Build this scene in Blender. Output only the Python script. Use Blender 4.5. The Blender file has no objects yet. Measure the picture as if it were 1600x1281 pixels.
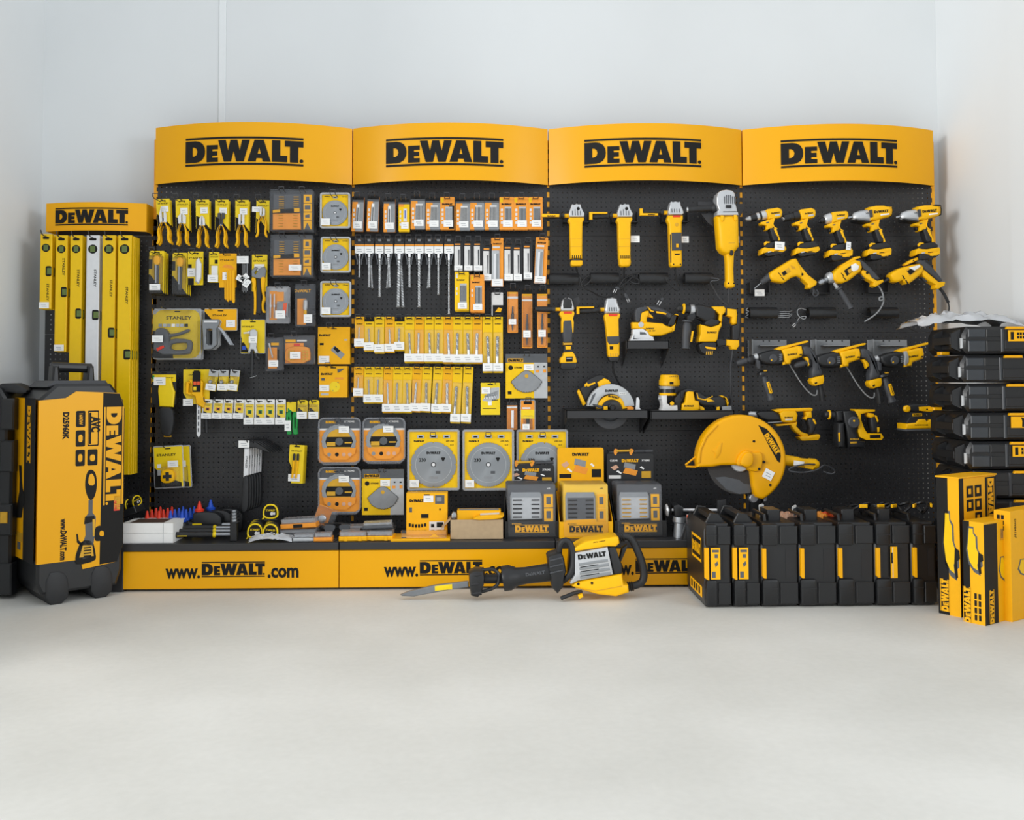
import bpy, math, random
from math import sin, cos, pi, radians, hypot, atan2
from mathutils import Vector, Matrix
random.seed(7)
SC = bpy.context.scene
COL = SC.collection
# ---------------------------------------------------------------- camera (metres: X along the racks, Y into the wall, Z up)
CX, CY, CZ = 1.693, -4.916, 0.9765
YAW, PIT, ROL, FPX = 0.02411, 0.03758, -0.00314, 1502.3
_c, _s = cos(YAW), sin(YAW)
_r = Vector((_c, -_s, 0)); _f = Vector((_s, _c, 0)); _u = Vector((0, 0, 1))
FWD = _f * cos(PIT) + _u * sin(PIT); _u2 = _u * cos(PIT) - _f * sin(PIT)
RGT = _r * cos(ROL) + _u2 * sin(ROL); UPV = _u2 * cos(ROL) - _r * sin(ROL)
cam = bpy.data.cameras.new('camera'); camo = bpy.data.objects.new('camera', cam); COL.objects.link(camo)
cam.sensor_width = 36; cam.lens = 36 * FPX / 1600; cam.shift_y = -107 / 1600; cam.clip_start = .05
camo.matrix_world = Matrix(((RGT.x, UPV.x, -FWD.x, CX), (RGT.y, UPV.y, -FWD.y, CY), (RGT.z, UPV.z, -FWD.z, CZ), (0, 0, 0, 1)))
SC.camera = camo
CAM = Vector((CX, CY, CZ))
# ---------------------------------------------------------------- light: soft daylight from an open shop front, a big window on one side
wd = bpy.data.worlds.new('daylight'); SC.world = wd; wd.use_nodes = True
wd.node_tree.nodes['Background'].inputs[0].default_value = (0.92, 0.96, 1.0, 1)
wd.node_tree.nodes['Background'].inputs[1].default_value = 0.82
def area(name, loc, target, sx, sy, power, col=(1, 1, 1)):
    l = bpy.data.lights.new(name, 'AREA'); l.shape = 'RECTANGLE'; l.size = sx; l.size_y = sy; l.energy = power; l.color = col
    o = bpy.data.objects.new(name, l); COL.objects.link(o); o.location = loc
    o.rotation_euler = (Vector(target) - Vector(loc)).to_track_quat('-Z', 'Y').to_euler()
    return o
area('shop_window_light', (-6.2, -6.4, 2.8), (2.6, -.4, 1.2), 3.4, 2.8, 480, (1.0, 0.99, 0.97))
area('right_fill_light', (9.0, -6.6, 2.8), (.6, -.2, 1.2), 2.8, 2.6, 170, (0.93, 0.97, 1.0))  # added fill lamp from the right, brightens the left wall; no door known there
vs = SC.view_settings; vs.view_transform = 'Standard'; vs.look = 'None'; vs.gamma = 1; vs.exposure = 0.25; vs.use_curve_mapping = False
try: SC.cycles.use_denoising = True; SC.cycles.max_bounces = 8; SC.cycles.transparent_max_bounces = 24
except Exception: pass
# ---------------------------------------------------------------- photo pixel -> point on a plane of the room
def ray(px, py):
    return FWD + RGT * ((px - 800) / FPX) + UPV * ((533.5 - py) / FPX)
def at(px, py, y):
    d = ray(px, py); return CAM + d * ((y - CY) / d.y)
def on_floor(px, py, z=0.0):
    d = ray(px, py); return CAM + d * ((z - CZ) / d.z)
def msize(px, py, y):                      # metres per photo pixel there
    return (at(px + 10, py, y) - at(px, py, y)).length / 10
# ---------------------------------------------------------------- materials
MAT = {}
def lin(h):
    h = h.lstrip('#'); o = []
    for i in (0, 2, 4):
        c = int(h[i:i + 2], 16) / 255; o.append(c / 12.92 if c <= .04045 else ((c + .055) / 1.055) ** 2.4)
    return (*o, 1)
def mat(name, hexc, rough=.5, metal=0.0, var=0.06, scale=40, bump=0.0, bscale=300, coat=0.0, spec=0.5):
    m = bpy.data.materials.new(name); m.use_nodes = True; nt = m.node_tree; b = nt.nodes['Principled BSDF']
    b.inputs['Roughness'].default_value = rough; b.inputs['Metallic'].default_value = metal
    b.inputs['Coat Weight'].default_value = coat; b.inputs['Specular IOR Level'].default_value = spec
    col = lin(hexc); b.inputs['Base Color'].default_value = col
    if var or bump:
        tc = nt.nodes.new('ShaderNodeTexCoord')
    if var:
        n = nt.nodes.new('ShaderNodeTexNoise'); n.inputs['Scale'].default_value = scale; n.inputs['Detail'].default_value = 3
        nt.links.new(tc.outputs['Object'], n.inputs['Vector'])
        r = nt.nodes.new('ShaderNodeMapRange'); r.inputs[1].default_value = .3; r.inputs[2].default_value = .7
        r.inputs[3].default_value = 1 - var; r.inputs[4].default_value = 1 + var
        nt.links.new(n.outputs['Fac'], r.inputs[0])
        mx = nt.nodes.new('ShaderNodeMix'); mx.data_type = 'RGBA'; mx.blend_type = 'MULTIPLY'; mx.inputs[0].default_value = 1
        mx.inputs[6].default_value = col; nt.links.new(r.outputs[0], mx.inputs[7]); nt.links.new(mx.outputs[2], b.inputs['Base Color'])
    if bump:
        n2 = nt.nodes.new('ShaderNodeTexNoise'); n2.inputs['Scale'].default_value = bscale
        nt.links.new(tc.outputs['Object'], n2.inputs['Vector'])
        bp = nt.nodes.new('ShaderNodeBump'); bp.inputs['Strength'].default_value = bump; bp.inputs['Distance'].default_value = .001
        nt.links.new(n2.outputs['Fac'], bp.inputs['Height']); nt.links.new(bp.outputs[0], b.inputs['Normal'])
    MAT[name] = m; return m
mat('wall_paint', '#dcdfe0', .85, var=.02, scale=1.4, bump=.12, bscale=120)
mat('wall_bright', '#e3e6e7', .8, var=.01)
mat('black_steel', '#2c2c2e', .42, var=.05, scale=6)
mat('dark_steel', '#1d1d1f', .5)
mat('rack_yellow', '#f2ad04', .31, var=.015, scale=3, spec=.3)
mat('strip_yellow', '#f5ab0c', .5)
mat('print_black', '#171615', .55, var=0, spec=.25)
mat('tool_yellow', '#fbbd08', .42, var=.02, spec=.3)
mat('card_yellow', '#f6d400', .45, var=.02)
mat('pack_yellow', '#f8c806', .45, var=.03, spec=.3)
mat('box_yellow', '#f8b506', .5, var=.02, spec=.3)
mat('pack_orange', '#f29a2a', .5, var=.04)
mat('rubber', '#232426', .55, var=.08, bump=.25, bscale=900)
mat('grip_grey', '#414347', .55, var=.06)
mat('black_plastic', '#1f2022', .38, var=.05)
mat('hook_wire', '#4a4b4e', .3, .5)
mat('case_plastic', '#1c1d1f', .34, var=.07, scale=12, bump=.3, bscale=700)
mat('case_light', '#34383d', .35, var=.06)
mat('silver', '#c9cbcd', .38, .55, var=.04)
mat('alu', '#e2e3e5', .45, .25, var=.03)
mat('steel', '#a9adb2', .3, .8, var=.08)
mat('grey_steel', '#85898d', .4, .5)
mat('dark_grey', '#55585c', .5)
mat('mid_grey', '#8d9093', .5)
mat('pale_grey', '#b9bcbe', .5)
mat('white', '#f3f3f1', .6, var=.015)
mat('off_white', '#dedddb', .6)
mat('ink_grey', '#8b8b8b', .6, var=0)
mat('red', '#e2371c', .45)
mat('blue', '#1e4fc0', .45)
mat('green', '#12913c', .45)
mat('orange_red', '#ee5a24', .5)
mat('level_yellow', '#f2c50a', .32, var=.02, spec=.4)
mat('skin_print', '#d8a98c', .6)
mat('cardboard', '#b89f7d', .8, var=.05)
mat('abrasive', '#3f3d3c', .9, var=.1, scale=200)
mat('blade_grey', '#94989b', .38, .35, var=.04)
mat('gold', '#d9a62c', .4, .3)
mat('vial', '#5b7030', .25, var=.1, coat=.4)
mat('leather_brown', '#4d3d36', .6)
def clear(name, tint, gloss, rough=.12, alpha=.0):
    m = bpy.data.materials.new(name); m.use_nodes = True; nt = m.node_tree; nt.nodes.clear()
    o = nt.nodes.new('ShaderNodeOutputMaterial'); t = nt.nodes.new('ShaderNodeBsdfTransparent'); g = nt.nodes.new('ShaderNodeBsdfGlossy')
    t.inputs[0].default_value = lin(tint); g.inputs['Roughness'].default_value = rough; g.inputs[0].default_value = (.95, .97, 1, 1)
    d = nt.nodes.new('ShaderNodeBsdfDiffuse'); d.inputs[0].default_value = (.85, .87, .9, 1)
    lw = nt.nodes.new('ShaderNodeLayerWeight'); lw.inputs[0].default_value = gloss
    mx = nt.nodes.new('ShaderNodeMixShader'); mx2 = nt.nodes.new('ShaderNodeMixShader'); mx2.inputs[0].default_value = alpha
    nt.links.new(t.outputs[0], mx2.inputs[1]); nt.links.new(d.outputs[0], mx2.inputs[2])
    nt.links.new(lw.outputs['Fresnel'], mx.inputs[0]); nt.links.new(mx2.outputs[0], mx.inputs[1]); nt.links.new(g.outputs[0], mx.inputs[2])
    nt.links.new(mx.outputs[0], o.inputs[0]); MAT[name] = m
clear('clear_plastic', '#fdfdfe', .12, .1, .04)
clear('frosted_plastic', '#f6f7f9', .2, .2, .3)
clear('smoke_plastic', '#e3e5ea', .2, .15, .2)
clear('bag_film', '#fafbfd', .2, .15, .6)
m = mat('disc_steel', '#9a9ea2', .33, 1.0, var=0); b = m.node_tree.nodes['Principled BSDF']; b.inputs['Anisotropic'].default_value = .75
tg = m.node_tree.nodes.new('ShaderNodeTangent'); tg.direction_type = 'RADIAL'; tg.axis = 'Y'; m.node_tree.links.new(tg.outputs[0], b.inputs['Tangent'])
def floor_mat():
    m = mat('concrete', '#c6c4be', .62, var=0); nt = m.node_tree; b = nt.nodes['Principled BSDF']; tc = nt.nodes.new('ShaderNodeTexCoord')
    def noise(sc, det):
        n = nt.nodes.new('ShaderNodeTexNoise'); n.inputs['Scale'].default_value = sc; n.inputs['Detail'].default_value = det
        nt.links.new(tc.outputs['Object'], n.inputs['Vector']); return n
    n1, n2 = noise(1.3, 8), noise(38, 5)
    ad = nt.nodes.new('ShaderNodeMath'); ad.operation = 'MULTIPLY_ADD'; ad.inputs[1].default_value = .25
    nt.links.new(n2.outputs['Fac'], ad.inputs[0]); nt.links.new(n1.outputs['Fac'], ad.inputs[2])
    cr = nt.nodes.new('ShaderNodeValToRGB'); cr.color_ramp.elements[0].position = .38; cr.color_ramp.elements[1].position = .82
    cr.color_ramp.elements[0].color = lin('#cdccc5'); cr.color_ramp.elements[1].color = lin('#e0dfd9')
    nt.links.new(ad.outputs[0], cr.inputs[0]); nt.links.new(cr.outputs[0], b.inputs['Base Color'])
    bp = nt.nodes.new('ShaderNodeBump'); bp.inputs['Strength'].default_value = .12; bp.inputs['Distance'].default_value = .002
    nt.links.new(n2.outputs['Fac'], bp.inputs['Height']); nt.links.new(bp.outputs[0], b.inputs['Normal'])
floor_mat()
# ---------------------------------------------------------------- geometry helpers
def parea(p):
    return sum(p[i][0] * p[(i + 1) % len(p)][1] - p[(i + 1) % len(p)][0] * p[i][1] for i in range(len(p))) / 2
def inset(p, d):
    n = len(p); o = []
    for i in range(n):
        ax, ay = p[i - 1]; bx, by = p[i]; cx, cy = p[(i + 1) % n]
        l1 = hypot(bx - ax, by - ay) or 1e-9; l2 = hypot(cx - bx, cy - by) or 1e-9
        n1 = (-(by - ay) / l1, (bx - ax) / l1); n2 = (-(cy - by) / l2, (cx - bx) / l2)
        mx, my = n1[0] + n2[0], n1[1] + n2[1]; k = mx * mx + my * my
        s = min(2 / max(k, 1e-6), 2.2 / max(k ** .5, 1e-3)) * d
        o.append((bx + mx * s, by + my * s))
    return o
def chaikin(p, k=1):
    for _ in range(k):
        q = []
        for i in range(len(p)):
            a, b = p[i], p[(i + 1) % len(p)]
            q += [(a[0] * .75 + b[0] * .25, a[1] * .75 + b[1] * .25), (a[0] * .25 + b[0] * .75, a[1] * .25 + b[1] * .75)]
        p = q
    return p
def rrect(x0, z0, x1, z1, r=0.0, n=3):
    if r <= 0: return [(x0, z0), (x1, z0), (x1, z1), (x0, z1)]
    o = []
    for cx, cz, a in ((x1 - r, z0 + r, -pi / 2), (x1 - r, z1 - r, 0), (x0 + r, z1 - r, pi / 2), (x0 + r, z0 + r, pi)):
        for i in range(n + 1):
            t = a + pi / 2 * i / n; o.append((cx + r * cos(t), cz + r * sin(t)))
    return o
def circ(cx, cz, r, n=24, a0=0.0, a1=2 * pi):
    full = abs(a1 - a0 - 2 * pi) < 1e-6
    return [(cx + r * cos(a0 + (a1 - a0) * i / (n if full else n - 1)), cz + r * sin(a0 + (a1 - a0) * i / (n if full else n - 1))) for i in range(n)]
class G:
    """collects geometry for one mesh object"""
    def __init__(s): s.v = []; s.f = []; s.m = []; s.mats = []
    def mi(s, m):
        if m not in s.mats: s.mats.append(m)
        return s.mats.index(m)
    def face(s, pts, m):
        b = len(s.v); s.v += [tuple(p) for p in pts]; s.f.append(tuple(range(b, b + len(pts)))); s.m.append(s.mi(m)); return s
    def rings(s, rings, m, cap0=True, cap1=True, closed=True):
        b = len(s.v); n = len(rings[0]); k = s.mi(m)
        for r in rings: s.v += [tuple(p) for p in r]
        for i in range(len(rings) - 1):
            for j in range(n if closed else n - 1):
                j2 = (j + 1) % n
                s.f.append((b + i * n + j, b + i * n + j2, b + (i + 1) * n + j2, b + (i + 1) * n + j)); s.m.append(k)
        if cap0: s.f.append(tuple(b + j for j in reversed(range(n)))); s.m.append(k)
        if cap1: s.f.append(tuple(b + (len(rings) - 1) * n + j for j in range(n))); s.m.append(k)
        return s
    def prism(s, p, y0, y1, m, bev=0.0, seg=1, back=False):
        """outline p in X,Z from y0 (back) to y1 (front, smaller), front edge eased by bev; back=True eases the back edge too"""
        if parea(p) < 0: p = list(reversed(p))
        for _ in range(9):                       # ease the edge only as far as the outline allows
            if not bev: break
            q = inset(p, bev); n = len(p)
            if all((q[(i + 1) % n][0] - q[i][0]) * (p[(i + 1) % n][0] - p[i][0]) + (q[(i + 1) % n][1] - q[i][1]) * (p[(i + 1) % n][1] - p[i][1]) >= 0 for i in range(n)) and parea(q) > 0: break
            bev *= .7
        def prof(y, d):
            if seg == 1: return [(0, y + d * bev), (bev, y)]
            return [(bev * (1 - cos(pi / 2 * i / seg)), y + d * bev * (1 - sin(pi / 2 * i / seg))) for i in range(seg + 1)]
        pr = [(0, y0)]
        if bev and back: pr = list(reversed(prof(y0, -1)))
        pr += prof(y1, 1) if bev else [(0, y1)]
        return s.rings([[(x, y, z) for x, z in (inset(p, d) if d else p)] for d, y in pr], m)
    def box(s, x0, x1, y0, y1, z0, z1, m, bev=0.0):
        return s.prism([(x0, z0), (x1, z0), (x1, z1), (x0, z1)], max(y0, y1), min(y0, y1), m, bev, 1, True)
    def tube(s, pts, r, m, n=8, cap=True):
        P = [Vector(p) for p in pts]; R = r if isinstance(r, (list, tuple)) else [r] * len(P); rings = []; ref = None
        for i, p in enumerate(P):
            t = (P[min(i + 1, len(P) - 1)] - P[max(i - 1, 0)]).normalized()
            if ref is None: ref = t.orthogonal().normalized()
            ref = (ref - t * ref.dot(t)).normalized(); b = t.cross(ref)
            rings.append([p + (ref * cos(2 * pi * j / n) + b * sin(2 * pi * j / n)) * R[i] for j in range(n)])
        return s.rings(rings, m, cap, cap)
    def lathe(s, p0, p1, prof, m, n=14, sq=1.0):
        """profile of (fraction along p0-p1, radius)"""
        a, b = Vector(p0), Vector(p1); t = (b - a).normalized(); ref = Vector((0, 1, 0)) if abs(t.y) < .9 else Vector((1, 0, 0))
        ref = (ref - t * ref.dot(t)).normalized(); bb = t.cross(ref)
        return s.rings([[a + (b - a) * f + (ref * sq * cos(2 * pi * j / n) + bb * sin(2 * pi * j / n)) * r for j in range(n)] for f, r in prof], m)
    def mesh(s, name):
        me = bpy.data.meshes.new(name); me.from_pydata(s.v, [], s.f)
        for m in s.mats: me.materials.append(MAT[m])
        me.polygons.foreach_set('material_index', s.m); me.polygons.foreach_set('use_smooth', [True] * len(s.f))
        me.update(); me.set_sharp_from_angle(angle=.62); return me
    def build(s, name, parent=None, loc=None, rot=None): return link(name, s.mesh(name), parent, loc, rot)
def link(name, me, parent=None, loc=None, rot=None, scale=None):
    o = bpy.data.objects.new(name, me); COL.objects.link(o)
    if parent is not None: o.parent = parent
    if loc is not None: o.location = loc
    if rot is not None: o.rotation_euler = rot
    if scale is not None: o.scale = scale
    return o
LABELS = {}
def tag(o, label, cat, group=None):
    o['label'] = label; o['category'] = cat
    if group: o['group'] = group
    k = label.lower(); LABELS.setdefault(k, []).append(o.name); n = len(label.split())
    if n < 4 or n > 16: print('LABEL LENGTH', n, label)
    return o
def thing(name, label, cat, loc=(0, 0, 0), rot=(0, 0, 0), group=None):
    o = bpy.data.objects.new(name, None); COL.objects.link(o); o.empty_display_size = .05
    o.location = loc; o.rotation_euler = rot; return tag(o, label, cat, group)
def struct(name, me): o = link(name, me); o['kind'] = 'structure'; return o
KIDS = {}
def clone(root, label, loc=None, rot=None, group=None):
    """copy of a thing with copies of its parts and sub-parts"""
    r = root.copy(); COL.objects.link(r)
    if loc is not None: r.location = loc
    if rot is not None: r.rotation_euler = rot
    def rec(a, b):
        for ch in a.children:
            c = ch.copy(); COL.objects.link(c); c.parent = b; rec(ch, c)
    rec(root, r); tag(r, label, root['category'], group or root.get('group')); return r
# ---------------------------------------------------------------- writing
LOGO_L = [[(23, 85), (165, 85), (215, 95), (262, 125), (290, 175), (296, 226), (290, 278), (262, 328), (215, 358), (165, 367), (23, 367), (23, 284), (122, 284), (122, 285), (150, 283), (178, 265), (190, 226), (178, 187), (150, 168), (122, 165), (122, 284), (23, 284)],
          [(317, 147), (470, 147), (470, 203), (395, 203), (395, 228), (462, 228), (462, 285), (395, 285), (395, 311), (470, 311), (470, 367), (317, 367)],
          [(472, 85), (573, 85), (604, 222), (634, 85), (724, 85), (757, 222), (787, 85), (887, 85), (808, 367), (711, 367), (677, 230), (643, 367), (549, 367)],
          [(946, 85), (1063, 85), (1151, 367), (1049, 367), (1040, 323), (1005, 323), (1005, 264), (1026, 264), (1005, 180), (986, 264), (1005, 264), (1005, 323), (971, 323), (962, 367), (857, 367)],
          [(1166, 85), (1270, 85), (1270, 284), (1357, 284), (1357, 367), (1166, 367)],
          [(1326, 85), (1556, 85), (1556, 164), (1493, 164), (1493, 367), (1390, 367), (1390, 164), (1326, 164)]]
_LG = {}
def logo_polys(bars):
    ps = [[((x - 790) / 1533, -(y - 226) / 1533) for x, y in p] for p in LOGO_L]
    if bars:
        for y0, y1 in ((42, 69), (384, 411)):
            n = 12; xs = [23 + 1533 * i / n for i in range(n + 1)]
            for i in range(n): ps.append([((x - 790) / 1533, -(y - 226) / 1533) for x, y in ((xs[i], y0), (xs[i + 1], y0), (xs[i + 1], y1), (xs[i], y1))])
        ps.append([((x - 790) / 1533, -(y - 226) / 1533) for x, y in circ(1532, 344, 24, 10)])
    return ps
def logo(parent, x, y, z, w, m='print_black', bars=False, rot=(0, 0, 0), hs=1.0, name='lettering'):
    k = (bars, m)
    if k not in _LG:
        g = G()
        for p in logo_polys(bars): g.face([(a, 0, b) for a, b in reversed(p)], m)
        _LG[k] = g.mesh('lettering')
    return link(name, _LG[k], parent, (x, y, z), rot, (w, w, w * hs))
_TX = {}
def text(parent, s, x, y, z, h, m='print_black', rot=(0, 0, 0), bold=.02, name='lettering', w=None, align='CENTER'):
    k = (s, m, bold, align)
    if k not in _TX:
        cu = bpy.data.curves.new('lettering', 'FONT'); cu.body = s; cu.size = 1; cu.offset = bold; cu.resolution_u = 2; cu.align_x = align; cu.align_y = 'CENTER'
        ob = bpy.data.objects.new('lettering', cu); COL.objects.link(ob); bpy.context.view_layer.update()
        me = bpy.data.meshes.new_from_object(ob.evaluated_get(bpy.context.evaluated_depsgraph_get())); COL.objects.unlink(ob); bpy.data.objects.remove(ob)
        for v in me.vertices: v.co = (v.co.x, 0, v.co.y)
        me.materials.clear(); me.materials.append(MAT[m]); xs = [v.co.x for v in me.vertices]; _TX[k] = (me, max(xs) - min(xs))
    me, tw = _TX[k]; sx = h if w is None else w / tw
    return link(name, me, parent, (x, y, z), rot, (sx, 1, h))
# ================================================================ the room
WY = .13
xl = at(66, 250, WY).x; xr = at(1463.5, 120, WY).x
g = G(); g.face([(xl, WY, 0), (xr, WY, 0), (xr, WY, 3.6), (xl, WY, 3.6)], 'wall_paint'); struct('wall_back', g.mesh('wall_back'))
g = G(); g.face([(xl, -2.0, 0), (xl, WY, 0), (xl, WY, 3.6), (xl, -2.0, 3.6)], 'wall_paint'); struct('wall_left', g.mesh('wall_left'))
g = G(); g.face([(xr, WY, 0), (xr, -2.0, 0), (xr, -2.0, 3.6), (xr, WY, 3.6)], 'wall_paint'); struct('wall_right', g.mesh('wall_right'))
g = G(); g.face([(xl - 4, -9, 0), (xr + 4, -9, 0), (xr + 4, WY, 0), (xl - 4, WY, 0)], 'concrete'); struct('floor', g.mesh('floor'))
p0, p1 = at(342, 90, WY), at(353, 90, WY)
g = G(); g.box(p0.x, p1.x, WY, WY - .006, 0, 3.6, 'wall_bright', .003); struct('trim_1', g.mesh('trim_1'))
d = ray(1581, 150); yy = CY + d.y * ((xr - CX) / d.x)
g = G(); g.box(xr - .02, xr, yy, -2.0, 0, 3.6, 'wall_paint', .004); struct('trim_2', g.mesh('trim_2'))
# ================================================================ racks
def peg_mesh(w, h, nx, nz):
    """steel sheet with real punched holes, 25 mm pitch, and folded edges"""
    g = G(); k = g.mi('black_steel'); V = g.v; F = g.f; p = .025; r = .0036
    ox, oz = (w - nx * p) / 2, (h - nz * p) / 2; xs = [ox + i * p for i in range(nx + 1)]; zs = [oz + i * p for i in range(nz + 1)]
    gi = {}
    for i, x in enumerate(xs):
        for j, z in enumerate(zs): gi[i, j] = len(V); V.append((x, 0, z))
    for i in range(nx):
        for j in range(nz):
            cx, cz = xs[i] + p / 2, zs[j] + p / 2; b = len(V)
            for a in range(8):
                t = -3 * pi / 4 + a * pi / 4; V.append((cx + r * cos(t), 0, cz + r * sin(t)))
            c = [gi[i, j], gi[i + 1, j], gi[i + 1, j + 1], gi[i, j + 1]]
            for q in range(4): F.append((c[q], c[(q + 1) % 4], b + (2 * q + 2) % 8, b + 2 * q + 1, b + 2 * q))
    for x0, x1, z0, z1 in ((0, w, 0, oz), (0, w, h - oz, h), (0, ox, oz, h - oz), (w - ox, w, oz, h - oz)):
        if x1 - x0 > 1e-5 and z1 - z0 > 1e-5:
            b = len(V); V += [(x0, 0, z0), (x1, 0, z0), (x1, 0, z1), (x0, 0, z1)]; F.append((b, b + 1, b + 2, b + 3))
    g.m = [k] * len(F)
    for x0, z0, x1, z1 in ((0, 0, w, 0), (w, 0, w, h), (w, h, 0, h), (0, h, 0, 0)):
        g.face([(x0, 0, z0), (x0, .018, z0), (x1, .018, z1), (x1, 0, z1)], 'black_steel')
    return g.mesh('peg_panel')
def post(root, x, z0, z1, sx=-.0075, sw=.015):
    g = G(); g.box(x - .015, x + .015, .004, .07, z0, z1, 'strip_yellow'); g.build('upright', root)
    g = G(); n = int((z1 - z0) / .05)
    for i in range(n): g.box(x + sx, x + sx + sw, .0035, .001, z0 + .05 * i + .012, z0 + .05 * i + .034, 'dark_steel')
    s = g.build('slot_strip', root); s['kind'] = 'stuff'
def arc_header(root, w, z0, z1, y0, bulge, lw, lz=0, side=.03):
    def yb(x): u = (x / w) * 2 - 1; return y0 - bulge * (1 - u * u)
    n = 24; g = G(); xs = [w * i / n for i in range(n + 1)]; t = .004
    out = [(0, side)] + [(x, yb(x)) for x in xs] + [(w, side)]
    inn = [(w - t, side)] + [(min(max(x, t), w - t), yb(x) + t) for x in reversed(xs)] + [(t, side)]
    pl = out + inn; b = len(g.v); k = g.mi('rack_yellow'); N = len(pl)
    g.rings([[(x, y, z0) for x, y in pl], [(x, y, z1) for x, y in pl]], 'rack_yellow', False, False)
    for z in (0, 1):
        o = b + z * N
        for i in range(len(out) - 1): g.f.append((o + i, o + i + 1, o + N - 2 - i, o + N - 1 - i)); g.m.append(k)
    h = g.build('header_sign', root)
    g = G()
    for p in logo_polys(True):
        g.face([(w * .473 + a * lw, yb(w * .473 + a * lw) - .0025, (z0 + z1) / 2 + lz + c * lw) for a, c in reversed(p)], 'print_black')
    g.build('lettering', h)
    g = G(); g.box(.004, w - .004, side - .002, side + .004, z0, z1 - .003, 'dark_steel'); g.build('header_back', root)
    return h
ZS = .203; TOPZ = 2.25; BD = -.4336; SHZ = .2185
PM = peg_mesh(.986, .4985, 39, 19)
WORDS = ['first rack from the wall end, with pliers and yellow hand tools', 'rack full of drill bits and saw blades', 'rack of angle grinders above display cartons', 'rack of cordless and corded drills behind the black cases']
for k in range(4):
    R_ = thing('display_rack', 'yellow and black pegboard ' + WORDS[k], 'display rack', (k, 0, 0), group='tall pegboard display racks')
    for j in range(4): link('peg_panel', PM, R_, (.007, 0, ZS + .5 * j + .0007))
    post(R_, 0, .02, 2.2, *((.0, .008) if k == 0 else (-.0075, .015)))
    if k == 3: post(R_, 1, .02, 2.2, -.009, .008)
    arc_header(R_, .994, 1.962, TOPZ, -.03, .125, .59)
    for c in R_.children:
        if c.name.startswith('header'): c.location.x = .003
    g = G(); g.box(.002, .998, .0, BD, SHZ - .034, SHZ, 'black_steel', .003); g.build('base_shelf', R_)
    g = G(); g.box(.002, .998, BD + .02, BD + .006, .012, SHZ - .036, 'rack_yellow', .0015); kb = g.build('kick_board', R_)
    g = G(); g.box(.0, 1, .05, BD + .05, .0, SHZ - .036, 'dark_steel'); g.build('base_frame', R_)
    yk = BD + .005
    text(kb, 'www.', .365, yk, .089, .088, bold=.035, w=.158, align='RIGHT')
    logo(kb, .516, yk, .1, .288, bars=True)
    text(kb, '.com', .672, yk, .089, .088, bold=.035, w=.142, align='LEFT')
# short corner rack with the spirit levels
X0 = at(72, 340, -.10).x; X1 = at(229, 340, -.10).x; HZ1 = at(80, 318, -.10).z; HZ0 = at(80, 362, -.10).z
R5 = thing('display_rack', 'short pegboard corner rack with hanging spirit levels', 'display rack', (X0, 0, 0), group='short corner rack')
wS = X1 - X0; XP = at(70.5, 500, 0).x - X0; PS = peg_mesh(wS - .005 - XP, .4985, int((wS - .015 - XP) / .025), 19)
for j in range(3): link('peg_panel', PS, R5, (XP, 0, ZS + .5 * j))
post(R5, wS + .004, .02, HZ1 - .06)
arc_header(R5, wS, HZ0, HZ1, -.10, .045, .36)
g = G(); g.box(wS - .09, wS + .03, 0, -.43, 0, SHZ, 'black_steel', .004); g.build('base_shelf', R5)
g = G(); g.box(wS - .012, wS + .03, .02, .09, 0, HZ0, 'dark_steel', .002); g.build('side_panel', R5)
# ================================================================ hooks and hanging packs
_HK = {}
def hook(px, py, yf, what, bare=.10, kind='U', dz=.0):
    """wire peg hook whose prongs pass the pack hole seen at pixel px,py on plane yf"""
    p = at(px, py, yf); L = -yf + bare; k = (kind, round(L, 2))
    if k not in _HK:
        L = round(L, 2); g = G(); r = .0023
        if kind == 'U':
            h = .0125
            g.tube([(-h, .006, .004), (-h, -.004, 0), (-h, -L + .02, 0), (-h, -L + .004, .006), (-h, -L, .02), (h, -L, .02), (h, -L + .004, .006), (h, -L + .02, 0), (h, -.004, 0), (h, .006, .004)], r, 'hook_wire', 6)
            g.box(-.02, .02, .001, -.0035, -.006, .012, 'dark_steel')
        else:
            g.tube([(0, .006, .004), (0, -.004, 0), (0, -L + .03, .0), (0, -L + .008, .008), (0, -L, .024)], r * 1.3, 'hook_wire', 6)
            g.box(-.012, .012, .001, -.0035, -.012, .014, 'dark_steel')
        _HK[k] = g.mesh('peg_hook')
    o = link('peg_hook', _HK[k], None, (p.x, -.0005, p.z + .003 + dz))
    tag(o, ('black wire loop hook holding ' if kind == 'U' else 'single black wire hook holding ') + what, 'hook', 'pegboard hooks'); return o
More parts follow.
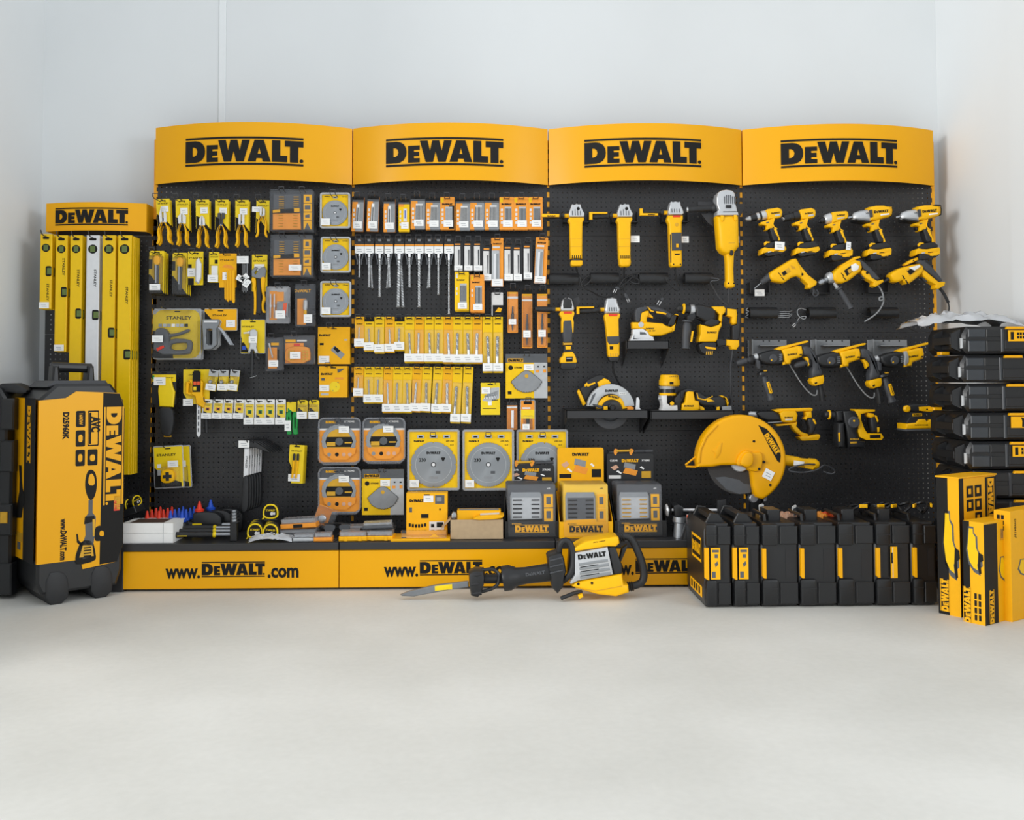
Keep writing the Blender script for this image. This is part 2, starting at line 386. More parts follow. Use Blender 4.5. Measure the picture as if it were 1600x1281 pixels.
def pack(name, label, cat, group, box, y=-.1, tilt=0.0, card='card_yellow', prints=(), sticker=None, word=None, words=(), th=.0025, r=.003, blister=None, bl_mat='clear_plastic', content=None, hole=True, rim=None, up=0.0):
    """a hanging pack: card with flat print, price label, clear blister and contents; box is its pixel box in the photo"""
    x0, y0, x1, y1 = box; c = at((x0 + x1) / 2, y0, y); s = msize((x0 + x1) / 2, y0, y); w, h = (x1 - x0) * s, (y1 - y0) * s
    R = thing(name, label, cat, c, (0, tilt, 0), group); R['w'] = w; R['h'] = h
    X = lambda u: (u - .5) * w
    Z = lambda v: -v * h
    if card:
        g = G(); g.prism(rrect(-w / 2, -h, w / 2, 0, min(r, w * .2)), 0, -th, card)
        k = 0
        for q in prints:
            k += 1; yy = -th - .00025 * k
            pts = [(X(q[1]), Z(q[4])), (X(q[3]), Z(q[4])), (X(q[3]), Z(q[2])), (X(q[1]), Z(q[2]))] if len(q) == 5 and not isinstance(q[1], tuple) else [(X(u), Z(v)) for u, v in q[1:]]
            if parea(pts) < 0: pts.reverse()
            g.face([(a, yy, b) for a, b in pts], q[0])
        if hole: g.prism(rrect(-min(.014, w * .25), -.011, min(.014, w * .25), -.006, .0024), -th, -th - .0012, 'print_black')
        cd = g.build('card', R)
        yt = -th - .0005 - .00025 * k
        if word:
            t, u, v, ww = word[:4]; m = word[4] if len(word) > 4 else 'print_black'
            if t == 'logo': logo(cd, X(u), yt, Z(v), ww * w, m)
            else: text(cd, t, X(u), yt, Z(v), ww * w * .17, m, w=ww * w)
        for t, u, v, hh, m in words: text(cd, t, X(u), yt, Z(v), hh, m)
    if content: content(R, w, h, X, Z, -th - .001)
    if blister:
        u0, v0, u1, v1, d = blister; g = G(); g.prism(rrect(X(u0), Z(v1), X(u1), Z(v0), min(.006, w * .12)), -th, -th - d, bl_mat, min(.004, d * .4), 2); g.build('blister', R)
    if rim:                                      # folded clear edge round the card
        g = G(); e = rim; ww, hh = w / 2 + e, h + e
        g.prism(rrect(-ww, -hh, ww, e, .008), .002, -th * .4, 'frosted_plastic', .002); g.build('plastic_shell', R)
    if sticker:
        u0, v0, u1, v1 = sticker[:4]; yy = sticker[4] if len(sticker) > 4 else ((-th - blister[4] - .001) if blister else -th - .003)
        sticker_mesh(R, X(u0), X(u1), Z(v1), Z(v0), yy)
    return R
def sticker_mesh(R, x0, x1, z0, z1, yy, rot=0.0):
    g = G(); w, h = x1 - x0, z1 - z0
    g.box(-w / 2, w / 2, 0, -.0006, -h / 2, h / 2, 'white')
    for a, b, c in ((-.3, .2, .1), (-.22, .28, -.18)): g.face([(a * w, -.0009, (c - .05) * h), (b * w, -.0009, (c - .05) * h), (b * w, -.0009, (c + .05) * h), (a * w, -.0009, (c + .05) * h)], 'pale_grey')
    return g.build('price_label', R, ((x0 + x1) / 2, yy, (z0 + z1) / 2), (0, rot, 0))
def behind(root, n, desc, dy=.016, dz=-.0025):
    """n more packs of the same kind on the same hook, one behind another"""
    o = []
    for i in range(n):
        l = Vector(root.location); l.y += dy * (i + 1); l.z += dz * (i + 1); l.x += .002 * (i % 2)
        o.append(clone(root, desc + (' directly behind the front one' if i == 0 else ' further back behind two others' if i == 1 else ' deepest on its hook'), l))
    return o
# ---- bits
_BIT = {}
def bit_mesh(kind, m='silver'):
    k = (kind, m)
    if k in _BIT: return _BIT[k]
    g = G(); N = 22
    if kind == 'twist':                         # unit: diameter 1, length 1 along -Z; tip at 0
        def ring(z, f):
            a = z * 14
            return [(.5 * f * (1 if j % 4 else .55) * cos(a + j * pi / 4), .5 * f * (1 if j % 4 else .55) * sin(a + j * pi / 4), -z) for j in range(8)]
        g.rings([ring(0, .05), ring(.04, .9)] + [ring(.04 + .62 * i / N, .95) for i in range(N + 1)], m, True, False)
        g.lathe((0, 0, -.66), (0, 0, -1), [(0, .48), (1, .48)], m, 8)
    elif kind == 'sds':                         # hangs by its shank, tip down
        g.lathe((0, 0, 0), (0, 0, -.13), [(0, .5), (.05, .58), (.8, .58), (1, .42)], m, 8)
        def ring(z, f):
            a = z * 60
            return [(.5 * f * (1 if j % 4 else .5) * cos(a + j * pi / 4), .5 * f * (1 if j % 4 else .5) * sin(a + j * pi / 4), -z) for j in range(8)]
        g.rings([ring(.13 + .84 * i / 44, .95) for i in range(45)], m, True, False)
        g.rings([ring(.97, 1.25), ring(.985, 1.25), ring(1, .2)], m)
    me = g.mesh('drill_bit'); _BIT[k] = me; return me
def bit(parent, x, y, z, d, L, kind='twist', rot=(0, 0, 0), m='silver', name='drill_bit'):
    return link(name, bit_mesh(kind, m), parent, (x, y, z), rot, (d, d, L))
def polys(R, name, ps, X, Z, y0, y1, m, bev=.001, parent=None, sm=0):
    g = G()
    for p in ps:
        q = [(X(u), Z(v)) for u, v in p]
        if sm: q = chaikin(q, sm)
        g.prism(q, y0, y1, m, bev)
    return g.build(name, parent or R)
ORD = ['first', 'second', 'third', 'fourth', 'fifth', 'sixth', 'seventh', 'eighth', 'ninth', 'tenth', 'eleventh', 'twelfth', 'thirteenth', 'fourteenth', 'fifteenth']
DIAG = ('print_black', (0, .52), (1, .98), (1, 1), (0, 1))
# ---------------------------------------------------------------- pliers row
KINDS = [('long-nose pliers', 0), ('diagonal cutting pliers', 1), ('small side cutters', 2), ('end-cutting pincers', 3), ('combination pliers', 4), ('round-headed cutting pliers', 5)]
def pliers(R, w, h, X, Z, y, k=0, sp=1.0):
    u = w / 20.5                                 # metre per trace pixel
    P = lambda a, b: (a * u, -b * u)
    jl = {0: [(-2, 12), (-5.5, 25), (-5, 37), (-1, 38)], 1: [(-1, 22), (-6, 27), (-5.5, 38), (-1, 40)], 2: [(-.5, 25), (-4, 30), (-4.5, 40), (-1, 42)], 3: [(-1, 21), (-5, 21.5), (-5.5, 29), (-2, 31), (-3, 42), (-.5, 42)], 4: [(-1, 22), (-4.5, 23), (-4.5, 38), (-1, 40)], 5: [(-.5, 11), (-4, 15), (-4, 22), (-2.5, 27), (-1, 27)]}[k]
    hb = {0: 37, 1: 38, 2: 41, 3: 41, 4: 39, 5: 25}[k]
    for sg in (-1, 1):
        g = G(); p = [P(a * (1 if sg < 0 else -1), b) for a, b in jl]
        g.prism(p, y - .004, y - .014, 'grip_grey' if k == 3 else 'alu', .0012); g.build('jaw', R)
        hh = chaikin([(sg * .6, hb), (sg * 2.5, hb - 1), (sg * (6.5 * sp), hb + 8), (sg * (8 * sp), hb + 17), (sg * (6.5 * sp), hb + 24), (sg * (9.5 * sp), hb + 32), (sg * (7.5 * sp), hb + 33.5), (sg * (4.5 * sp), hb + 29), (sg * (4 * sp), hb + 22), (sg * (5 * sp), hb + 14), (sg * (3.4 * sp), hb + 8)], 1)
        g = G(); g.prism([P(a, b) for a, b in hh], y - .003, y - .018, 'tool_yellow', .003, 2, True); hd = g.build('handle', R)
        g = G(); g.prism([P(a, b) for a, b in [(sg * 1.2, hb + 1), (sg * 2.4, hb + .5), (sg * (4.6 * sp), hb + 8), (sg * (4.9 * sp), hb + 13), (sg * (4.2 * sp), hb + 9)]], y - .017, y - .0195, 'rubber'); g.build('grip_inlay', hd)
    g = G(); g.lathe((0, y - .012, -(hb - 1) * u), (0, y - .0165, -(hb - 1) * u), [(0, 1.5 * u), (.8, 1.5 * u), (1, 1 * u)], 'steel', 10); g.build('pivot', R)
for i, (cx, y0, y1, tl) in enumerate(((254.5, 311, 354, -.06), (285, 311.5, 362, -.03), (316.5, 312, 358, -.02), (347, 312, 360, 0), (378.5, 312.5, 361, 0), (411.5, 313, 365, .02))):
    nm = KINDS[i][0]
    R = pack('pliers_pack', 'yellow carded ' + nm + ' with a white price label, front one in the top row', 'pliers', 'pliers in the top row', (cx - 10.5, y0, cx + 10.5, y1), -.11, tl,
             prints=[('print_black', (.02, .55), (.35, .62), (.98, .97), (.98, 1), (.02, 1))], word=('STANLEY', .52, .17, .82), sticker=((.35, .27, .9, .48) if i < 5 else (-.3, .2, .45, .36)),
             content=lambda R, w, h, X, Z, y, k=i: pliers(R, w, h, X, Z, y, k, 1.25 if k == 0 else 1.0))
    if i in (0, 1, 2, 3, 4): behind(R, 1, 'yellow carded ' + nm + ' in the top row', .03)
    hook(cx, y0 + 5, -.11, 'the ' + nm + ' card', .11)
# ---------------------------------------------------------------- second row of the first rack
def knife(R, w, h, X, Z, y):
    g = G(); g.prism(chaikin([(X(.35), Z(.12)), (X(.75), Z(.12)), (X(.75), Z(.33)), (X(.35), Z(.33))], 1), y, y - .016, 'box_yellow', .004, 2); g.build('knife_grip', R)
    polys(R, 'knife_body', [[(.38, .34), (.68, .34), (.66, .85), (.58, .9), (.42, .88)]], X, Z, y, y - .012, 'grip_grey', .003)
    polys(R, 'blade', [[(.46, .2), (.55, .2), (.55, .75), (.46, .75)]], X, Z, y - .012, y - .0145, 'steel', .0005)
for i, (b, st) in enumerate((((234, 392, 257, 460), (.12, .78, .85, .92)), ((270, 395, 293, 462), None))):
    R = pack('knife_pack', 'blister pack of a ' + ('folding knife with a low price label, at the rack edge' if i == 0 else 'long chisel with a grey handle, second along'), 'knife' if i == 0 else 'chisel', 'blister packs in the second row', b, -.11, card='card_yellow',
             prints=[DIAG, ('print_black', .04, .2, .2, .42)], word=('STANLEY', .5, .09, .72), sticker=st, blister=(.05, .12, .95, .99, .022), content=knife)
    behind(R, 2, 'yellow card pack ' + ('of the folding knife' if i == 0 else 'of the grey chisel'), .028); hook((b[0] + b[2]) / 2, b[1] + 5, -.11, ('the folding knife pack' if i == 0 else 'the grey chisel pack'), .08)
def silver_knives(R, w, h, X, Z, y):
    for k in range(3):
        polys(R, 'knife_body', [[(.52 + .1 * k, .28), (.66 + .1 * k, .22), (.86 + .08 * k, .4), (.84 + .08 * k, .8), (.7 + .08 * k, .97), (.5 + .1 * k, .9)]], X, Z, y + .012 - .0 * k - .02 * k, y - .02 * k - .005, 'alu', .003)
pack('trimming_knife_pack', 'yellow card with silver folding trimming knives hanging in front', 'knife', None, (294, 393, 318, 446), -.12, word=('STANLEY', .5, .2, .9), prints=[('print_black', .02, .38, .25, .62), ('print_black', .02, .8, .4, 1)], sticker=(.0, .5, .5, .75), content=lambda R, w, h, X, Z, y: silver_knives(R, w, h * 1.24, X, Z, y))
hook(305, 398, -.12, 'the silver trimming knives', .06)
pack('blade_pack', 'small yellow card of spare blades with a clear case', 'blades', None, (327, 394, 343, 442), -.11, prints=[('print_black', .55, .25, .85, .38), ('white', .25, .45, .85, .8)], word=('STANLEY', .5, .16, .8), sticker=(-.03, .76, .97, .99), blister=(.1, .42, .95, .98, .014))
hook(335, 399, -.11, 'the spare blade card', .08)
def putty(R, w, h, X, Z, y):
    for k, (a, d) in enumerate(((.3, 0), (.45, .02), (.62, .01), (.8, .035))):
        polys(R, 'saw_blade', [[(a, .5), (a + .16, .5), (a + .17, 1.32 + d * 3), (a + .1, 1.36 + d * 3), (a + .02, 1.32 + d * 3)]], X, Z, y + .006 - .006 * k, y - .002 - .006 * k, 'box_yellow', .0006)
pack('pad_saw_pack', 'yellow shaped card with yellow saw blades hanging below it', 'saw', None, (343, 396, 370, 450), -.11, card='box_yellow', prints=[('pack_orange', (.15, .4), (.35, .32), (.75, .36), (.88, .46), (.75, .44), (.35, .42))], word=('STANLEY', .45, .2, .8), sticker=(.2, .55, .85, .78), content=putty)
hook(352, 400, -.11, 'the card with yellow saw blades', .06, 'S')
def hexkeys(R, w, h, X, Z, y):
    for k in range(5):
        a = .3 + .12 * k; g = G(); g.tube([(X(a), y - .004 * k, Z(.1)), (X(a), y - .004 * k, Z(.95 + .04 * (k % 2)))], .0022, 'steel', 6); g.build('hex_key', R)
    for u, v, ro in ((.25, .62, .5), (.62, .6, -.7), (.8, .75, -.9)): sticker_mesh(R, X(u) - .02, X(u) + .02, Z(v) - .014, Z(v) + .014, y - .028, ro)
pack('hex_key_bunch', 'bunch of steel hex keys with several white price labels', 'hex keys', None, (374, 401, 392, 458), -.11, card=None, content=lambda R, w, h, X, Z, y: (sticker_mesh(R, X(-.1), X(.9), Z(.2), Z(0), y - .02), hexkeys(R, w, h, X, Z, y)))
hook(378, 400, -.11, 'the bunch of hex keys', .07, 'S')
def pump_pliers(R, w, h, X, Z, y):
    polys(R, 'jaw', [[(.02, .44), (.28, .33), (.42, .37), (.2, .5), (.28, .55), (.5, .42), (.62, .36), (.85, .33), (.98, .42), (.9, .62), (.62, .66), (.3, .64), (.04, .6)]], X, Z, y - .004, y - .016, 'grey_steel', .002)
    polys(R, 'handle', [[(.05, .64), (.25, .63), (.3, .72), (.3, .86), (.26, .95), (.33, 1.0), (.33, 1.62), (.18, 1.63), (.2, 1.58), (.2, 1.05), (.1, .95), (.1, .8), (.02, .72)]], X, Z, y - .004, y - .018, 'tool_yellow', .003, sm=1)
    polys(R, 'handle', [[(.6, .62), (.88, .6), (.92, .72), (.86, .8), (.86, 1.1), (.95, 1.2), (.82, 1.36), (.84, 1.5), (.98, 1.58), (.72, 1.58), (.68, 1.3), (.78, 1.18), (.66, .95)]], X, Z, y - .004, y - .018, 'tool_yellow', .003, sm=1)
    polys(R, 'grip', [[(.3, .64), (.62, .64), (.64, 1.0), (.66, 1.6), (.36, 1.6), (.34, 1.0)]], X, Z, y - .001, y - .008, 'rubber', .003)
pack('pump_pliers_pack', 'yellow card with grey-jawed water pump pliers and long handles', 'pliers', None, (394, 398, 418, 456), -.11, word=('STANLEY', .5, .17, .82), sticker=(.17, .26, .82, .44), content=pump_pliers)
hook(403, 403, -.11, 'the water pump pliers card', .08, 'S')
# ---------------------------------------------------------------- staplers and riveter
def frame_pr(g, outer, inner, y0, y1, m, bev=.002):
    """outline with one hole: outer and inner must have equal counts"""
    if parea(outer) < 0: outer = outer[::-1]
    if parea(inner) < 0: inner = inner[::-1]
    rr = [[(x, y, z) for x, z in q] for q, y in ((inner, y0), (outer, y0), (outer, y1 + bev), (inset(outer, bev), y1), (inset(inner, -bev), y1), (inner, y1 + bev), (inner, y0))]
    g.rings(rr, m, False, False)
def staple_kit(R, w, h, X, Z, y):
    polys(R, 'stapler_body', [[(.04, .5), (.09, .4), (.2, .37), (.3, .42), (.36, .52), (.36, .66), (.38, .84), (.78, .86), (.8, .92), (.03, .93)]], X, Z, y, y - .03, 'dark_grey', .006, sm=1)
    polys(R, 'lever', [[(.32, .5), (.45, .5), (.6, .47), (.76, .4), (.8, .42), (.78, .46), (.6, .53), (.42, .56), (.34, .58)]], X, Z, y - .004, y - .024, 'dark_grey', .004, sm=1)
    g = G(); o = chaikin([(X(a), Z(b)) for a, b in ((.33, .7), (.4, .6), (.78, .61), (.86, .68), (.84, .86), (.78, .93), (.36, .93), (.32, .86))], 1); i = chaikin([(X(a), Z(b)) for a, b in ((.39, .74), (.43, .7), (.72, .68), (.76, .72), (.75, .8), (.7, .84), (.42, .84), (.38, .8))], 1)
    frame_pr(g, o, i, y, y - .026, 'dark_grey', .004); g.build('hand_grip', R)
    polys(R, 'red_clip', [[(.1, .8), (.25, .74), (.27, .79), (.12, .86)]], X, Z, y - .03, y - .036, 'red', .001)
    for k, c in enumerate(('mid_grey', 'pale_grey', 'blade_grey', 'white', 'pale_grey', 'steel', 'print_black')): polys(R, 'icon', [[(.09 + .095 * k, .29), (.165 + .095 * k, .29), (.165 + .095 * k, .355), (.09 + .095 * k, .355)]], X, Z, y + .001, y - .0004, c, 0)
R = pack('staple_gun_pack', 'large blister pack holding a dark grey staple gun on yellow card', 'staple gun', None, (242, 484, 313, 560), -.1, r=.04, prints=[('print_black', (0, .42), (.4, .86), (.42, 1), (0, 1))], word=('STANLEY', .53, .17, .56), sticker=(.02, .54, .26, .68, -.05), blister=(.01, .01, .99, .99, .036), rim=.006, content=staple_kit)
behind(R, 1, 'grey staple gun blister pack', .04); hook(259, 483, -.1, 'the grey staple gun pack', .08, 'S')
def heavy_stapler(R, w, h, X, Z, y):
    for k in range(3):
        yy = y + .0 + .028 * k - .028
        g = G(); o = [(X(a), Z(b)) for a, b in ((0, .5), (.5, .5), (.54, .62), (.5, .8), (.44, .95), (.46, 1.7), (.3, 1.92), (.04, 1.95), (.02, 1.2), (0, .9))]
        i = chaikin([(X(a), Z(b)) for a, b in ((.13, .95), (.3, .95), (.3, 1.7), (.13, 1.7))], 0); i = [(X(a), Z(b)) for a, b in ((.13, .98), (.22, .96), (.3, .98), (.31, 1.1), (.31, 1.3), (.31, 1.6), (.29, 1.72), (.2, 1.73), (.13, 1.65), (.12, 1.3))]
        frame_pr(g, o, i, yy + .012, yy - .012, 'grey_steel' if k == 0 else 'pale_grey', .003); b = g.build('stapler_body', R)
        g = G(); g.tube([(X(.48), yy, Z(.9)), (X(.6), yy, Z(1.1)), (X(.74), yy, Z(1.45)), (X(.86), yy, Z(1.72))], [.007, .006, .005, .004], 'steel', 6); g.build('lever', R)
    g = G(); g.box(X(.06), X(.48), y - .04, y - .044, Z(.66), Z(.57), 'alu', .001); g.build('top_plate', R)
R = pack('heavy_stapler_pack', 'yellow card with all-metal tacker staplers hanging in front', 'staple gun', None, (320, 483, 370, 516), -.1, card='box_yellow', prints=[('print_black', (0, .1), (.3, .62), (0, .62))], word=('STANLEY', .47, .3, .45), sticker=(.68, .52, .96, .86), content=heavy_stapler, rim=.004)
hook(330, 484, -.1, 'the metal tacker staplers', .06, 'S')
def riveter(R, w, h, X, Z, y):
    g = G(); g.lathe((X(.15), y - .018, Z(.4)), (X(.5), y - .018, Z(.38)), [(0, .004), (.6, .0045), (.62, .008), (1, .008)], 'alu', 10); g.build('nose', R)
    polys(R, 'riveter_head', [[(.42, .33), (.5, .29), (.64, .29), (.72, .36), (.7, .85), (.76, 1.0), (.66, 1.02), (.58, .9), (.5, .9), (.42, 1.02), (.34, .98), (.42, .8)]], X, Z, y - .006, y - .03, 'silver', .004)
    for a, b, e in ((.5, .5, 1.72), (.66, .82, 1.2)):
        g = G(); g.tube([(X(a), y - .018, Z(.78)), (X(a + .02), y - .018, Z(1.1)), (X(b), y - .018, Z(e))], [.006, .009, .008], 'rubber', 8); g.build('handle', R)
    g = G(); g.tube([(X(.44), y - .02, Z(1.74)), (X(.72), y - .02, Z(1.68))], .0025, 'steel', 6); g.build('handle_clip', R)
pack('riveter_pack', 'yellow blister card of a hand riveter with black handles', 'riveter', None, (377, 500, 414, 552), -.1, word=('STANLEY', .3, .2, .5), prints=[('print_black', (0, .5), (.35, .98), (0, .98)), ('card_yellow', .04, .56, .2, .68), ('blue', .05, .78, .22, .9)], sticker=(.4, .5, .74, .7, -.036), content=riveter, rim=.004)
hook(395, 501, -.1, 'the hand riveter card', .07, 'S')
# ---------------------------------------------------------------- lower left of the first rack
def scraper(R, w, h, X, Z, y):
    polys(R, 'yellow_sleeve', [[(.35, .2), (.8, .2), (.9, .5), (.98, .62), (.92, 1.08), (.36, 1.06), (.3, .6)]], X, Z, y - .004, y - .02, 'card_yellow', .005)
    g = G(); g.prism(chaikin([(X(a), Z(b)) for a, b in ((.36, 1.08), (.94, 1.08), (1.0, 1.5), (.9, 1.9), (.8, 1.96), (.55, 1.94), (.42, 1.8), (.38, 1.4))], 1), y, y - .03, 'rubber', .009, 2, True); g.build('handle', R)
    polys(R, 'handle_end', [[(.55, 1.9), (.85, 1.9), (.84, 1.98), (.56, 1.98)]], X, Z, y - .004, y - .02, 'gold', .003)
pack('knife_sheath_pack', 'black hooded card with a yellow sleeve over a black handled knife', 'knife', None, (238, 580, 276, 632), -.1, card='black_plastic', prints=[('card_yellow', .02, .1, .98, .32), ('green', .02, .12, .1, .24)], word=('STANLEY', .68, .2, .4), sticker=(.14, .18, .62, .42, -.026), content=scraper)
hook(250, 581, -.1, 'the yellow sleeved knife', .07, 'S')
def drywall(R, w, h, X, Z, y):
    g = G(); g.tube([(X(a), y - .016, Z(b)) for a, b in ((.42, .3), (.2, .3), (.18, .55), (.42, .58))], .009, 'tool_yellow', 8); g.build('grip', R)
    polys(R, 'saw_body', [[(.25, .25), (.6, .2), (.8, .3), (.78, .6), (.92, .75), (.85, .9), (.55, .8), (.5, .62), (.35, .58), (.42, .4)]], X, Z, y - .004, y - .028, 'tool_yellow', .005)
    polys(R, 'sleeve', [[(.42, .05), (.72, .05), (.72, .52), (.42, .52)]], X, Z, y - .028, y - .031, 'print_black', .0005)
    polys(R, 'icon', [[(.46, .28), (.57, .28), (.57, .36), (.46, .36)], [(.6, .28), (.7, .28), (.7, .36), (.6, .36)]], X, Z, y - .031, y - .0316, 'orange_red', 0)
    polys(R, 'icon', [[(.46, .4), (.57, .4), (.57, .48), (.46, .48)]], X, Z, y - .031, y - .0316, 'card_yellow', 0)
    polys(R, 'perforated_blade', [[(.54, .56), (.62, .52), (.7, .56), (.7, 1.5), (.63, 1.57), (.55, 1.5)]], X, Z, y - .01, y - .014, 'alu', .001)
    polys(R, 'blade_slot', [[(.6, .65 + .14 * k), (.65, .65 + .14 * k), (.65, .74 + .14 * k), (.6, .74 + .14 * k)] for k in range(6)], X, Z, y - .0135, y - .0146, 'dark_grey', 0)
    g = G(); g.tube([(X(.86), y, Z(.9)), (X(.9), y, Z(1.46))], [.012, .01], 'rubber', 8); g.build('handle', R)
pack('surform_pack', 'yellow card with a yellow rasp plane and a hanging silver perforated blade', 'rasp', None, (287, 577, 328, 645), -.1, prints=[('print_black', (0, .55), (.25, .8), (.6, .8), (.6, 1), (0, 1))], word=('STANLEY', .4, .13, .4), sticker=(.0, .68, .38, .84), content=drywall)
hook(297, 577, -.1, 'the yellow rasp plane', .07, 'S')
for i, (cx, tl) in enumerate(((335, .14), (350, .03), (368, .12))):
    pack('socket_pack', 'small tilted yellow pack with a steel socket, ' + ('nearest the rasp plane', 'in the middle of three', 'farthest from the rasp plane')[i], 'socket', 'three small socket packs', (cx - 7.5, 578, cx + 7.5, 611), -.12, tl, card='card_yellow', prints=[('pale_grey', 0, 0, 1, .3)], sticker=(-.02, .67, 1.02, .97),
         content=lambda R, w, h, X, Z, y: (lambda g: (g.lathe((X(.35), y, Z(.58)), (X(.35), y - .016, Z(.58)), [(0, .009), (.8, .009), (1, .006)], 'steel', 12), g.build('socket', R)))(G()), blister=(.08, .3, .92, .68, .018))
    hook(cx, 583, -.12, ('the socket pack nearest the rasp plane', 'the middle small socket pack', 'the socket pack farthest from the rasp')[i], .06, 'S')
XS = [(325, 0), (341.5, 0), (357.5, 0), (374.5, 0), (390, 1), (406.5, 1), (422, 1), (439, 1)]
for i, (cx, gr) in enumerate(XS):
    b = (cx - 7.6, 624, cx + 7.6, 654 + 9 * gr); lab = 'white topped yellow blade card with a ' + ('green' if gr else 'red') + ' print, ' + ORD[i % 4] + ' from the ' + ('red printed ones' if gr else 'rasp plane')
    pack('small_blade_card', lab, 'blades', 'row of white topped blade cards', b, -.12, .05 if not gr else 0, card='white', prints=[('card_yellow', .12, .2, .95, .72 if gr else .7), ('green' if gr else 'red', .34, .42, .72, .58), ('print_black', (.12, .6), (.45, .68), (.45, .72), (.12, .72)), ('print_black', .42, .46, .66, .56)],
         word=('STANLEY', .5, .3, .6), sticker=(-.04, .74 if gr else .72, .98, 1.0), blister=(.1, .18, .96, .8, .008))
    hook(cx - 1, 629, -.12, ORD[i] + ' white topped blade card', .06, 'S')
def multitool(R, w, h, X, Z, y):
    for a, k in ((.0, 0), (.52, 1)):
        g = G(); o = [(X(a + p), Z(q)) for p, q in ((.05, .32), (.4, .3), (.46, .5), (.42, .8), (.46, .98), (.3, 1.0), (.1, .99), (.02, .8), (.02, .5), (.0, .4))]
        i = [(X(a + .16 + p * .3), Z(q)) for p, q in ((.1, .46), (.3, .46), (.4, .5), (.4, .6), (.4, .72), (.35, .8), (.2, .82), (.1, .8), (.05, .7), (.05, .55))]
        frame_pr(g, o, i, y, y - .014 - .004 * k, 'green', .002); g.build('bracket_arm', R)
pack('green_level_clamp', 'green plastic bracket with round holes hanging from a small yellow card', 'bracket', None, (448, 628, 467, 679), -.11, card=None, content=lambda R, w, h, X, Z, y: (polys(R, 'card', [[(0, 0), (.8, 0), (.8, .3), (0, .3)]], X, Z, y + .004, y, 'card_yellow', 0), polys(R, 'card_print', [[(.1, .18), (.5, .3), (.1, .3)]], X, Z, y, y - .0005, 'green', 0), multitool(R, w, h, X, Z, y), sticker_mesh(R, X(-.08), X(.42), Z(.88), Z(.56), y - .02, .0)))
hook(455, 629, -.11, 'the green plastic bracket', .06, 'S')
for i, cx in enumerate((473, 491)):
    pack('small_blade_card', 'domed yellow blade card with a big price label, ' + ('beside the green bracket', 'last one before the blade cases')[i], 'blades', 'two domed yellow cards', (cx - 8, 625, cx + 8, 655), -.12, 0, r=.02, prints=[('print_black', (.05, .42), (.2, .42), (.6, .62), (.05, .62))], word=('STANLEY', .5, .32, .7), sticker=(-.02, .6, .95, .97), blister=(.02, .2, 1.05, 1.0, .01))
    hook(cx - 2, 630, -.12, ('the domed card beside the green bracket', 'the last domed yellow card')[i], .05, 'S')
def tape_pack(R, w, h, X, Z, y):
    tape_body(R, X(.55), y - .03, Z(.72), .034)
def tape_body(R, x, y, z, r):
    g = G(); q = chaikin([(x - r, z - r * .95), (x + r * .9, z - r * .95), (x + r, z + r * .5), (x + r * .4, z + r), (x - r * .6, z + r), (x - r, z + r * .4)], 2)
    g.prism(q, y + .028, y - .012, 'tool_yellow', .006, 2, True); b = g.build('tape_case', R)
    g = G(); c = r * .24; d = r * .62
    g.prism([(x - c, z - d), (x + c, z - d), (x + c, z - c), (x + d, z - c), (x + d, z + c), (x + c, z + c), (x + c, z + d), (x - c, z + d), (x - c, z + c), (x - d, z + c), (x - d, z - c), (x - c, z - c)], y - .011, y - .0145, 'rubber', .001); g.build('cross_grip', b)
    return b
for i in range(2):
    R = pack('tape_measure_pack', 'clear blister pack with a yellow tape measure, ' + ('nearer the front', 'hung behind the other')[i], 'tape measure', 'tape measure blister packs', (240.5 + 12 * i, 698, 284 + 12 * i, 761), -.12 + .06 * i, -.05, prints=[('print_black', (0, .5), (.3, .72), (.95, .9), (.95, 1), (0, 1)), ('white', .1, .42, .24, .52), ('pale_grey', .1, .56, .26, .7)], word=('STANLEY', .44, .2, .7), sticker=(.55, .34, .92, .5), content=tape_pack if i == 0 else None, blister=(.28, .48, .92, .97, .03), rim=.006)
hook(257, 700, -.12, 'the tape measure packs', .03, 'S')
def pens(R, w, h, X, Z, y):
    for a in (.36, .62):
        g = G(); g.lathe((X(a), y - .006, Z(.22)), (X(a), y - .006, Z(.4)), [(0, .003), (.15, .006), (1, .006)], 'rubber', 8); g.build('marker_cap', R)
        g = G(); g.lathe((X(a - .02), y - .006, Z(.4)), (X(a - .06), y - .006, Z(.86)), [(0, .0055), (1, .005)], 'tool_yellow', 8); g.build('marker', R)
R = pack('marker_pack', 'yellow card with two black capped yellow markers', 'markers', None, (453, 695, 476, 755), -.12, .05, prints=[('print_black', (0, .42), (.22, .6), (.22, 1), (0, 1))], word=('STANLEY', .5, .16, .75), sticker=(.02, .76, .82, .95), content=pens)
behind(R, 2, 'yellow marker pack on the same hook', .03); hook(464, 698, -.12, 'the yellow marker packs', .03, 'S')
# claw hammers hanging side by side
HM = thing('claw_hammer', 'black gripped claw hammer with a polished shaft, front one of the hanging bunch', 'hammer', at(388, 692, -.2), (0, 0, 0), 'hanging claw hammers')
g = G(); sc = msize(388, 692, -.2)
q = lambda a, b: ((a - 388) * sc, -(b - 692) * sc)
g.prism([q(*p) for p in ((366, 689), (367, 697), (374, 700), (384, 700), (392, 699), (400, 699), (410, 703), (424, 708), (417, 701), (408, 696), (400, 691), (390, 690), (380, 690), (372, 690))], .012, -.012, 'black_plastic', .003, 1, True); g.build('hammer_head', HM)
g = G(); g.prism([q(*p) for p in ((382, 700), (390, 700), (389, 742), (381, 746))], .009, -.009, 'alu', .003, 1, True); g.build('shaft', HM)
g = G(); g.prism(chaikin([q(*p) for p in ((381, 744), (389, 741), (390, 770), (389, 795), (385, 800), (379, 800), (379, 775))], 1), .014, -.014, 'rubber', .006, 2, True); g.build('grip', HM)
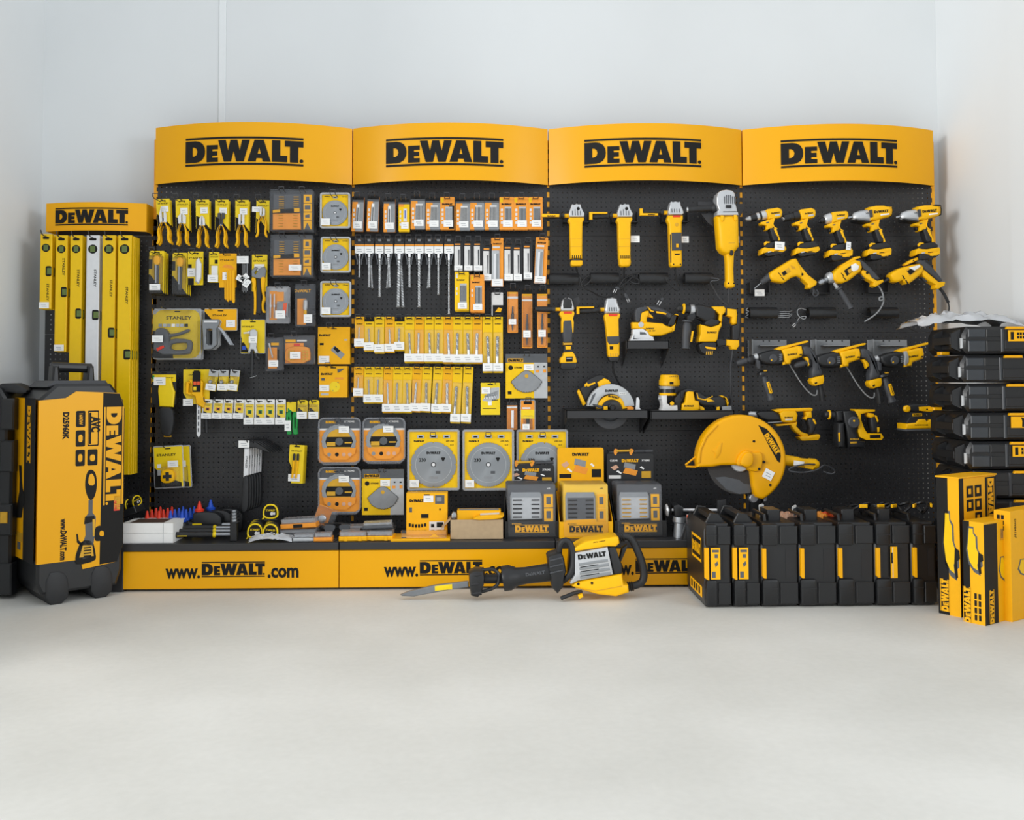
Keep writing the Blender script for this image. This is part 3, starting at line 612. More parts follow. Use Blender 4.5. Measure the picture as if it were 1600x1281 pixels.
text(HM, 'STANLEY', *(lambda p: (p[0], -.0095, p[1]))(q(386, 722)), .013, 'print_black', (0, radians(92), 0), w=.06)
for i in range(5):
    l = Vector(HM.location); l.y += .034 * (i + 1); l.x += .004 * (i + 1)
    clone(HM, 'black gripped claw hammer in the hanging bunch, ' + ORD[i + 1] + ' from the front', l)
p = at(388, 692, -.2); sticker_mesh(HM, q(374, 0)[0], q(391, 0)[0], q(0, 699)[1], q(0, 688)[1], -.016)
g = G(); g.tube([(-.012, 0, 0), (-.012, -.2, 0), (-.012, -.23, .02)], .003, 'dark_steel', 6); g.tube([(.016, 0, 0), (.016, -.2, 0), (.016, -.23, .02)], .003, 'dark_steel', 6); g.box(-.03, .03, .0, -.004, -.02, .02, 'dark_steel')
o = g.build('peg_hook', None, (p.x + .012, 0, p.z - .006)); tag(o, 'black double arm hook carrying the hanging claw hammers', 'hook', 'pegboard hooks')
# ================================================================ power tool accessories (right of rack one, rack two)
def bitset(R, w, h, X, Z, y, drv=True):
    """clear case with two columns of gold bits, dark strip across, orange tray below"""
    polys(R, 'case_back', [[(.06, .1), (.7, .1), (.7, .97), (.06, .97)]], X, Z, y, y - .01, 'dark_grey', .002)
    polys(R, 'tray', [[(.06, .56), (.69, .56), (.71, .96), (.06, .96)]], X, Z, y - .008, y - .02, 'pack_orange', .003)
    g = G()
    for c in (.2, .54):
        for k in range(7):
            z = .17 + .055 * k; g.tube([(X(c), y - .018, Z(z)), (X(c + .12), y - .018, Z(z))], .0022, 'gold', 5)
        for k in range(5):
            z = .62 + .065 * k; g.tube([(X(c), y - .022, Z(z)), (X(c + .1), y - .022, Z(z))], .0022, 'gold', 5)
    b = g.build('screwdriver_bit', R); b['kind'] = 'stuff'
    polys(R, 'title_strip', [[(.05, .49), (.7, .45), (.7, .54), (.05, .58)]], X, Z, y - .026, y - .0275, 'print_black', 0)
    polys(R, 'title_print', [[(.07, .495), (.24, .48), (.24, .55), (.07, .565)], [(.56, .45), (.69, .45), (.69, .54), (.56, .545)]], X, Z, y - .0275, y - .028, 'box_yellow', 0)
    for k in range(4): polys(R, 'picture_square', [[(.76, .1 + .215 * k), (.95, .1 + .215 * k), (.95, .3 + .215 * k), (.76, .3 + .215 * k)]], X, Z, y - .002, y - .005, 'box_yellow', .0005); 
    polys(R, 'picture_print', [[(.82, .15), (.89, .15), (.9, .26), (.81, .26)], [(.79, .36), (.92, .36), (.92, .46), (.79, .46)], [(.8, .6), (.9, .58), (.9, .66), (.8, .66)], [(.85, .78), (.93, .95), (.78, .95)]], X, Z, y - .005, y - .0055, 'dark_grey', 0)
for i, (b, hk) in enumerate((((424, 298, 491, 363), 0), ((425, 368, 490, 434), 0))):
    R = pack('bit_set_case', 'large clear case of gold bits with an orange tray, ' + ('upper one' if i == 0 else 'lower one with a price label'), 'bit set', 'large clear bit set cases', b, -.12, card='dark_grey', r=.006, blister=(0, 0, 1, 1, .04), bl_mat='clear_plastic', content=bitset, hole=False, sticker=(.45, .72, .75, .86, -.045) if i else None)
    behind(R, 2, 'large clear bit set case, ' + ('upper' if i == 0 else 'lower'), .05, -.004)
    for u in (.28, .75): hook(b[0] + (b[2] - b[0]) * u, b[1] + 4, -.12, ('the upper' if i == 0 else 'the lower') + ' large bit set case, ' + ('inner' if u > .5 else 'outer') + ' arm', .05)
def small_set(R, w, h, X, Z, y, k=0):
    if k == 0:
        for a in (.16, .32): g = G(); g.lathe((X(a), y - .008, Z(.2)), (X(a), y - .008, Z(.85)), [(0, .003), (.1, .004), (.45, .004), (.46, .006), (.55, .006), (.56, .003), (1, .003)], 'silver', 8); g.build('drill_bit', R)
        polys(R, 'bit_box', [[(.44, .45), (.92, .45), (.92, .82), (.44, .82)]], X, Z, y, y - .018, 'mid_grey', .003)
        polys(R, 'orange_band', [[(.72, .46), (.9, .44), (.82, .82), (.7, .82)]], X, Z, y - .018, y - .0186, 'orange_red', 0)
        polys(R, 'title_strip', [[(.4, .14), (.72, .14), (.72, .4), (.4, .4)]], X, Z, y - .001, y - .0016, 'pack_orange', 0)
    else:
        g = G(); g.lathe((X(.5), y - .012, Z(.36)), (X(.48), y - .012, Z(.62)), [(0, .004), (.1, .011), (.8, .012), (1, .008)], 'silver', 10); g.build('bit_holder', R)
        polys(R, 'screwdriver_handle', [[(.4, .5), (.56, .5), (.55, .82), (.42, .82)]], X, Z, y - .004, y - .02, 'tool_yellow', .005)
        for j in range(5):
            for a in (.72, .86): g = G(); g.tube([(X(a), y - .006, Z(.5 + .07 * j)), (X(a + .09), y - .006, Z(.5 + .07 * j))], .0025, 'dark_grey', 6); g.build('screwdriver_bit', R)
pack('drill_set_case', 'clear case with two silver drill bits and an orange banded box', 'bit set', None, (418, 448, 454, 506), -.11, card='pale_grey', r=.008, prints=[('pack_orange', .1, .12, .42, .9)], blister=(0, 0, 1, 1, .035), hole=False, content=small_set, sticker=(.42, .66, .85, .87, -.04)); hook(437, 451, -.11, 'the clear drill bit case', .05)
pack('bit_set_case', 'clear case with a yellow handled bit driver on dark and orange card', 'bit set', None, (463, 444, 494, 511), -.11, card='dark_grey', r=.008, prints=[('pack_orange', .06, .34, .5, .95)], words=[('DeWALT', .33, .16, .02, 'box_yellow')], blister=(0, 0, 1, 1, .035), hole=False, content=lambda *a: small_set(*a, k=1), sticker=(.46, .72, .88, .92, -.04)); hook(478, 447, -.11, 'the yellow handled bit driver case', .05)
def disc(R, x, y, z, r, m='blade_grey', seg=0, name='saw_blade', teeth=0, th=.003):
    g = G(); n = 120 if seg else 64 if not teeth else teeth * 2; p = []
    for i in range(n):
        a = 2 * pi * i / n; rr = r
        if teeth: rr = r if i % 2 == 0 else r * .955
        elif seg and i % (n // seg) == 0: rr = r * .94
        p.append((x + rr * cos(a), z + rr * sin(a)))
    g.prism(p, y, y - th, m); d = g.build(name, R)
    g = G(); g.prism(circ(x, z, r * .115, 16), y - th, y - th - .001, 'dark_steel'); g.prism(circ(x, z, r * .075, 12), y - th - .0009, y - th - .0015, 'alu'); g.build('arbor_hole', d)
    g = G(); o = circ(x, z, r * .8, 40); i_ = circ(x, z, r * .785, 40); frame_pr(g, o, i_, y - th, y - th - .0008, 'pale_grey', .0001); g.build('groove_ring', d); return d
def blade_frame(R, w, h, X, Z, y, seg=10, teeth=0, tiny=True):
    e = w * (.06 if tiny else .045)
    g = G(); o = rrect(-w / 2 - e, -h - e * 1.1, w / 2 + e, e, .012, 3); i = rrect(-w / 2 + .001, -h + .001, w / 2 - .001, -.001, .004, 3)
    frame_pr(g, o, i, y + .006, y - .012, 'pale_grey' if tiny else 'frosted_plastic', .003); g.build('tray_frame', R)
    r = w * (.47 if not tiny else .475); cz = Z(.585 if not tiny else .57)
    d = disc(R, X(.5), y - .002, cz, r, 'disc_steel', seg, 'saw_blade', teeth)
    yt = y - .0065
    logo(d, X(.5), yt, cz + r * .52, r * .62); text(d, '230', X(.27), yt, cz + r * .2, r * .2, bold=.04) if not tiny else None
    g = G(); g.face([(X(.7) + a * r, yt, cz + r * .22 + b * r) for a, b in ((-.1, .06), (0, -.1), (.1, .06), (.06, .1), (-.06, .1))], 'print_black'); g.face([(a * r + X(.5), yt, cz + b * r) for a, b in ((.1, -.4), (.3, -.4), (.3, -.28), (.1, -.28))], 'dark_grey'); g.face([(a * r + X(.5), yt, cz + b * r) for a, b in ((-.2, -.62), (.2, -.62), (.2, -.52), (-.2, -.52))], 'mid_grey'); g.build('blade_print', d)
    polys(R, 'hang_slot', [[(.42, .06), (.58, .06), (.58, .12), (.42, .12)]] + ([] if tiny else [[(.16, .06), (.3, .06), (.3, .12), (.16, .12)], [(.7, .06), (.84, .06), (.84, .12), (.7, .12)]]), X, Z, y, y - .002, 'pale_grey', .0005)
    polys(R, 'hang_hole', [[(.45, .08), (.55, .08), (.55, .105), (.45, .105)]] + ([] if tiny else [[(.19, .08), (.27, .08), (.27, .105), (.19, .105)], [(.73, .08), (.81, .08), (.81, .105), (.73, .105)]]), X, Z, y - .002, y - .0026, 'print_black', 0)
for i, (b) in enumerate(((503, 304, 545, 355), (504, 373, 546, 424), (503.5, 442, 546.5, 493))):
    pack('diamond_disc_pack', 'grey framed pack with a small cutting disc on yellow card, ' + ('topmost of three', 'middle of three', 'lowest of three')[i], 'cutting disc', 'small cutting disc packs', b, -.13, card='pack_yellow', hole=False, content=lambda R, w, h, X, Z, y, i=i: blade_frame(R, w, h, X, Z, y, (12, 1, 8)[i], 30 if i == 0 else 0), word=('logo', .2, .06, .2), words=[('125 mm', .84, .07, .008, 'print_black')], sticker=(0, .76, .33, .97, -.02))
    hook((b[0] + b[2]) / 2, b[1] + 5, -.13, ('the topmost', 'the middle', 'the lowest')[i] + ' small cutting disc pack', .09)
pack('accessory_case', 'clear case with a silver drill bit and coiled screws on orange card', 'bit set', None, (417, 527, 444, 580), -.1, card='dark_grey', r=.006, prints=[('pack_orange', .08, .3, .6, .92), ('box_yellow', .25, .16, .7, .24), ('print_black', .62, .36, .72, .7)], hole=False, blister=(0, 0, 1, 1, .03), content=lambda R, w, h, X, Z, y: bit(R, X(.38), y - .01, Z(.62), .009, w * .9, 'twist', (pi, -.25, 0)), sticker=(.2, .68, .75, .87, -.036)); hook(427, 529, -.1, 'the coiled screw case', .05)
def socket_set(R, w, h, X, Z, y):
    g = G(); g.prism(chaikin([(X(.05), Z(.95)), (X(.05), Z(.5)), (X(.25), Z(.38)), (X(.75), Z(.38)), (X(.85), Z(.5)), (X(.85), Z(.95))], 1), y, y - .03, 'pack_orange', .006, 2); t = g.build('bit_tray', R)
    g = G()
    for c in (.16, .27, .62, .73):
        for k in range(4): g.box(X(c), X(c + .08), y - .03, y - .034, Z(.58 + .09 * k), Z(.52 + .09 * k), 'gold')
    b = g.build('screwdriver_bit', t); b['kind'] = 'stuff'
pack('bit_set_case', 'wide clear case with rows of gold bits in an arched orange tray', 'bit set', None, (445, 524, 493, 570), -.11, card='dark_grey', r=.006, prints=[('box_yellow', .03, .14, .36, .24), ('pack_orange', .02, .26, .62, .95), ('off_white', .4, .15, .72, .21), ('red', .3, .28, .5, .36)], hole=False, blister=(0, 0, 1, 1, .04), content=socket_set, sticker=(.24, .57, .58, .8, -.05)); hook(462, 526, -.11, 'the arched tray bit case', .05)
def ybox(name, label, b, y, d, cont, prints=(), word=None, sticker=None, words=()):
    R = pack(name, label, 'box', None, b, y, card='box_yellow', th=.0025, r=.0, prints=prints, word=word, words=words, sticker=sticker, content=cont)
    g = G(); w, h = R['w'], R['h']; g.box(-w / 2, w / 2, d, -.0003, -h, 0, 'box_yellow', .001); g.build('carton', R); return R
def gsticker(R, w, h, X, Z, y):
    polys(R, 'box_print', [[(.4, .62), (.52, .5), (.84, .74), (.72, .86)]], X, Z, y, y - .0004, 'mid_grey', 0); polys(R, 'box_print', [[(.48, .58), (.54, .52), (.7, .64), (.62, .7)]], X, Z, y - .0004, y - .0008, 'print_black', 0)
ybox('paper_box', 'flat yellow box of sanding sheets with a picture of a grey strip', (497, 511, 547, 569), -.08, .05, gsticker, [('pale_grey', .82, .33, .92, .37), ('print_black', .06, .43, .18, .49)], ('logo', .22, .22, .36), (.03, .78, .36, .97)); hook(518, 513, -.08, 'the box of sanding sheets', .08)
def gdisc(R, w, h, X, Z, y):
    g = G(); g.prism(circ(X(.55), Z(.66), w * .19, 20), y, y - .0005, 'card_yellow'); g.build('box_print', R)
    polys(R, 'box_print', [[(.64, .1), (.8, .08), (.9, .08), (.78, .16), (.66, .22)], [(.08, .38), (.2, .38), (.2, .46), (.08, .46)], [(.64, .52), (.68, .5), (.68, .54)], [(.58, .66), (.62, .64), (.62, .68)], [(.46, .78), (.5, .76), (.5, .8)]], X, Z, y - .0005, y - .0009, 'dark_grey', 0)
ybox('paper_box', 'flat yellow box of sanding discs with a round yellow picture', (499, 572, 543, 621), -.09, .05, gdisc, [('pale_grey', .06, .86, .34, .93), ('pack_orange', .56, .36, .86, .42)], ('logo', .27, .25, .42), (.02, .6, .36, .8)); hook(516, 574, -.09, 'the box of sanding discs', .08)
# saw blade clamshells
def clam(R, w, h, X, Z, y):
    g = G(); g.prism(rrect(-w / 2, -h, w / 2, 0, w * .14, 5), y, y - .004, 'smoke_plastic', .002); g.build('shell_back', R)
    polys(R, 'card', [[(.03, .04), (.97, .04), (.97, .24), (.03, .24)]], X, Z, y - .004, y - .005, 'dark_grey', 0)
    polys(R, 'card_print', [[(.02, .27), (.98, .27), (.98, .92), (.85, .97), (.02, .97)]], X, Z, y - .004, y - .0052, 'pack_orange', 0)
    polys(R, 'card_print', [[(.02, .24), (.98, .24), (.98, .28), (.02, .28)]], X, Z, y - .004, y - .0056, 'off_white', 0)
    d = disc(R, X(.48), y - .007, Z(.52), w * .405, 'blade_grey', 0, 'saw_blade', 24)
    g = G(); g.prism(circ(X(.48), Z(.53), w * .3, 30), y - .0108, y - .0112, 'gold'); g.build('blade_label', d)
    polys(R, 'blade_label', [[(.2, .42), (.78, .42), (.81, .52), (.76, .64), (.21, .64), (.17, .52)]], X, Z, y - .0112, y - .0122, 'print_black', 0)
    g = G(); g.prism(circ(X(.49), Z(.52), w * .09, 16), y - .0122, y - .0134, 'dark_grey', .0004); g.build('arbor_disc', R)
    polys(R, 'label_print', [[(.2, .53), (.4, .53), (.4, .62), (.2, .62)], [(.62, .53), (.78, .53), (.78, .56), (.62, .56)]], X, Z, y - .0122, y - .0126, 'gold', 0)
    polys(R, 'orange_band', [[(.12, .66), (.88, .66), (.86, .78), (.66, .92), (.34, .92), (.14, .78)]], X, Z, y - .0122, y - .014, 'pack_orange', 0)
    for k, (a, c) in enumerate(((.26, 'mid_grey'), (.44, 'print_black'), (.6, 'skin_print'), (.74, 'skin_print'))): g = G(); g.prism(circ(X(a), Z(.8), w * .045, 12), y - .014, y - .0146, c); g.build('band_print', R)
    logo(R, X(.29), y - .0062, Z(.1), w * .24, 'box_yellow', True); text(R, 'XTREME', X(.72), y - .0062, Z(.09), .012, 'off_white', w=w * .24)
    g = G(); o = rrect(-w / 2, -h, w / 2, 0, w * .14, 5); i = rrect(-w / 2 + .008, -h + .008, w / 2 - .008, -.008, w * .12, 5); frame_pr(g, o, i, y - .002, y - .022, 'smoke_plastic', .004); g.build('shell_rim', R)
    polys(R, 'latch', [[(.08, .99), (.92, .99), (.88, 1.03), (.12, 1.03)]], X, Z, y, y - .012, 'smoke_plastic', .002)
for i, b in enumerate(((498, 652, 565, 724), (567, 652, 634, 722), (498, 729, 565, 801))):
    R = pack('saw_blade_case', 'round cornered orange and grey saw blade case, ' + ('upper one at the rack joint', 'beside the large cutting discs', 'lower one above the piled cases')[i], 'saw blade', 'round cornered saw blade cases', b, -.14, card=None, content=clam, sticker=(.48, .19, .72, .33, -.018))
    hook((b[0] + b[2]) / 2, b[1] + 8, -.14, 'the saw blade case ' + ('at the rack joint', 'beside the large discs', 'above the piled cases')[i], .08)
def segment(R, w, h, X, Z, y):
    pts = [(X(u), Z(v)) for u, v in ((.46, .385), (.54, .385), (.6, .41), (.84, .6), (.86, .63), (.85, .66))]
    n = 30
    for k in range(1, n):
        a = pi * (.06 + .88 * k / n); q = .93 if k % 2 else 1; pts.append((X(.5 + .355 * cos(a) * q), Z(.6 + .275 * sin(a) * q)))
    pts += [(X(u), Z(v)) for u, v in ((.15, .66), (.14, .63), (.16, .6), (.4, .41))]
    g = G(); g.prism([((a - 0) * 1.03, (b - Z(.62)) * 1.03 + Z(.62)) for a, b in pts], y, y - .001, 'print_black'); g.build('blade_outline', R)
    g = G(); g.prism(pts, y - .001, y - .003, 'mid_grey', .0004); b = g.build('segment_blade', R)
    g = G(); g.prism(circ(X(.5), Z(.5), w * .045, 16), y - .003, y - .0036, 'gold'); g.build('arbor_hole', b)
def seg_pack(label, b, y, hooktxt, top):
    R = pack('segment_blade_pack', label, 'saw blade', 'segment saw blade cards', b, y, card='pack_yellow', r=.002, hole=False, prints=[('dark_grey', 0, 0, 1, .2), ('pale_grey', .68, .2, 1, 1), ('box_yellow', .05, .1, .42, .185), ('print_black', .05, .84, .14, .91), ('pack_orange', .72, .36, .8, .42), ('pack_orange', .9, .35, .97, .42), ('print_black', .76, .27, .8, .3), ('print_black', .9, .27, .95, .3)], word=('logo', .24, .142, .35, 'print_black'), words=[('XTREME', .3, .31, .011, 'print_black')], sticker=(.44, .23, .67, .37, -.006),
         content=lambda R, w, h, X, Z, yy: (segment(R, w, h, X, Z, yy - .003), (lambda g: (g.prism(circ(X(.12), Z(.31), w * .055, 14), yy, yy - .0005, 'print_black'), g.build('roundel', R)))(G())), up=top)
    hook((b[0] + b[2]) / 2, b[1] + 4, y, hooktxt, .08); return R
seg_pack('yellow and grey card with a segment saw blade, above the orange sandpaper box', (566, 733, 631, 804), -.14, 'the segment blade card by the orange box', 0)
seg_pack('yellow and grey card with a segment saw blade, high beside the rack joint', (790, 553, 855, 622), -.1, 'the high segment blade card', 0)
# ---------------------------------------------------------------- rack two, top row of jigsaw blade cards
TOP = [(560, 307, 362, 'g1'), (583.5, 306, 362, 'g1'), (608.5, 310, 363, 'g1'), (631.5, 311, 362, 'y'), (653, 306, 358, 'g5'), (676.5, 309, 359, 'g5'), (699, 308, 359, 'o5b'), (723, 310, 360, 'g5'), (745.5, 309, 359, 'g5'), (768.5, 309, 359, 'g5'), (791.5, 308, 359, 'o5'), (814, 308, 359, 'o5'), (836.5, 308, 358.5, 'o5')]
def jig(R, w, h, X, Z, y, kind):
    if kind == 'g1':
        polys(R, 'white_insert', [[(.4, .22), (.62, .22), (.62, .78), (.4, .78)]], X, Z, y, y - .0006, 'white', 0); polys(R, 'saw_blade', [[(.46, .32), (.56, .32), (.56, .75), (.46, .75)]], X, Z, y - .0006, y - .002, 'dark_grey', 0)
    elif kind == 'y':
        polys(R, 'white_insert', [[(.45, .3), (.75, .3), (.75, .7), (.45, .7)]], X, Z, y, y - .0006, 'off_white', 0); polys(R, 'saw_blade', [[(.56, .35), (.64, .35), (.64, .6), (.56, .6)]], X, Z, y - .0006, y - .002, 'blue', 0)
    else:
        z0 = .3 if kind[0] == 'g' else .36
        polys(R, 'white_insert', [[(.36, z0 - .06), (.84, z0 - .06), (.84, .8), (.36, .8)]], X, Z, y, y - .0004, 'off_white' if kind[0] == 'g' else 'pale_grey', 0)
        for k in range(5): polys(R, 'saw_blade', [[(.39 + .092 * k, z0), (.44 + .092 * k, z0 - .01), (.44 + .092 * k, .76), (.39 + .092 * k, .78)]], X, Z, y - .0004, y - .0022, 'dark_grey' if kind != 'o5b' else 'steel', 0)
for i, (cx, y0, y1, kd) in enumerate(TOP):
    hw = 9.0 if kd == 'g1' else 8.7 if kd == 'y' else 11.2; gcol = {'g1': 'mid_grey', 'g5': 'mid_grey', 'y': 'pack_yellow', 'o5': 'pack_orange', 'o5b': 'pack_orange'}[kd]
    pr = [('print_black', 0, 0, 1, .1), ('dark_grey', .0, .1, 1, .16), ('pack_orange', .02, .16, .48, .24)] if kd[0] in 'gy' else [('pack_yellow', .04, .03, .24, .16)]
    pr += [('pack_orange', (0, .24), (.36, .24), (.28, .8), (.3, 1), (0, 1))] if kd[0] == 'g' else [('print_black', .6, .26, .98, .98)] if kd == 'o5b' else []
    for k in range(4): pr.append(('off_white', .1, .36 + .13 * k, .24, .44 + .13 * k))
    lb = {'g1': 'grey and orange jigsaw blade pack with one dark blade', 'y': 'narrow yellow jigsaw blade pack with a blue centred blade', 'g5': 'grey and orange jigsaw blade card with five dark blades', 'o5': 'orange jigsaw blade card with five dark blades', 'o5b': 'orange and black card with shining jigsaw blades'}[kd]
    R = pack('jigsaw_blade_pack', lb + ', ' + ORD[i] + ' in the top row', 'jigsaw blades', 'jigsaw blade packs in the top row', (cx - hw, y0, cx + hw, y1), -.1, .03 if i < 2 else 0, card=gcol, r=.004, prints=pr, word=('logo', .5, .22, .7) if kd[0] == 'o' else None, sticker=(.24 if kd != 'g1' else .14, .72, .9, .92), content=lambda R, w, h, X, Z, y, k=kd: jig(R, w, h, X, Z, y, k), blister=None)
    if kd == 'g1': g = G(); w, h = R['w'], R['h']; g.box(-w / 2, w / 2, .022, 0, -h, -h * .02, 'pack_orange', .001); g.build('carton', R)
    else: behind(R, 1, lb.split(' with')[0] + ', ' + ORD[i] + ' in the top row', .012)
    hook(cx, y0 + 4, -.1, 'the ' + ORD[i] + ' jigsaw blade pack', .07)
# ---------------------------------------------------------------- SDS bits
SDS = [(562, 435, 0, 8), (577, 451, .0, 9), (593.5, 466, 0, 9), (607, 451, .04, 11), (624, 482, -.02, 13), (640, 451, 0, 10), (655, 482, .0, 11), (671, 451, 0, 9), (685, 462, 0, 8), (701.5, 493, 0, 8)]
for i, (cx, yb, tl, dm) in enumerate(SDS):
    s = msize(cx, 380, -.1); c = at(cx, 372, -.1)
    R = thing('masonry_bit', 'masonry drill bit in a black hanger with a white label, ' + ORD[i] + ' in its row', 'drill bit', c, (0, 0, 0), 'masonry bits on black hangers')
    g = G(); w = 7.2 * s
    g.prism(rrect(-w, -24 * s, w, 0, .003), 0, -.004, 'black_plastic', .001); g.prism(rrect(-.008, -5 * s, .008, -2 * s, .002), -.004, -.0045, 'mid_grey'); g.build('hanger', R)
    for sg in (-1, 1):
        g = G(); g.prism([(sg * w, -24 * s), (sg * w * .75, -24 * s), (sg * w * .3, -36 * s), (sg * w * .32, -42 * s), (sg * w * .6, -42 * s), (sg * w * .55, -37 * s)], 0, -.012, 'dark_grey', .001); g.build('clip_arm', R)
    g = G(); g.box(-w, w, -.004, -.005, -12.2 * s, -10 * s, 'pack_orange'); g.build('brand_strip', R)
    sticker_mesh(R, -w * (1.02), w * 1.02, -25 * s, -13 * s, -.0056)
    Ln = (yb - 397) * s; bit(R, 0, -.007, -24.5 * s, dm * .001 * 1.35, Ln, 'sds', (0, -tl, 0))
    if i in (1, 3, 4, 7): bit(R, .004, .012, -26 * s, dm * .001 * 1.3, Ln * .98, 'sds', (0, (-.055, .07, -.05, .08)[(1, 3, 4, 7).index(i)], 0), name='drill_bit')
    hook(cx, 377, -.1, 'the ' + ORD[i] + ' masonry bit', .06)
WP = [(716.5, 375, 423, 0), (732, 375, 423, 0), (747, 375, 423, 0), (761.5, 381, 438, 0), (777, 372, 447, 1), (794.5, 379, 438, 0), (809, 380, 438, 0), (824.5, 377, 436, 0), (847, 371, 442, 1)]
def sabre(R, w, h, X, Z, y, k):
    if k: 
        polys(R, 'clear_window', [[(.04, .26), (.68, .26), (.68, .94), (.04, .94)]], X, Z, y, y - .006, 'pale_grey', .002)
        for j, (u, c) in enumerate(((.3, 'alu'), (.5, 'blade_grey'))): polys(R, 'saw_blade', [[(u - .08, .34), (u + .1, .32), (u + .08, .92), (u - .1, .92)]], X, Z, y - .006, y - .008, c, 0)
    else:
        polys(R, 'clear_window', [[(.05, .2), (.7, .2), (.7, .98), (.05, .98)]], X, Z, y, y - .006, 'off_white', .002); polys(R, 'saw_blade', [[(.48, .32), (.6, .32), (.58, .8), (.5, .82)]], X, Z, y - .006, y - .008, 'grip_grey', 0)
for i, (cx, y0, y1, k) in enumerate(WP):
    hw = 9.5 if k else 7.2
    R = pack('sabre_blade_pack', ('orange hooked card with long silver sabre saw blades' if k else 'white and black sleeve of sabre saw blades') + ', ' + ORD[i] + ' in its row', 'saw blades', 'sabre saw blade packs', (cx - hw, y0, cx + hw, y1), -.1, .05 if i == 8 else 0, card='pack_orange' if k else 'black_plastic', prints=[('pack_orange', .1, .12, .7, .16)] if not k else [('off_white', .12, .17, .7, .21)], word=('logo', .5, .12, .7) if k else None, sticker=(.04, .84 if not k else .86, .94, 1.0, -.012), content=lambda R, w, h, X, Z, y, k=k: sabre(R, w, h, X, Z, y, k))
    behind(R, 1, ('orange sabre saw blade card' if k else 'white and black sabre blade sleeve') + ', ' + ORD[i] + ' in its row', .02)
    hook(cx, y0 + 4, -.1, 'the ' + ORD[i] + ' sabre blade pack', .06)
for i, (cx, y0, y1) in enumerate(((721.5, 425, 485), (745.5, 429, 487))):
    R = pack('jigsaw_blade_pack', ('yellow' if i == 0 else 'orange') + ' card of long grey jigsaw blades, ' + ('under the white sleeves', 'second under the white sleeves')[i], 'jigsaw blades', 'two jigsaw blade cards below the sleeves', (cx - 11, y0, cx + 11, y1), -.13, card=('pack_yellow', 'pack_orange')[i], r=.004, prints=[('pack_yellow' if i else 'off_white', .08, .05, .22, .16), ('off_white', .1, .4, .2, .47), ('off_white', .1, .53, .2, .6)], word=('logo', .42, .21, .55), sticker=(.22, .8, .86, .96), content=lambda R, w, h, X, Z, y: jig(R, w, h, X, Z, y, 'o5'))
    behind(R, 2, ('yellow' if i == 0 else 'orange') + ' long jigsaw blade card', .02); hook(cx, y0 + 5, -.13, ('the yellow' if i == 0 else 'the orange') + ' long jigsaw blade card', .07)
def holesaw(R, w, h, X, Z, y):
    g = G(); g.lathe((X(.5), y - .006, Z(.42)), (X(.46), y - .006, Z(.95)), [(0, .003), (.3, .005), (.32, .007), (.7, .006), (1, .002)], 'grip_grey', 8); g.build('blade', R)
EX = [((768, 457, 786, 493), 'pack', 'white and black hole cutter pack with a yellow triangle', 'off_white', [('print_black', .1, .55, 1, 1), ('box_yellow', (.3, .85), (.6, .65), (.9, .7), (.8, .85))]),
      ((793, 449, 809, 520), 'long', 'long clear pack with a bent grey blade, first of three slim packs', 'pack_orange', [('print_black', 0, 0, 1, .1), ('box_yellow', .1, .1, .9, .14), ('off_white', 0, .2, 1, .25)]),
      ((815.5, 452, 831.5, 544), 'long', 'long clear pack with a twisted auger bit, middle of three slim packs', 'pack_orange', [('print_black', 0, 0, 1, .08), ('box_yellow', .1, .08, .9, .12), ('off_white', 0, .17, 1, .2)]),
      ((839, 452, 855, 543), 'long', 'long clear pack with a toothed grey blade, last of three slim packs', 'pack_orange', [('print_black', 0, 0, 1, .08), ('box_yellow', .1, .08, .9, .12), ('off_white', 0, .17, 1, .2)])]
for i, (b, kd, lb, cc, pr) in enumerate(EX):
    pack('accessory_pack', lb, 'accessory', 'slim accessory packs', b, -.09, card=cc, r=.004, prints=pr, content=holesaw if kd == 'long' else None, blister=(.06, .1, .94, .98, .015) if kd == 'long' else None, sticker=(.1, .7, .82, .82) if kd == 'long' else None); hook((b[0] + b[2]) / 2, b[1] + 3, -.09, ('the white hole cutter pack', 'the bent blade pack', 'the auger bit pack', 'the toothed blade pack')[i], .07)
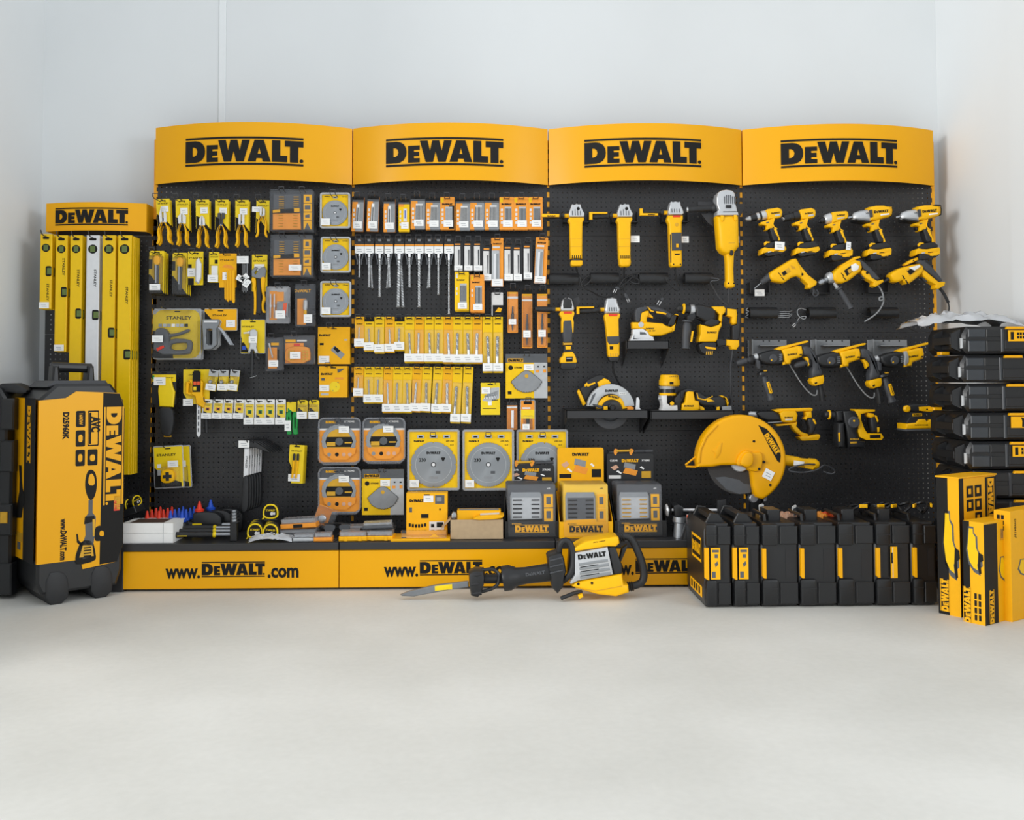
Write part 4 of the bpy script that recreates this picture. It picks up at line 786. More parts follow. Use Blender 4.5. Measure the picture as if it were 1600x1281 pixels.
# ---------------------------------------------------------------- the two rows of yellow drill bit sleeves
R3 = [(562, 543), (577, 549), (593, 552), (609, 551), (624.5, 548), (640, 567), (655, 567), (671, 567), (685.5, 567), (700.5, 568), (715.5, 568), (731, 568), (746, 568), (762, 582), (778, 582)]
R4 = [(561, 620), (577, 630), (592, 630), (606.5, 645), (622, 645), (637, 645), (652.5, 644), (668, 644), (685, 645), (700.5, 645), (715.5, 661), (732, 661)]
def sleeve(R, w, h, X, Z, y, thick, dk):
    polys(R, 'clear_pouch', [[(.06, .28), (.94, .28), (.96, .97), (.04, .97)]], X, Z, y, y - .004 - thick * .5, 'clear_plastic', .003)
    bit(R, X(.46), y - .004, Z(.34), .0035 + thick, h * .56, 'twist', (0, (-.05 if dk % 2 else .02), 0), 'steel' if dk % 3 else 'silver')
for row, data, y0 in ((0, R3, 495), (1, R4, 573)):
    for i, (cx, y1) in enumerate(data):
        bk = row == 0 and i in (1, 4); th = (.003 + .0007 * i) if row == 0 else (.002 + .0009 * i); cc = 'pack_yellow' if i % 3 else 'box_yellow'
        pr = [('print_black', 0, 0, 1, .14)] if bk else []
        lb = 'yellow sleeve with a ' + ('thin' if i < 4 else 'medium' if i < 8 else 'thick') + ' twist drill, ' + ORD[i] + ' in the ' + ('upper' if row == 0 else 'lower') + ' drill row'
        R = pack('drill_bit_pack', lb, 'drill bit', ('upper' if row == 0 else 'lower') + ' row of yellow drill bit sleeves', (cx - 7.6, y0 + (i > 0) * .0, cx + 7.6, y1), -.1, .0 if row == 0 else .05 * (i >= 6) + .015 * (i < 6), card=cc, r=.002, prints=pr, word=('logo', .5, .2 * 55 / (y1 - y0), .62), sticker=(-.02, 1 - 12 / (y1 - y0) - .03, 1.0, .97, -.012 - th), content=lambda R, w, h, X, Z, y, th=th, i=i: sleeve(R, w, h, X, Z, y, th, i))
        behind(R, 1, 'yellow twist drill sleeve, ' + ORD[i] + ' in the ' + ('upper' if row == 0 else 'lower') + ' drill row', .02)
        hook(cx, y0 + 4.5, -.1, 'the ' + ORD[i] + (' upper' if row == 0 else ' lower') + ' row drill sleeve', .06)
def drillset(R, w, h, X, Z, y):
    for k in range(8): bit(R, X(.25 + .09 * k), y - .003, Z(.38 - .02 * k), .0035, h * (.12 + .02 * k), 'twist', (0, .25, 0), 'steel')
pack('drill_set', 'yellow flat box with a picture row of drill bits in rising sizes', 'drill bits', None, (751, 598, 781, 648), -.1, card='card_yellow', prints=[('pale_grey', (.08, .56), (.55, .16), (.97, .14), (.97, .48), (.5, .6)), ('white', .38, .58, .58, .7), ('print_black', .1, .79, .8, .81)], word=('logo', .75, .54, .3), sticker=(.05, .14, .5, .34), content=drillset); hook(770, 601, -.1, 'the flat drill bit set', .05)
pack('accessory_pack', 'narrow orange and white blister with a white stick, under the segment blade', 'accessory', None, (792, 627, 808, 671), -.12, card='pack_orange', prints=[('print_black', 0, 0, 1, .14), ('off_white', 0, .18, 1, .24)], blister=(.02, .02, .98, 1, .02), content=lambda R, w, h, X, Z, y: polys(R, 'white_stick', [[(.42, .32), (.68, .32), (.66, .94), (.4, .94)]], X, Z, y, y - .012, 'white', .003)); hook(800, 630, -.12, 'the white stick blister', .04)
pack('accessory_pack', 'clear edged orange blister holding a black bit, beside the white stick', 'accessory', None, (814, 626, 835, 672), -.13, card='pack_orange', r=.006, rim=.005, prints=[('print_black', .2, .02, .8, .12), ('off_white', .1, .22, .7, .28), ('card_yellow', .0, .3, 1, .6)], blister=(.15, .5, .85, .95, .015), content=lambda R, w, h, X, Z, y: polys(R, 'driver_bit', [[(.38, .6), (.62, .6), (.62, .85), (.38, .85)]], X, Z, y, y - .012, 'black_plastic', .003), sticker=(.1, .78, .62, .97, -.02)); hook(825, 628, -.13, 'the black bit blister', .04)
# large cutting discs
for i, b in enumerate(((640, 674, 715, 762), (726, 674, 800, 762), (810, 674, 884, 762))):
    pack('cutting_disc_pack', 'large clear framed pack of a cutting disc on yellow, ' + ('nearest the orange box', 'toothed one in the middle', 'partly behind the black carton')[i], 'cutting disc', 'large cutting disc packs', b, -.15 + .03 * (i == 2), card='pack_yellow', hole=False, content=lambda R, w, h, X, Z, y, i=i: blade_frame(R, w, h, X, Z, y, (12, 0, 16)[i], (0, 60, 0)[i], False), words=[('230 mm', .84, .17, .012, 'print_black'), ('22.23', .88, .24, .008, 'print_black')], word=('logo', .2, .17, .22), sticker=(.01, .85, .2, .98, -.016))
    hook((b[0] + b[2]) / 2, b[1] + 8, -.15 + .03 * (i == 2), ('the disc pack nearest the orange box', 'the notched large disc pack', 'the disc pack behind the carton')[i], .06)
# ================================================================ power tools on the boards
class Tool:
    """a tool built from the photo's zoomed outline: fr = (x0, y0, zoom) turns outline units into photo pixels at depth y"""
    def __init__(s, name, label, cat, fr, c, y, group=None, rot=(0, 0, 0)):
        s.fr = fr; s.c = c; px, py = fr[0] + c[0] / fr[2], fr[1] + c[1] / fr[2]
        s.s = msize(px, py, y) / fr[2]; s.R = thing(name, label, cat, at(px, py, y), rot, group); s.P = s.R; s.dx = s.dy = 0.0
    def q(s, p): return ((p[0] + s.dx - s.c[0]) * s.s, -(p[1] + s.dy - s.c[1]) * s.s)
    def q3(s, p): x, z = s.q(p); return (x, p[2] if len(p) > 2 else 0.0, z)
    def pr(s, name, p, y0, y1, m, bev=.004, sm=0, seg=2, parent=None, back=True):
        p = [s.q(a) for a in p]; p = chaikin(p, sm) if sm else p
        g = G(); g.prism(p, y0, y1, m, bev, seg, back); return g.build(name, parent or s.P)
    def tu(s, name, p, r, m, n=8, parent=None):
        g = G(); g.tube([s.q3(a) for a in p], [k * s.s for k in r] if isinstance(r, (list, tuple)) else r * s.s, m, n); return g.build(name, parent or s.P)
    def la(s, name, a, b, prof, m, n=14, parent=None, sq=1.0):
        g = G(); g.lathe(s.q3(a), s.q3(b), [(f, r * s.s) for f, r in prof], m, n, sq); return g.build(name, parent or s.P)
    def disc(s, name, c, r, y0, y1, m, bev=.001, n=16, parent=None):
        x, z = s.q(c); g = G(); g.prism(circ(x, z, r * s.s, n), y0, y1, m, bev, 1); return g.build(name, parent or s.P)
    def lg(s, c, w, y, m='print_black', ang=0, parent=None, bars=False):
        x, z = s.q(c); return logo(parent or s.P, x, y, z, w * s.s, m, bars, (0, radians(ang), 0))
    def tx(s, t, c, w, h, y, m='print_black', ang=0, parent=None):
        x, z = s.q(c); return text(parent or s.P, t, x, y, z, h * s.s, m, (0, radians(ang), 0), w=w * s.s)
    def st(s, c, w, h, y, ang=0):
        x, z = s.q(c); return sticker_mesh(s.R, x - w * s.s / 2, x + w * s.s / 2, z - h * s.s / 2, z + h * s.s / 2, y, radians(ang))
def smooth3(p, k=2):
    for _ in range(k):
        q = [p[0]]
        for i in range(len(p) - 1):
            a, b = p[i], p[i + 1]; q += [tuple(a[j] * .75 + b[j] * .25 for j in range(3)), tuple(a[j] * .25 + b[j] * .75 for j in range(3))]
        p = q + [p[-1]]
    return p
FA, FB, FC_, FD = (1150, 300, 6.406), (1300, 300, 6.405), (1150, 500, 6.406), (1300, 500, 6.405)
FE, FF, FG_, FH = (840, 280, 6.405), (1000, 280, 6.405), (840, 450, 5.57), (1000, 450, 5.572)
def bracket(px0, py0, px1, py1, d, label, m='black_steel', name='tool_bracket'):
    a, b = at(px0, py1, -.002), at(px1, py0, -.002); w, h = b.x - a.x, b.z - a.z
    R = thing(name, label, 'bracket', ((a.x + b.x) / 2, 0, a.z), group='tool brackets')
    g = G(); g.box(-w / 2, w / 2, -.001, -.005, 0, h, m, .001); g.build('back_plate', R)
    for sg in (-1, 1): g = G(); g.prism([(sg * w / 2 - .002, h * .1), (sg * w / 2 + .002, h * .1), (sg * w / 2 + .002, h * .9), (sg * w / 2 - .002, h * .9)], -.004, -d, m); g.build('side_plate', R)
    g = G(); g.box(-w / 2, w / 2, -.004, -d, h * .1, h * .1 + .004, m); g.build('ledge', R); return R
# ---------------------------------------------------------------- angle grinders
def grinder(label, fr, c, y, ox, oy, kind, hx, cord=True):
    t = Tool('angle_grinder', label, 'angle grinder', fr, c, y, 'angle grinders on the third rack'); t.dx, t.dy = ox, oy
    hd = t.pr('gear_head', [(338, 262), (350, 260), (360, 268), (385, 256), (405, 262), (418, 259), (428, 264), (432, 290), (448, 325), (464, 352), (458, 386), (318, 386), (310, 352), (322, 310), (332, 285)], .03, -.035, 'silver', .012, 0, 3)
    for k in range(4): t.pr('cooling_slot', [(340 + 26 * k, 330 - 16 * (k % 3)), (348 + 26 * k, 326 - 16 * (k % 3)), (350 + 26 * k, 372), (342 + 26 * k, 372)], -.034, -.0356, 'dark_grey', 0, parent=hd)
    t.disc('gear_badge', (402, 305), 16, -.034, -.036, 'print_black', .0005, parent=hd)
    if kind == 'plain':
        t.pr('motor_housing', [(303, 410), (318, 388), (458, 388), (463, 410), (446, 442), (443, 560), (440, 800), (325, 800), (320, 600), (318, 445), (306, 430)], .03, -.03, 'tool_yellow', .016, 0, 3)
        for k in range(5): t.pr('vent_slot', [(338 + 20 * k, 770), (346 + 20 * k, 770), (346 + 20 * k, 800), (338 + 20 * k, 800)], -.0295, -.031, 'print_black', 0)
        if ox < 100: t.la('rubber_ring', (384, 803), (384, 828), [(0, 56), (.5, 60), (1, 56)], 'rubber')
        t.pr('end_cap', [(328, 826), (335, 818), (438, 818), (445, 830), (443, 862), (425, 874), (345, 874), (330, 862)] if ox < 100 else [(326, 790), (440, 790), (446, 830), (440, 865), (420, 880), (350, 880), (330, 860)], .03, -.032, 'tool_yellow', .012, 0, 3)
        t.pr('housing_seam', [(322, 603), (442, 600), (442, 603), (322, 606)], -.029, -.0306, 'gold', 0)
        t.pr('housing_seam', [(324, 682), (441, 680), (441, 683), (324, 685)], -.029, -.0306, 'gold', 0)
        bot = 872
    # side handle on the left
    t.la('handle_boss', (318, 364), (270, 364), [(0, 20), (1, 20)], 'tool_yellow', 12)
    t.la('handle_flange', (272, 364), (240, 366), [(0, 14), (.2, 34), (.6, 38), (1, 28)], 'black_plastic', 16)
    t.la('side_handle', (246, 366), (hx, 374), [(0, 20), (.1, 29), (.3, 25), (.45, 28), (.6, 25), (.75, 29), (.9, 27), (1, 22)], 'rubber', 12)
    return t
def handle_key(t, x0, x1, yv, flip=1):
    t.pr('spanner_key', [(x0 - 26, yv - 36 * flip), (x1, yv - 36 * flip), (x1, yv - 18 * flip), (x0 + 6, yv - 18 * flip), (x0 + 6, yv + 40 * flip), (x0 - 26, yv + 40 * flip)], .0, -.022, 'tool_yellow', .003)
t = grinder('yellow corded angle grinder with a black ring above its end cap, first on the board', FE, (385, 560), -.13, 0, 0, 'plain', 70); 
t.pr('spanner_key', [(40, 355), (215, 358), (213, 388), (40, 388)], -.025, -.034, 'tool_yellow', .003); t.lg((135, 379), 80, -.0345)
t.tu('power_cord', smooth3([(385, 870, 0), (390, 915, .02), (430, 960, .05), (440, 1010, .04), (420, 1060, .06), (480, 1070, .03), (560, 980, .02), (500, 960, .01), (430, 1040, .03), (470, 1090, .03), (540, 1110, .05), (640, 1165, .08), (740, 1165, .08), (800, 1130, .08), (860, 1010, .06), (900, 970, .04)]), 7, 'rubber', 6)
t2 = grinder('yellow corded angle grinder with a rounded yellow end cap, second on the board', FE, (868, 560), -.13, 481, 0, 'plain', 70)
handle_key(t2, 60, 215, 370); t2.st((975 - 481, 600), 88, 66, -.005)
t2.tu('power_cord', smooth3([(385, 876, 0), (388, 930, .03), (400, 990, .06), (440, 960, .06), (500, 940, .05), (450, 1000, .05), (370, 1060, .06), (335, 1085, .05)]), 8, 'rubber', 6)
pl = t2.pr('plug', [(290, 1070), (330, 1065), (355, 1090), (330, 1100)], -.0 + .06, .04, 'grip_grey', .003); 
for a in (0, 22): t2.tu('plug_pin', [(300 + a, 1090, .05), (284 + a, 1125, .05)], 4, 'alu', 6, pl)
for fr, ox, oy, lab in ((FE, 0, 0, 'first'), (FE, 478, 0, 'second'), (FF, -49, -4, 'third')):
    x0, y0 = fr[0] + (252 + ox) / fr[2], fr[1] + (330 + oy) / fr[2]
    bracket(x0, y0, fr[0] + (502 + ox) / fr[2], fr[1] + (465 + oy) / fr[2], .07, 'black folded bracket behind the ' + lab + ' hanging angle grinder')
# third, slimmer, with a dark switch plate
t = Tool('angle_grinder', 'yellow angle grinder with a dark grey paddle switch plate and red badge', 'angle grinder', FF, (350, 560), -.13, 'angle grinders on the third rack')
hd = t.pr('gear_head', [(295, 240), (308, 232), (320, 240), (345, 232), (375, 240), (388, 233), (396, 245), (400, 275), (420, 315), (428, 350), (412, 366), (280, 366), (272, 340), (285, 290)], .03, -.035, 'silver', .012, 0, 3)
for k in range(4): t.pr('cooling_slot', [(304 + 24 * k, 310), (312 + 24 * k, 306), (314 + 24 * k, 345), (306 + 24 * k, 345)], -.034, -.0356, 'dark_grey', 0, parent=hd)
t.pr('motor_housing', [(262, 410), (275, 368), (422, 368), (424, 400), (410, 440), (408, 700), (410, 860), (400, 880), (310, 882), (292, 865), (288, 700), (282, 460)], .03, -.03, 'tool_yellow', .015, 0, 3)
t.pr('red_badge', [(318, 372), (396, 372), (394, 390), (320, 390)], -.0295, -.032, 'red', .0008)
t.disc('round_emblem', (356, 463), 19, -.0295, -.031, 'gold', .0004)
t.pr('switch_plate', [(304, 545), (402, 543), (404, 720), (306, 722)], -.028, -.036, 'grip_grey', .003); t.pr('switch_slider', [(346, 655), (370, 655), (370, 692), (346, 692)], -.036, -.04, 'box_yellow', .001)
t.pr('vent_slot', [(326, 752), (392, 750), (380, 765), (340, 766)], -.0295, -.031, 'print_black', 0)
for a in (322, 390): t.disc('screw', (a, 858), 8, -.0295, -.031, 'print_black', .0003, 8)
t.pr('side_seam', [(288, 560), (296, 560), (298, 840), (290, 840)], -.0295, -.031, 'rubber', .0005)
t.la('handle_boss', (280, 335), (238, 335), [(0, 20), (1, 20)], 'tool_yellow', 12); t.la('handle_flange', (238, 335), (205, 330), [(0, 14), (.2, 36), (.6, 38), (1, 26)], 'black_plastic', 16)
t.la('side_handle', (208, 330), (10, 328), [(0, 20), (.2, 28), (.35, 24), (.5, 28), (.65, 24), (.8, 28), (1, 22)], 'rubber', 12); t.pr('spanner_key', [(-6, 300), (24, 300), (24, 346), (176, 348), (176, 370), (-6, 370)], 0, -.024, 'tool_yellow', .003); t.lg((110, 362), 70, -.0245)
t.st((447, 604), 76, 64, -.005)
t.tu('power_cord', smooth3([(350, 880, 0), (355, 950, .02), (380, 1020, .04), (410, 1080, .05), (390, 1115, .05), (330, 1070, .04), (280, 1020, .03), (270, 980, .03)]), 8, 'rubber', 6)
t.tu('power_cord', smooth3([(330, 1080, .06), (260, 1130, .06), (235, 1185, .06)]), 7, 'rubber', 6); pl = t.pr('plug', [(205, 1190), (235, 1175), (250, 1195), (225, 1215)], .05, .03, 'grip_grey', .003)
for a in (0, 22): t.tu('plug_pin', [(200 + a, 1205 + a * .4, .04), (178 + a, 1245 + a * .4, .04)], 4, 'alu', 6, pl)
# fourth: the big two-hand grinder
t = Tool('angle_grinder', 'large two-handed yellow angle grinder with a slotted silver gear head', 'angle grinder', FF, (860, 560), -.15, 'angle grinders on the third rack')
hd = t.pr('gear_head', [(765, 150), (800, 128), (850, 120), (905, 128), (930, 150), (942, 200), (940, 260), (948, 290), (958, 330), (955, 365), (755, 365), (750, 340), (772, 320), (752, 270), (750, 200)], .045, -.045, 'silver', .016, 0, 3)
for k in range(6): t.pr('cooling_slot', [(822 + 20 * k, 190 - 14 * (k in (1, 2, 3))), (832 + 20 * k, 188 - 14 * (k in (1, 2, 3))), (832 + 20 * k, 262), (824 + 20 * k, 262)], -.0445, -.047, 'dark_grey', 0, parent=hd)
t.pr('spindle_lock', [(838, 275), (895, 275), (895, 305), (838, 305)], -.0445, -.052, 'black_plastic', .003); t.pr('front_slot', [(812, 338), (945, 336), (945, 358), (812, 360)], -.0445, -.0465, 'dark_grey', .0005)
t.pr('collar', [(752, 345), (960, 343), (965, 375), (748, 377)], .045, -.05, 'silver', .006)
t.pr('motor_housing', [(748, 378), (970, 372), (972, 560), (975, 680), (950, 710), (920, 750), (845, 762), (800, 735), (770, 690), (760, 520)], .05, -.05, 'tool_yellow', .024, 0, 3)
for a in ((800, 400), (930, 395)): t.pr('housing_rib', [(a[0] - 16, a[1] - 20), (a[0] + 16, a[1] - 20), (a[0] + 14, a[1] + 30), (a[0], a[1] + 42), (a[0] - 14, a[1] + 30)], -.048, -.055, 'tool_yellow', .003)
t.pr('housing_seam', [(862, 648), (922, 646), (922, 654), (862, 655)], -.049, -.051, 'gold', 0)
t.pr('rear_handle', [(842, 740), (930, 738), (925, 800), (920, 900), (922, 1020), (934, 1050), (928, 1082), (905, 1090), (860, 1088), (845, 1070), (843, 1040), (852, 1010), (850, 850)], .03, -.035, 'tool_yellow', .014, 0, 3)
t.pr('switch_opening', [(876, 725), (898, 722), (908, 740), (906, 768), (892, 776), (876, 768)], -.034, -.052, 'black_plastic', .002)
for a in (862, 918): t.disc('screw', (a, 1046), 8, -.034, -.036, 'print_black', .0003, 8)
t.la('side_handle', (760, 290), (480, 305), [(0, 18), (.04, 44), (.1, 40), (.16, 26), (.5, 30), (.9, 30), (.95, 26), (1, 30)], 'rubber', 14)
t.la('handle_cap', (482, 305), (470, 306), [(0, 30), (1, 20)], 'silver', 12)
t.pr('disc_guard', [(590, 215), (745, 218), (750, 260), (745, 470), (690, 430), (620, 335), (690, 330), (690, 265), (592, 262)], .045, .02, 'black_steel', .003)
t.pr('disc_guard', [(962, 235), (1070, 235), (1050, 310), (1010, 370), (970, 390)], .045, .02, 'black_steel', .003)
t.st((988, 598), 30, 66, .02)
t.tu('power_cord', [(882, 1085, 0), (882, 1150, .01), (884, 1240, .02)], 7, 'grip_grey', 6); t.tu('power_cord', smooth3([(720, 980, .03), (800, 990, .02), (790, 1010, .02), (700, 1010, .03), (760, 1090, .05), (810, 1180, .05), (870, 1240, .05), (885, 1250, .05)]), 8, 'grip_grey', 6)
# fifth: cordless
t = Tool('cordless_grinder', 'cordless yellow and black grinder with a battery at its foot', 'angle grinder', FG_, (255, 380), -.13, 'angle grinders on the third rack')
t.pr('gear_head', [(205, 150), (212, 110), (235, 90), (270, 86), (295, 100), (308, 140), (318, 180), (310, 205), (205, 205), (195, 180)], .03, -.03, 'silver', .01, 0, 3); t.pr('rubber_hood', [(216, 150), (225, 100), (255, 88), (288, 104), (300, 150), (295, 182), (222, 182)], -.02, -.036, 'rubber', .008, 0, 2)
t.pr('motor_housing', [(186, 225), (200, 206), (312, 206), (318, 225), (305, 268), (312, 300), (308, 390), (296, 390), (290, 300), (222, 300), (218, 388), (206, 388), (204, 300), (208, 265)], .03, -.03, 'tool_yellow', .008, 0, 3); t.pr('red_badge', [(222, 208), (298, 208), (294, 226), (226, 226)], -.0295, -.032, 'red', .0008)
t.pr('grip', [(218, 276), (298, 274), (308, 380), (300, 480), (222, 482), (212, 380)], .028, -.032, 'grip_grey', .012, 0, 3); t.pr('olive_ring', [(220, 474), (298, 472), (298, 496), (222, 498)], .024, -.026, 'gold', .003)
t.pr('neck', [(222, 498), (294, 496), (300, 560), (290, 590), (228, 592), (220, 560)], .022, -.022, 'black_plastic', .006); t.pr('latch', [(238, 505), (286, 504), (284, 535), (240, 536)], -.021, -.027, 'tool_yellow', .002)
b = t.pr('battery', [(192, 610), (215, 590), (222, 560), (300, 556), (322, 590), (336, 640), (326, 660), (200, 662), (190, 640)], .035, -.045, 'tool_yellow', .008); t.pr('battery_base', [(196, 650), (332, 648), (332, 690), (320, 708), (205, 708), (194, 690)], .035, -.05, 'black_plastic', .008, parent=b); t.pr('battery_label', [(238, 600), (298, 598), (296, 640), (240, 642)], -.0445, -.047, 'print_black', .0005, parent=b); t.lg((268, 613), 44, -.0478, 'silver', 0, b)
t.la('handle_boss', (200, 185), (155, 185), [(0, 16), (1, 16)], 'tool_yellow', 12); t.la('side_handle', (156, 185), (-20, 182), [(0, 14), (.02, 34), (.1, 30), (.16, 22), (.5, 25), (1, 22)], 'rubber', 12)
t.pr('disc_guard', [(310, 90), (365, 70), (372, 120), (350, 180), (320, 200)], .04, .01, 'black_steel', .003)
# sixth: corded with long body
t = Tool('angle_grinder', 'slim yellow angle grinder with a dark switch band beside the cordless one', 'angle grinder', FG_, (645, 380), -.13, 'angle grinders on the third rack')
t.pr('gear_head', [(590, 110), (605, 92), (625, 92), (645, 86), (668, 92), (684, 95), (690, 125), (702, 160), (716, 190), (706, 225), (585, 225), (578, 195), (586, 150)], .03, -.035, 'silver', .012, 0, 3)
for k in range(4): t.pr('cooling_slot', [(614 + 20 * k, 175), (621 + 20 * k, 170), (623 + 20 * k, 205), (616 + 20 * k, 205)], -.0345, -.0362, 'dark_grey', 0)
t.pr('motor_housing', [(576, 245), (585, 226), (712, 226), (716, 245), (700, 275), (702, 420), (708, 500), (706, 580), (694, 602), (618, 603), (606, 580), (600, 440), (586, 300)], .03, -.03, 'tool_yellow', .014, 0, 3); t.pr('red_badge', [(612, 228), (690, 228), (686, 248), (616, 248)], -.0295, -.032, 'red', .0008)
t.pr('switch_band', [(598, 424), (704, 420), (708, 470), (690, 490), (615, 492), (602, 470)], -.026, -.034, 'grip_grey', .004); t.pr('label_plate', [(620, 508), (650, 508), (650, 535), (620, 535)], -.0295, -.031, 'print_black', .0004)
for k in range(4): t.pr('vent_slot', [(622 + 20 * k, 570), (630 + 20 * k, 568), (632 + 20 * k, 592), (624 + 20 * k, 594)], -.029, -.031, 'gold', 0)
t.pr('end_cap', [(612, 598), (704, 596), (702, 625), (688, 640), (625, 640), (614, 625)], .03, -.03, 'rubber', .008)
t.la('handle_boss', (582, 187), (545, 187), [(0, 17), (1, 17)], 'tool_yellow', 12); t.la('handle_flange', (548, 187), (525, 190), [(0, 18), (.4, 40), (1, 28)], 'black_plastic', 16); t.la('side_handle', (530, 190), (365, 200), [(0, 22), (.2, 26), (.4, 23), (.6, 27), (.8, 24), (1, 22)], 'rubber', 12); t.pr('spanner_key', [(338, 165), (490, 162), (490, 176), (362, 178), (362, 228), (338, 228)], 0, -.024, 'tool_yellow', .003)
t.tu('power_cord', smooth3([(655, 635, 0), (660, 720, .03), (700, 800, .05), (750, 870, .07), (790, 900, .09), (830, 950, .1)]), 8, 'rubber', 6)
# ---------------------------------------------------------------- cord tubes, shelves
def cord_tube(px0, px1, py, label):
    a, b = at(px0, py, -.05), at(px1, py, -.05); R = thing('cord_holder', label, 'cord holder', (a.x, -.05, a.z), group='black cord holder tubes'); L = b.x - a.x
    g = G(); n = 12; r = .032
    rings = []
    for x in (0, L):
        o = [(x, -r * cos(pi * 1.5 * k / n - .9) , r * sin(pi * 1.5 * k / n - .9)) for k in range(n + 1)]; i = [(x, y * .9, z * .9) for _, y, z in reversed(o)]; rings.append(o + i)
    g.rings(rings, 'black_plastic'); g.build('tube', R); g = G(); g.box(.01, L - .01, .0495, .03, -.02, .035, 'black_steel'); g.build('mount', R); return R
for a, b, py, l in ((858, 903, 437, 'short black cord tube under the first grinder'), (922, 966, 436, 'black cord tube under the second grinder, with a coiled cord'), (998, 1043, 436, 'black cord tube under the third grinder'), (1069, 1112, 436, 'black cord tube beside the large grinder'), (1170, 1213, 490, 'black cord tube under the first corded drill'), (1262, 1304, 490, 'black cord tube below the chromed drill chuck'), (1357, 1401, 490, 'black cord tube under the last corded drill')): cord_tube(a, b, py, l)
def cord(label, pts, r, fr, y, m='rubber', plug=None):
    t = Tool('power_cord', label, 'cord', fr, pts[0], y, 'loose power cords'); t.tu('cable', smooth3(pts), r, m, 6)
    if plug:
        (a, b), (c, d) = plug; t.la('plug_body', (a, b, -.005), (c, d, -.005), [(0, r * 1.3), (.5, r * 2.6), (1, r * 2.2)], 'grip_grey', 8)
        ux, uy = c - a, d - b; l = hypot(ux, uy); ux, uy = ux / l, uy / l
        for k in (-1, 1): t.tu('plug_pin', [(c - uy * k * 9, d + ux * k * 9, -.005), (c - uy * k * 9 + ux * 38, d + ux * k * 9 + uy * 38, -.005)], 3.5, 'alu', 6)
cord('black cord with a plug hanging between the second and third tubes', [(1010, 950, -.03), (930, 960, -.03), (905, 1000, -.03), (930, 1045, -.03), (1010, 1055, -.03), (1000, 1000, -.03), (940, 1000, -.02), (900, 980, -.02), (850, 1080, -.01), (870, 1140, -.01)], 9, FE, -.04, plug=((870, 1140), (895, 1195)))
cord('black looped cord with silver plug pins below the first corded drill', [(415, 1205, 0), (500, 1230, -.01), (560, 1200, -.01), (600, 1170, -.01), (660, 1080, 0), (700, 1020, 0), (760, 1010, 0), (820, 1010, 0), (800, 1040, 0), (770, 1040, 0)], 6, FA, -.06)
for k in range(4): cord('grey cord strand bundled between the tubes, ' + ORD[k] + ' from its top', [(405, 1205 + 16 * k, 0), (450, 1198 + 18 * k, -.015), (520, 1200 + 20 * k, -.015), (560, 1190 + 12 * k, 0)], 4, FA, -.06, 'mid_grey')
cord('pale looped cord knotted beside the second lower tube', [(700, 1180, 0), (640, 1160, -.01), (600, 1190, -.01), (620, 1250, -.01), (680, 1280, -.01), (700, 1240, -.01), (640, 1250, 0), (610, 1290, 0)], 5, FA, -.07, 'mid_grey', plug=((480 + 150, 1285), (590, 1320)))
cord('coiled grey cord at the left end of the first lower tube', [(120, 1160, 0), (90, 1185, -.01), (130, 1195, -.01), (85, 1215, -.01), (125, 1225, -.01), (80, 1250, -.01), (120, 1260, 0)], 5, FA, -.07, 'mid_grey')
cord('black cord drooping from the lower tubes toward the case stack', [(300, 1200, 0), (260, 1215, -.01), (300, 1240, -.01), (380, 1250, 0), (600, 1290, .02), (700, 1320, .02), (880, 1400, .03)], 5, FB, -.08)
def shelf(px0, px1, py, d, label):
    a, b = at(px0, py, -d), at(px1, py, -d); R = thing('tool_shelf', label, 'shelf', (a.x, 0, a.z), group='black steel tool shelves'); w = b.x - a.x
    g = G(); g.box(0, w, -.001, -d, 0, .004, 'black_steel'); g.box(0, w, -d, -d + .004, -.036, .004, 'black_steel', .001); g.build('shelf_plate', R)
    for x in (.004, w - .004): g = G(); g.rings([[(x - .002, -.001, .004), (x - .002, -d, .004), (x - .002, -d, -.036), (x - .002, -.001, -.12)], [(x + .002, -.001, .004), (x + .002, -d, .004), (x + .002, -d, -.036), (x + .002, -.001, -.12)]], 'black_steel'); g.build('shelf_bracket', R)
shelf(979, 1046, 533.5, .2, 'small black shelf under the jigsaw'); shelf(884, 1013, 642, .24, 'long black shelf under the circular saw'); shelf(1016, 1148, 643, .24, 'long black shelf under the router and small saw')
# ---------------------------------------------------------------- jigsaw (frame of the sixth grinder)
t = Tool('jigsaw', 'cordless yellow jigsaw with a black arched handle on a small shelf', 'jigsaw', FG_, (1000, 462), -.12)
t.pr('motor_body', [(815, 300), (940, 298), (1080, 310), (1110, 330), (1165, 345), (1175, 380), (1100, 408), (1070, 418), (960, 420), (930, 360), (820, 355)], .03, -.035, 'tool_yellow', .01, 0, 3)
t.pr('handle_post', [(880, 305), (890, 215), (930, 200), (962, 200), (966, 235), (948, 262), (946, 305)], .028, -.033, 'tool_yellow', .01, 0, 3)
t.pr('battery_shoe', [(1150, 345), (1180, 325), (1200, 300), (1213, 250), (1205, 240), (1190, 236), (1200, 228), (1218, 236), (1212, 270), (1182, 372), (1165, 385)], .026, -.031, 'tool_yellow', .006, 0, 2)
t.pr('front_grip', [(845, 300), (842, 220), (850, 185), (880, 170), (940, 165), (960, 180), (930, 205), (900, 215), (890, 250), (884, 300)], .03, -.036, 'grip_grey', .012, 1, 3)
t.tu('top_handle', smooth3([(925, 178, 0), (1000, 180, 0), (1080, 200, 0), (1150, 240, 0), (1175, 260, 0)]), 25, 'grip_grey', 10)
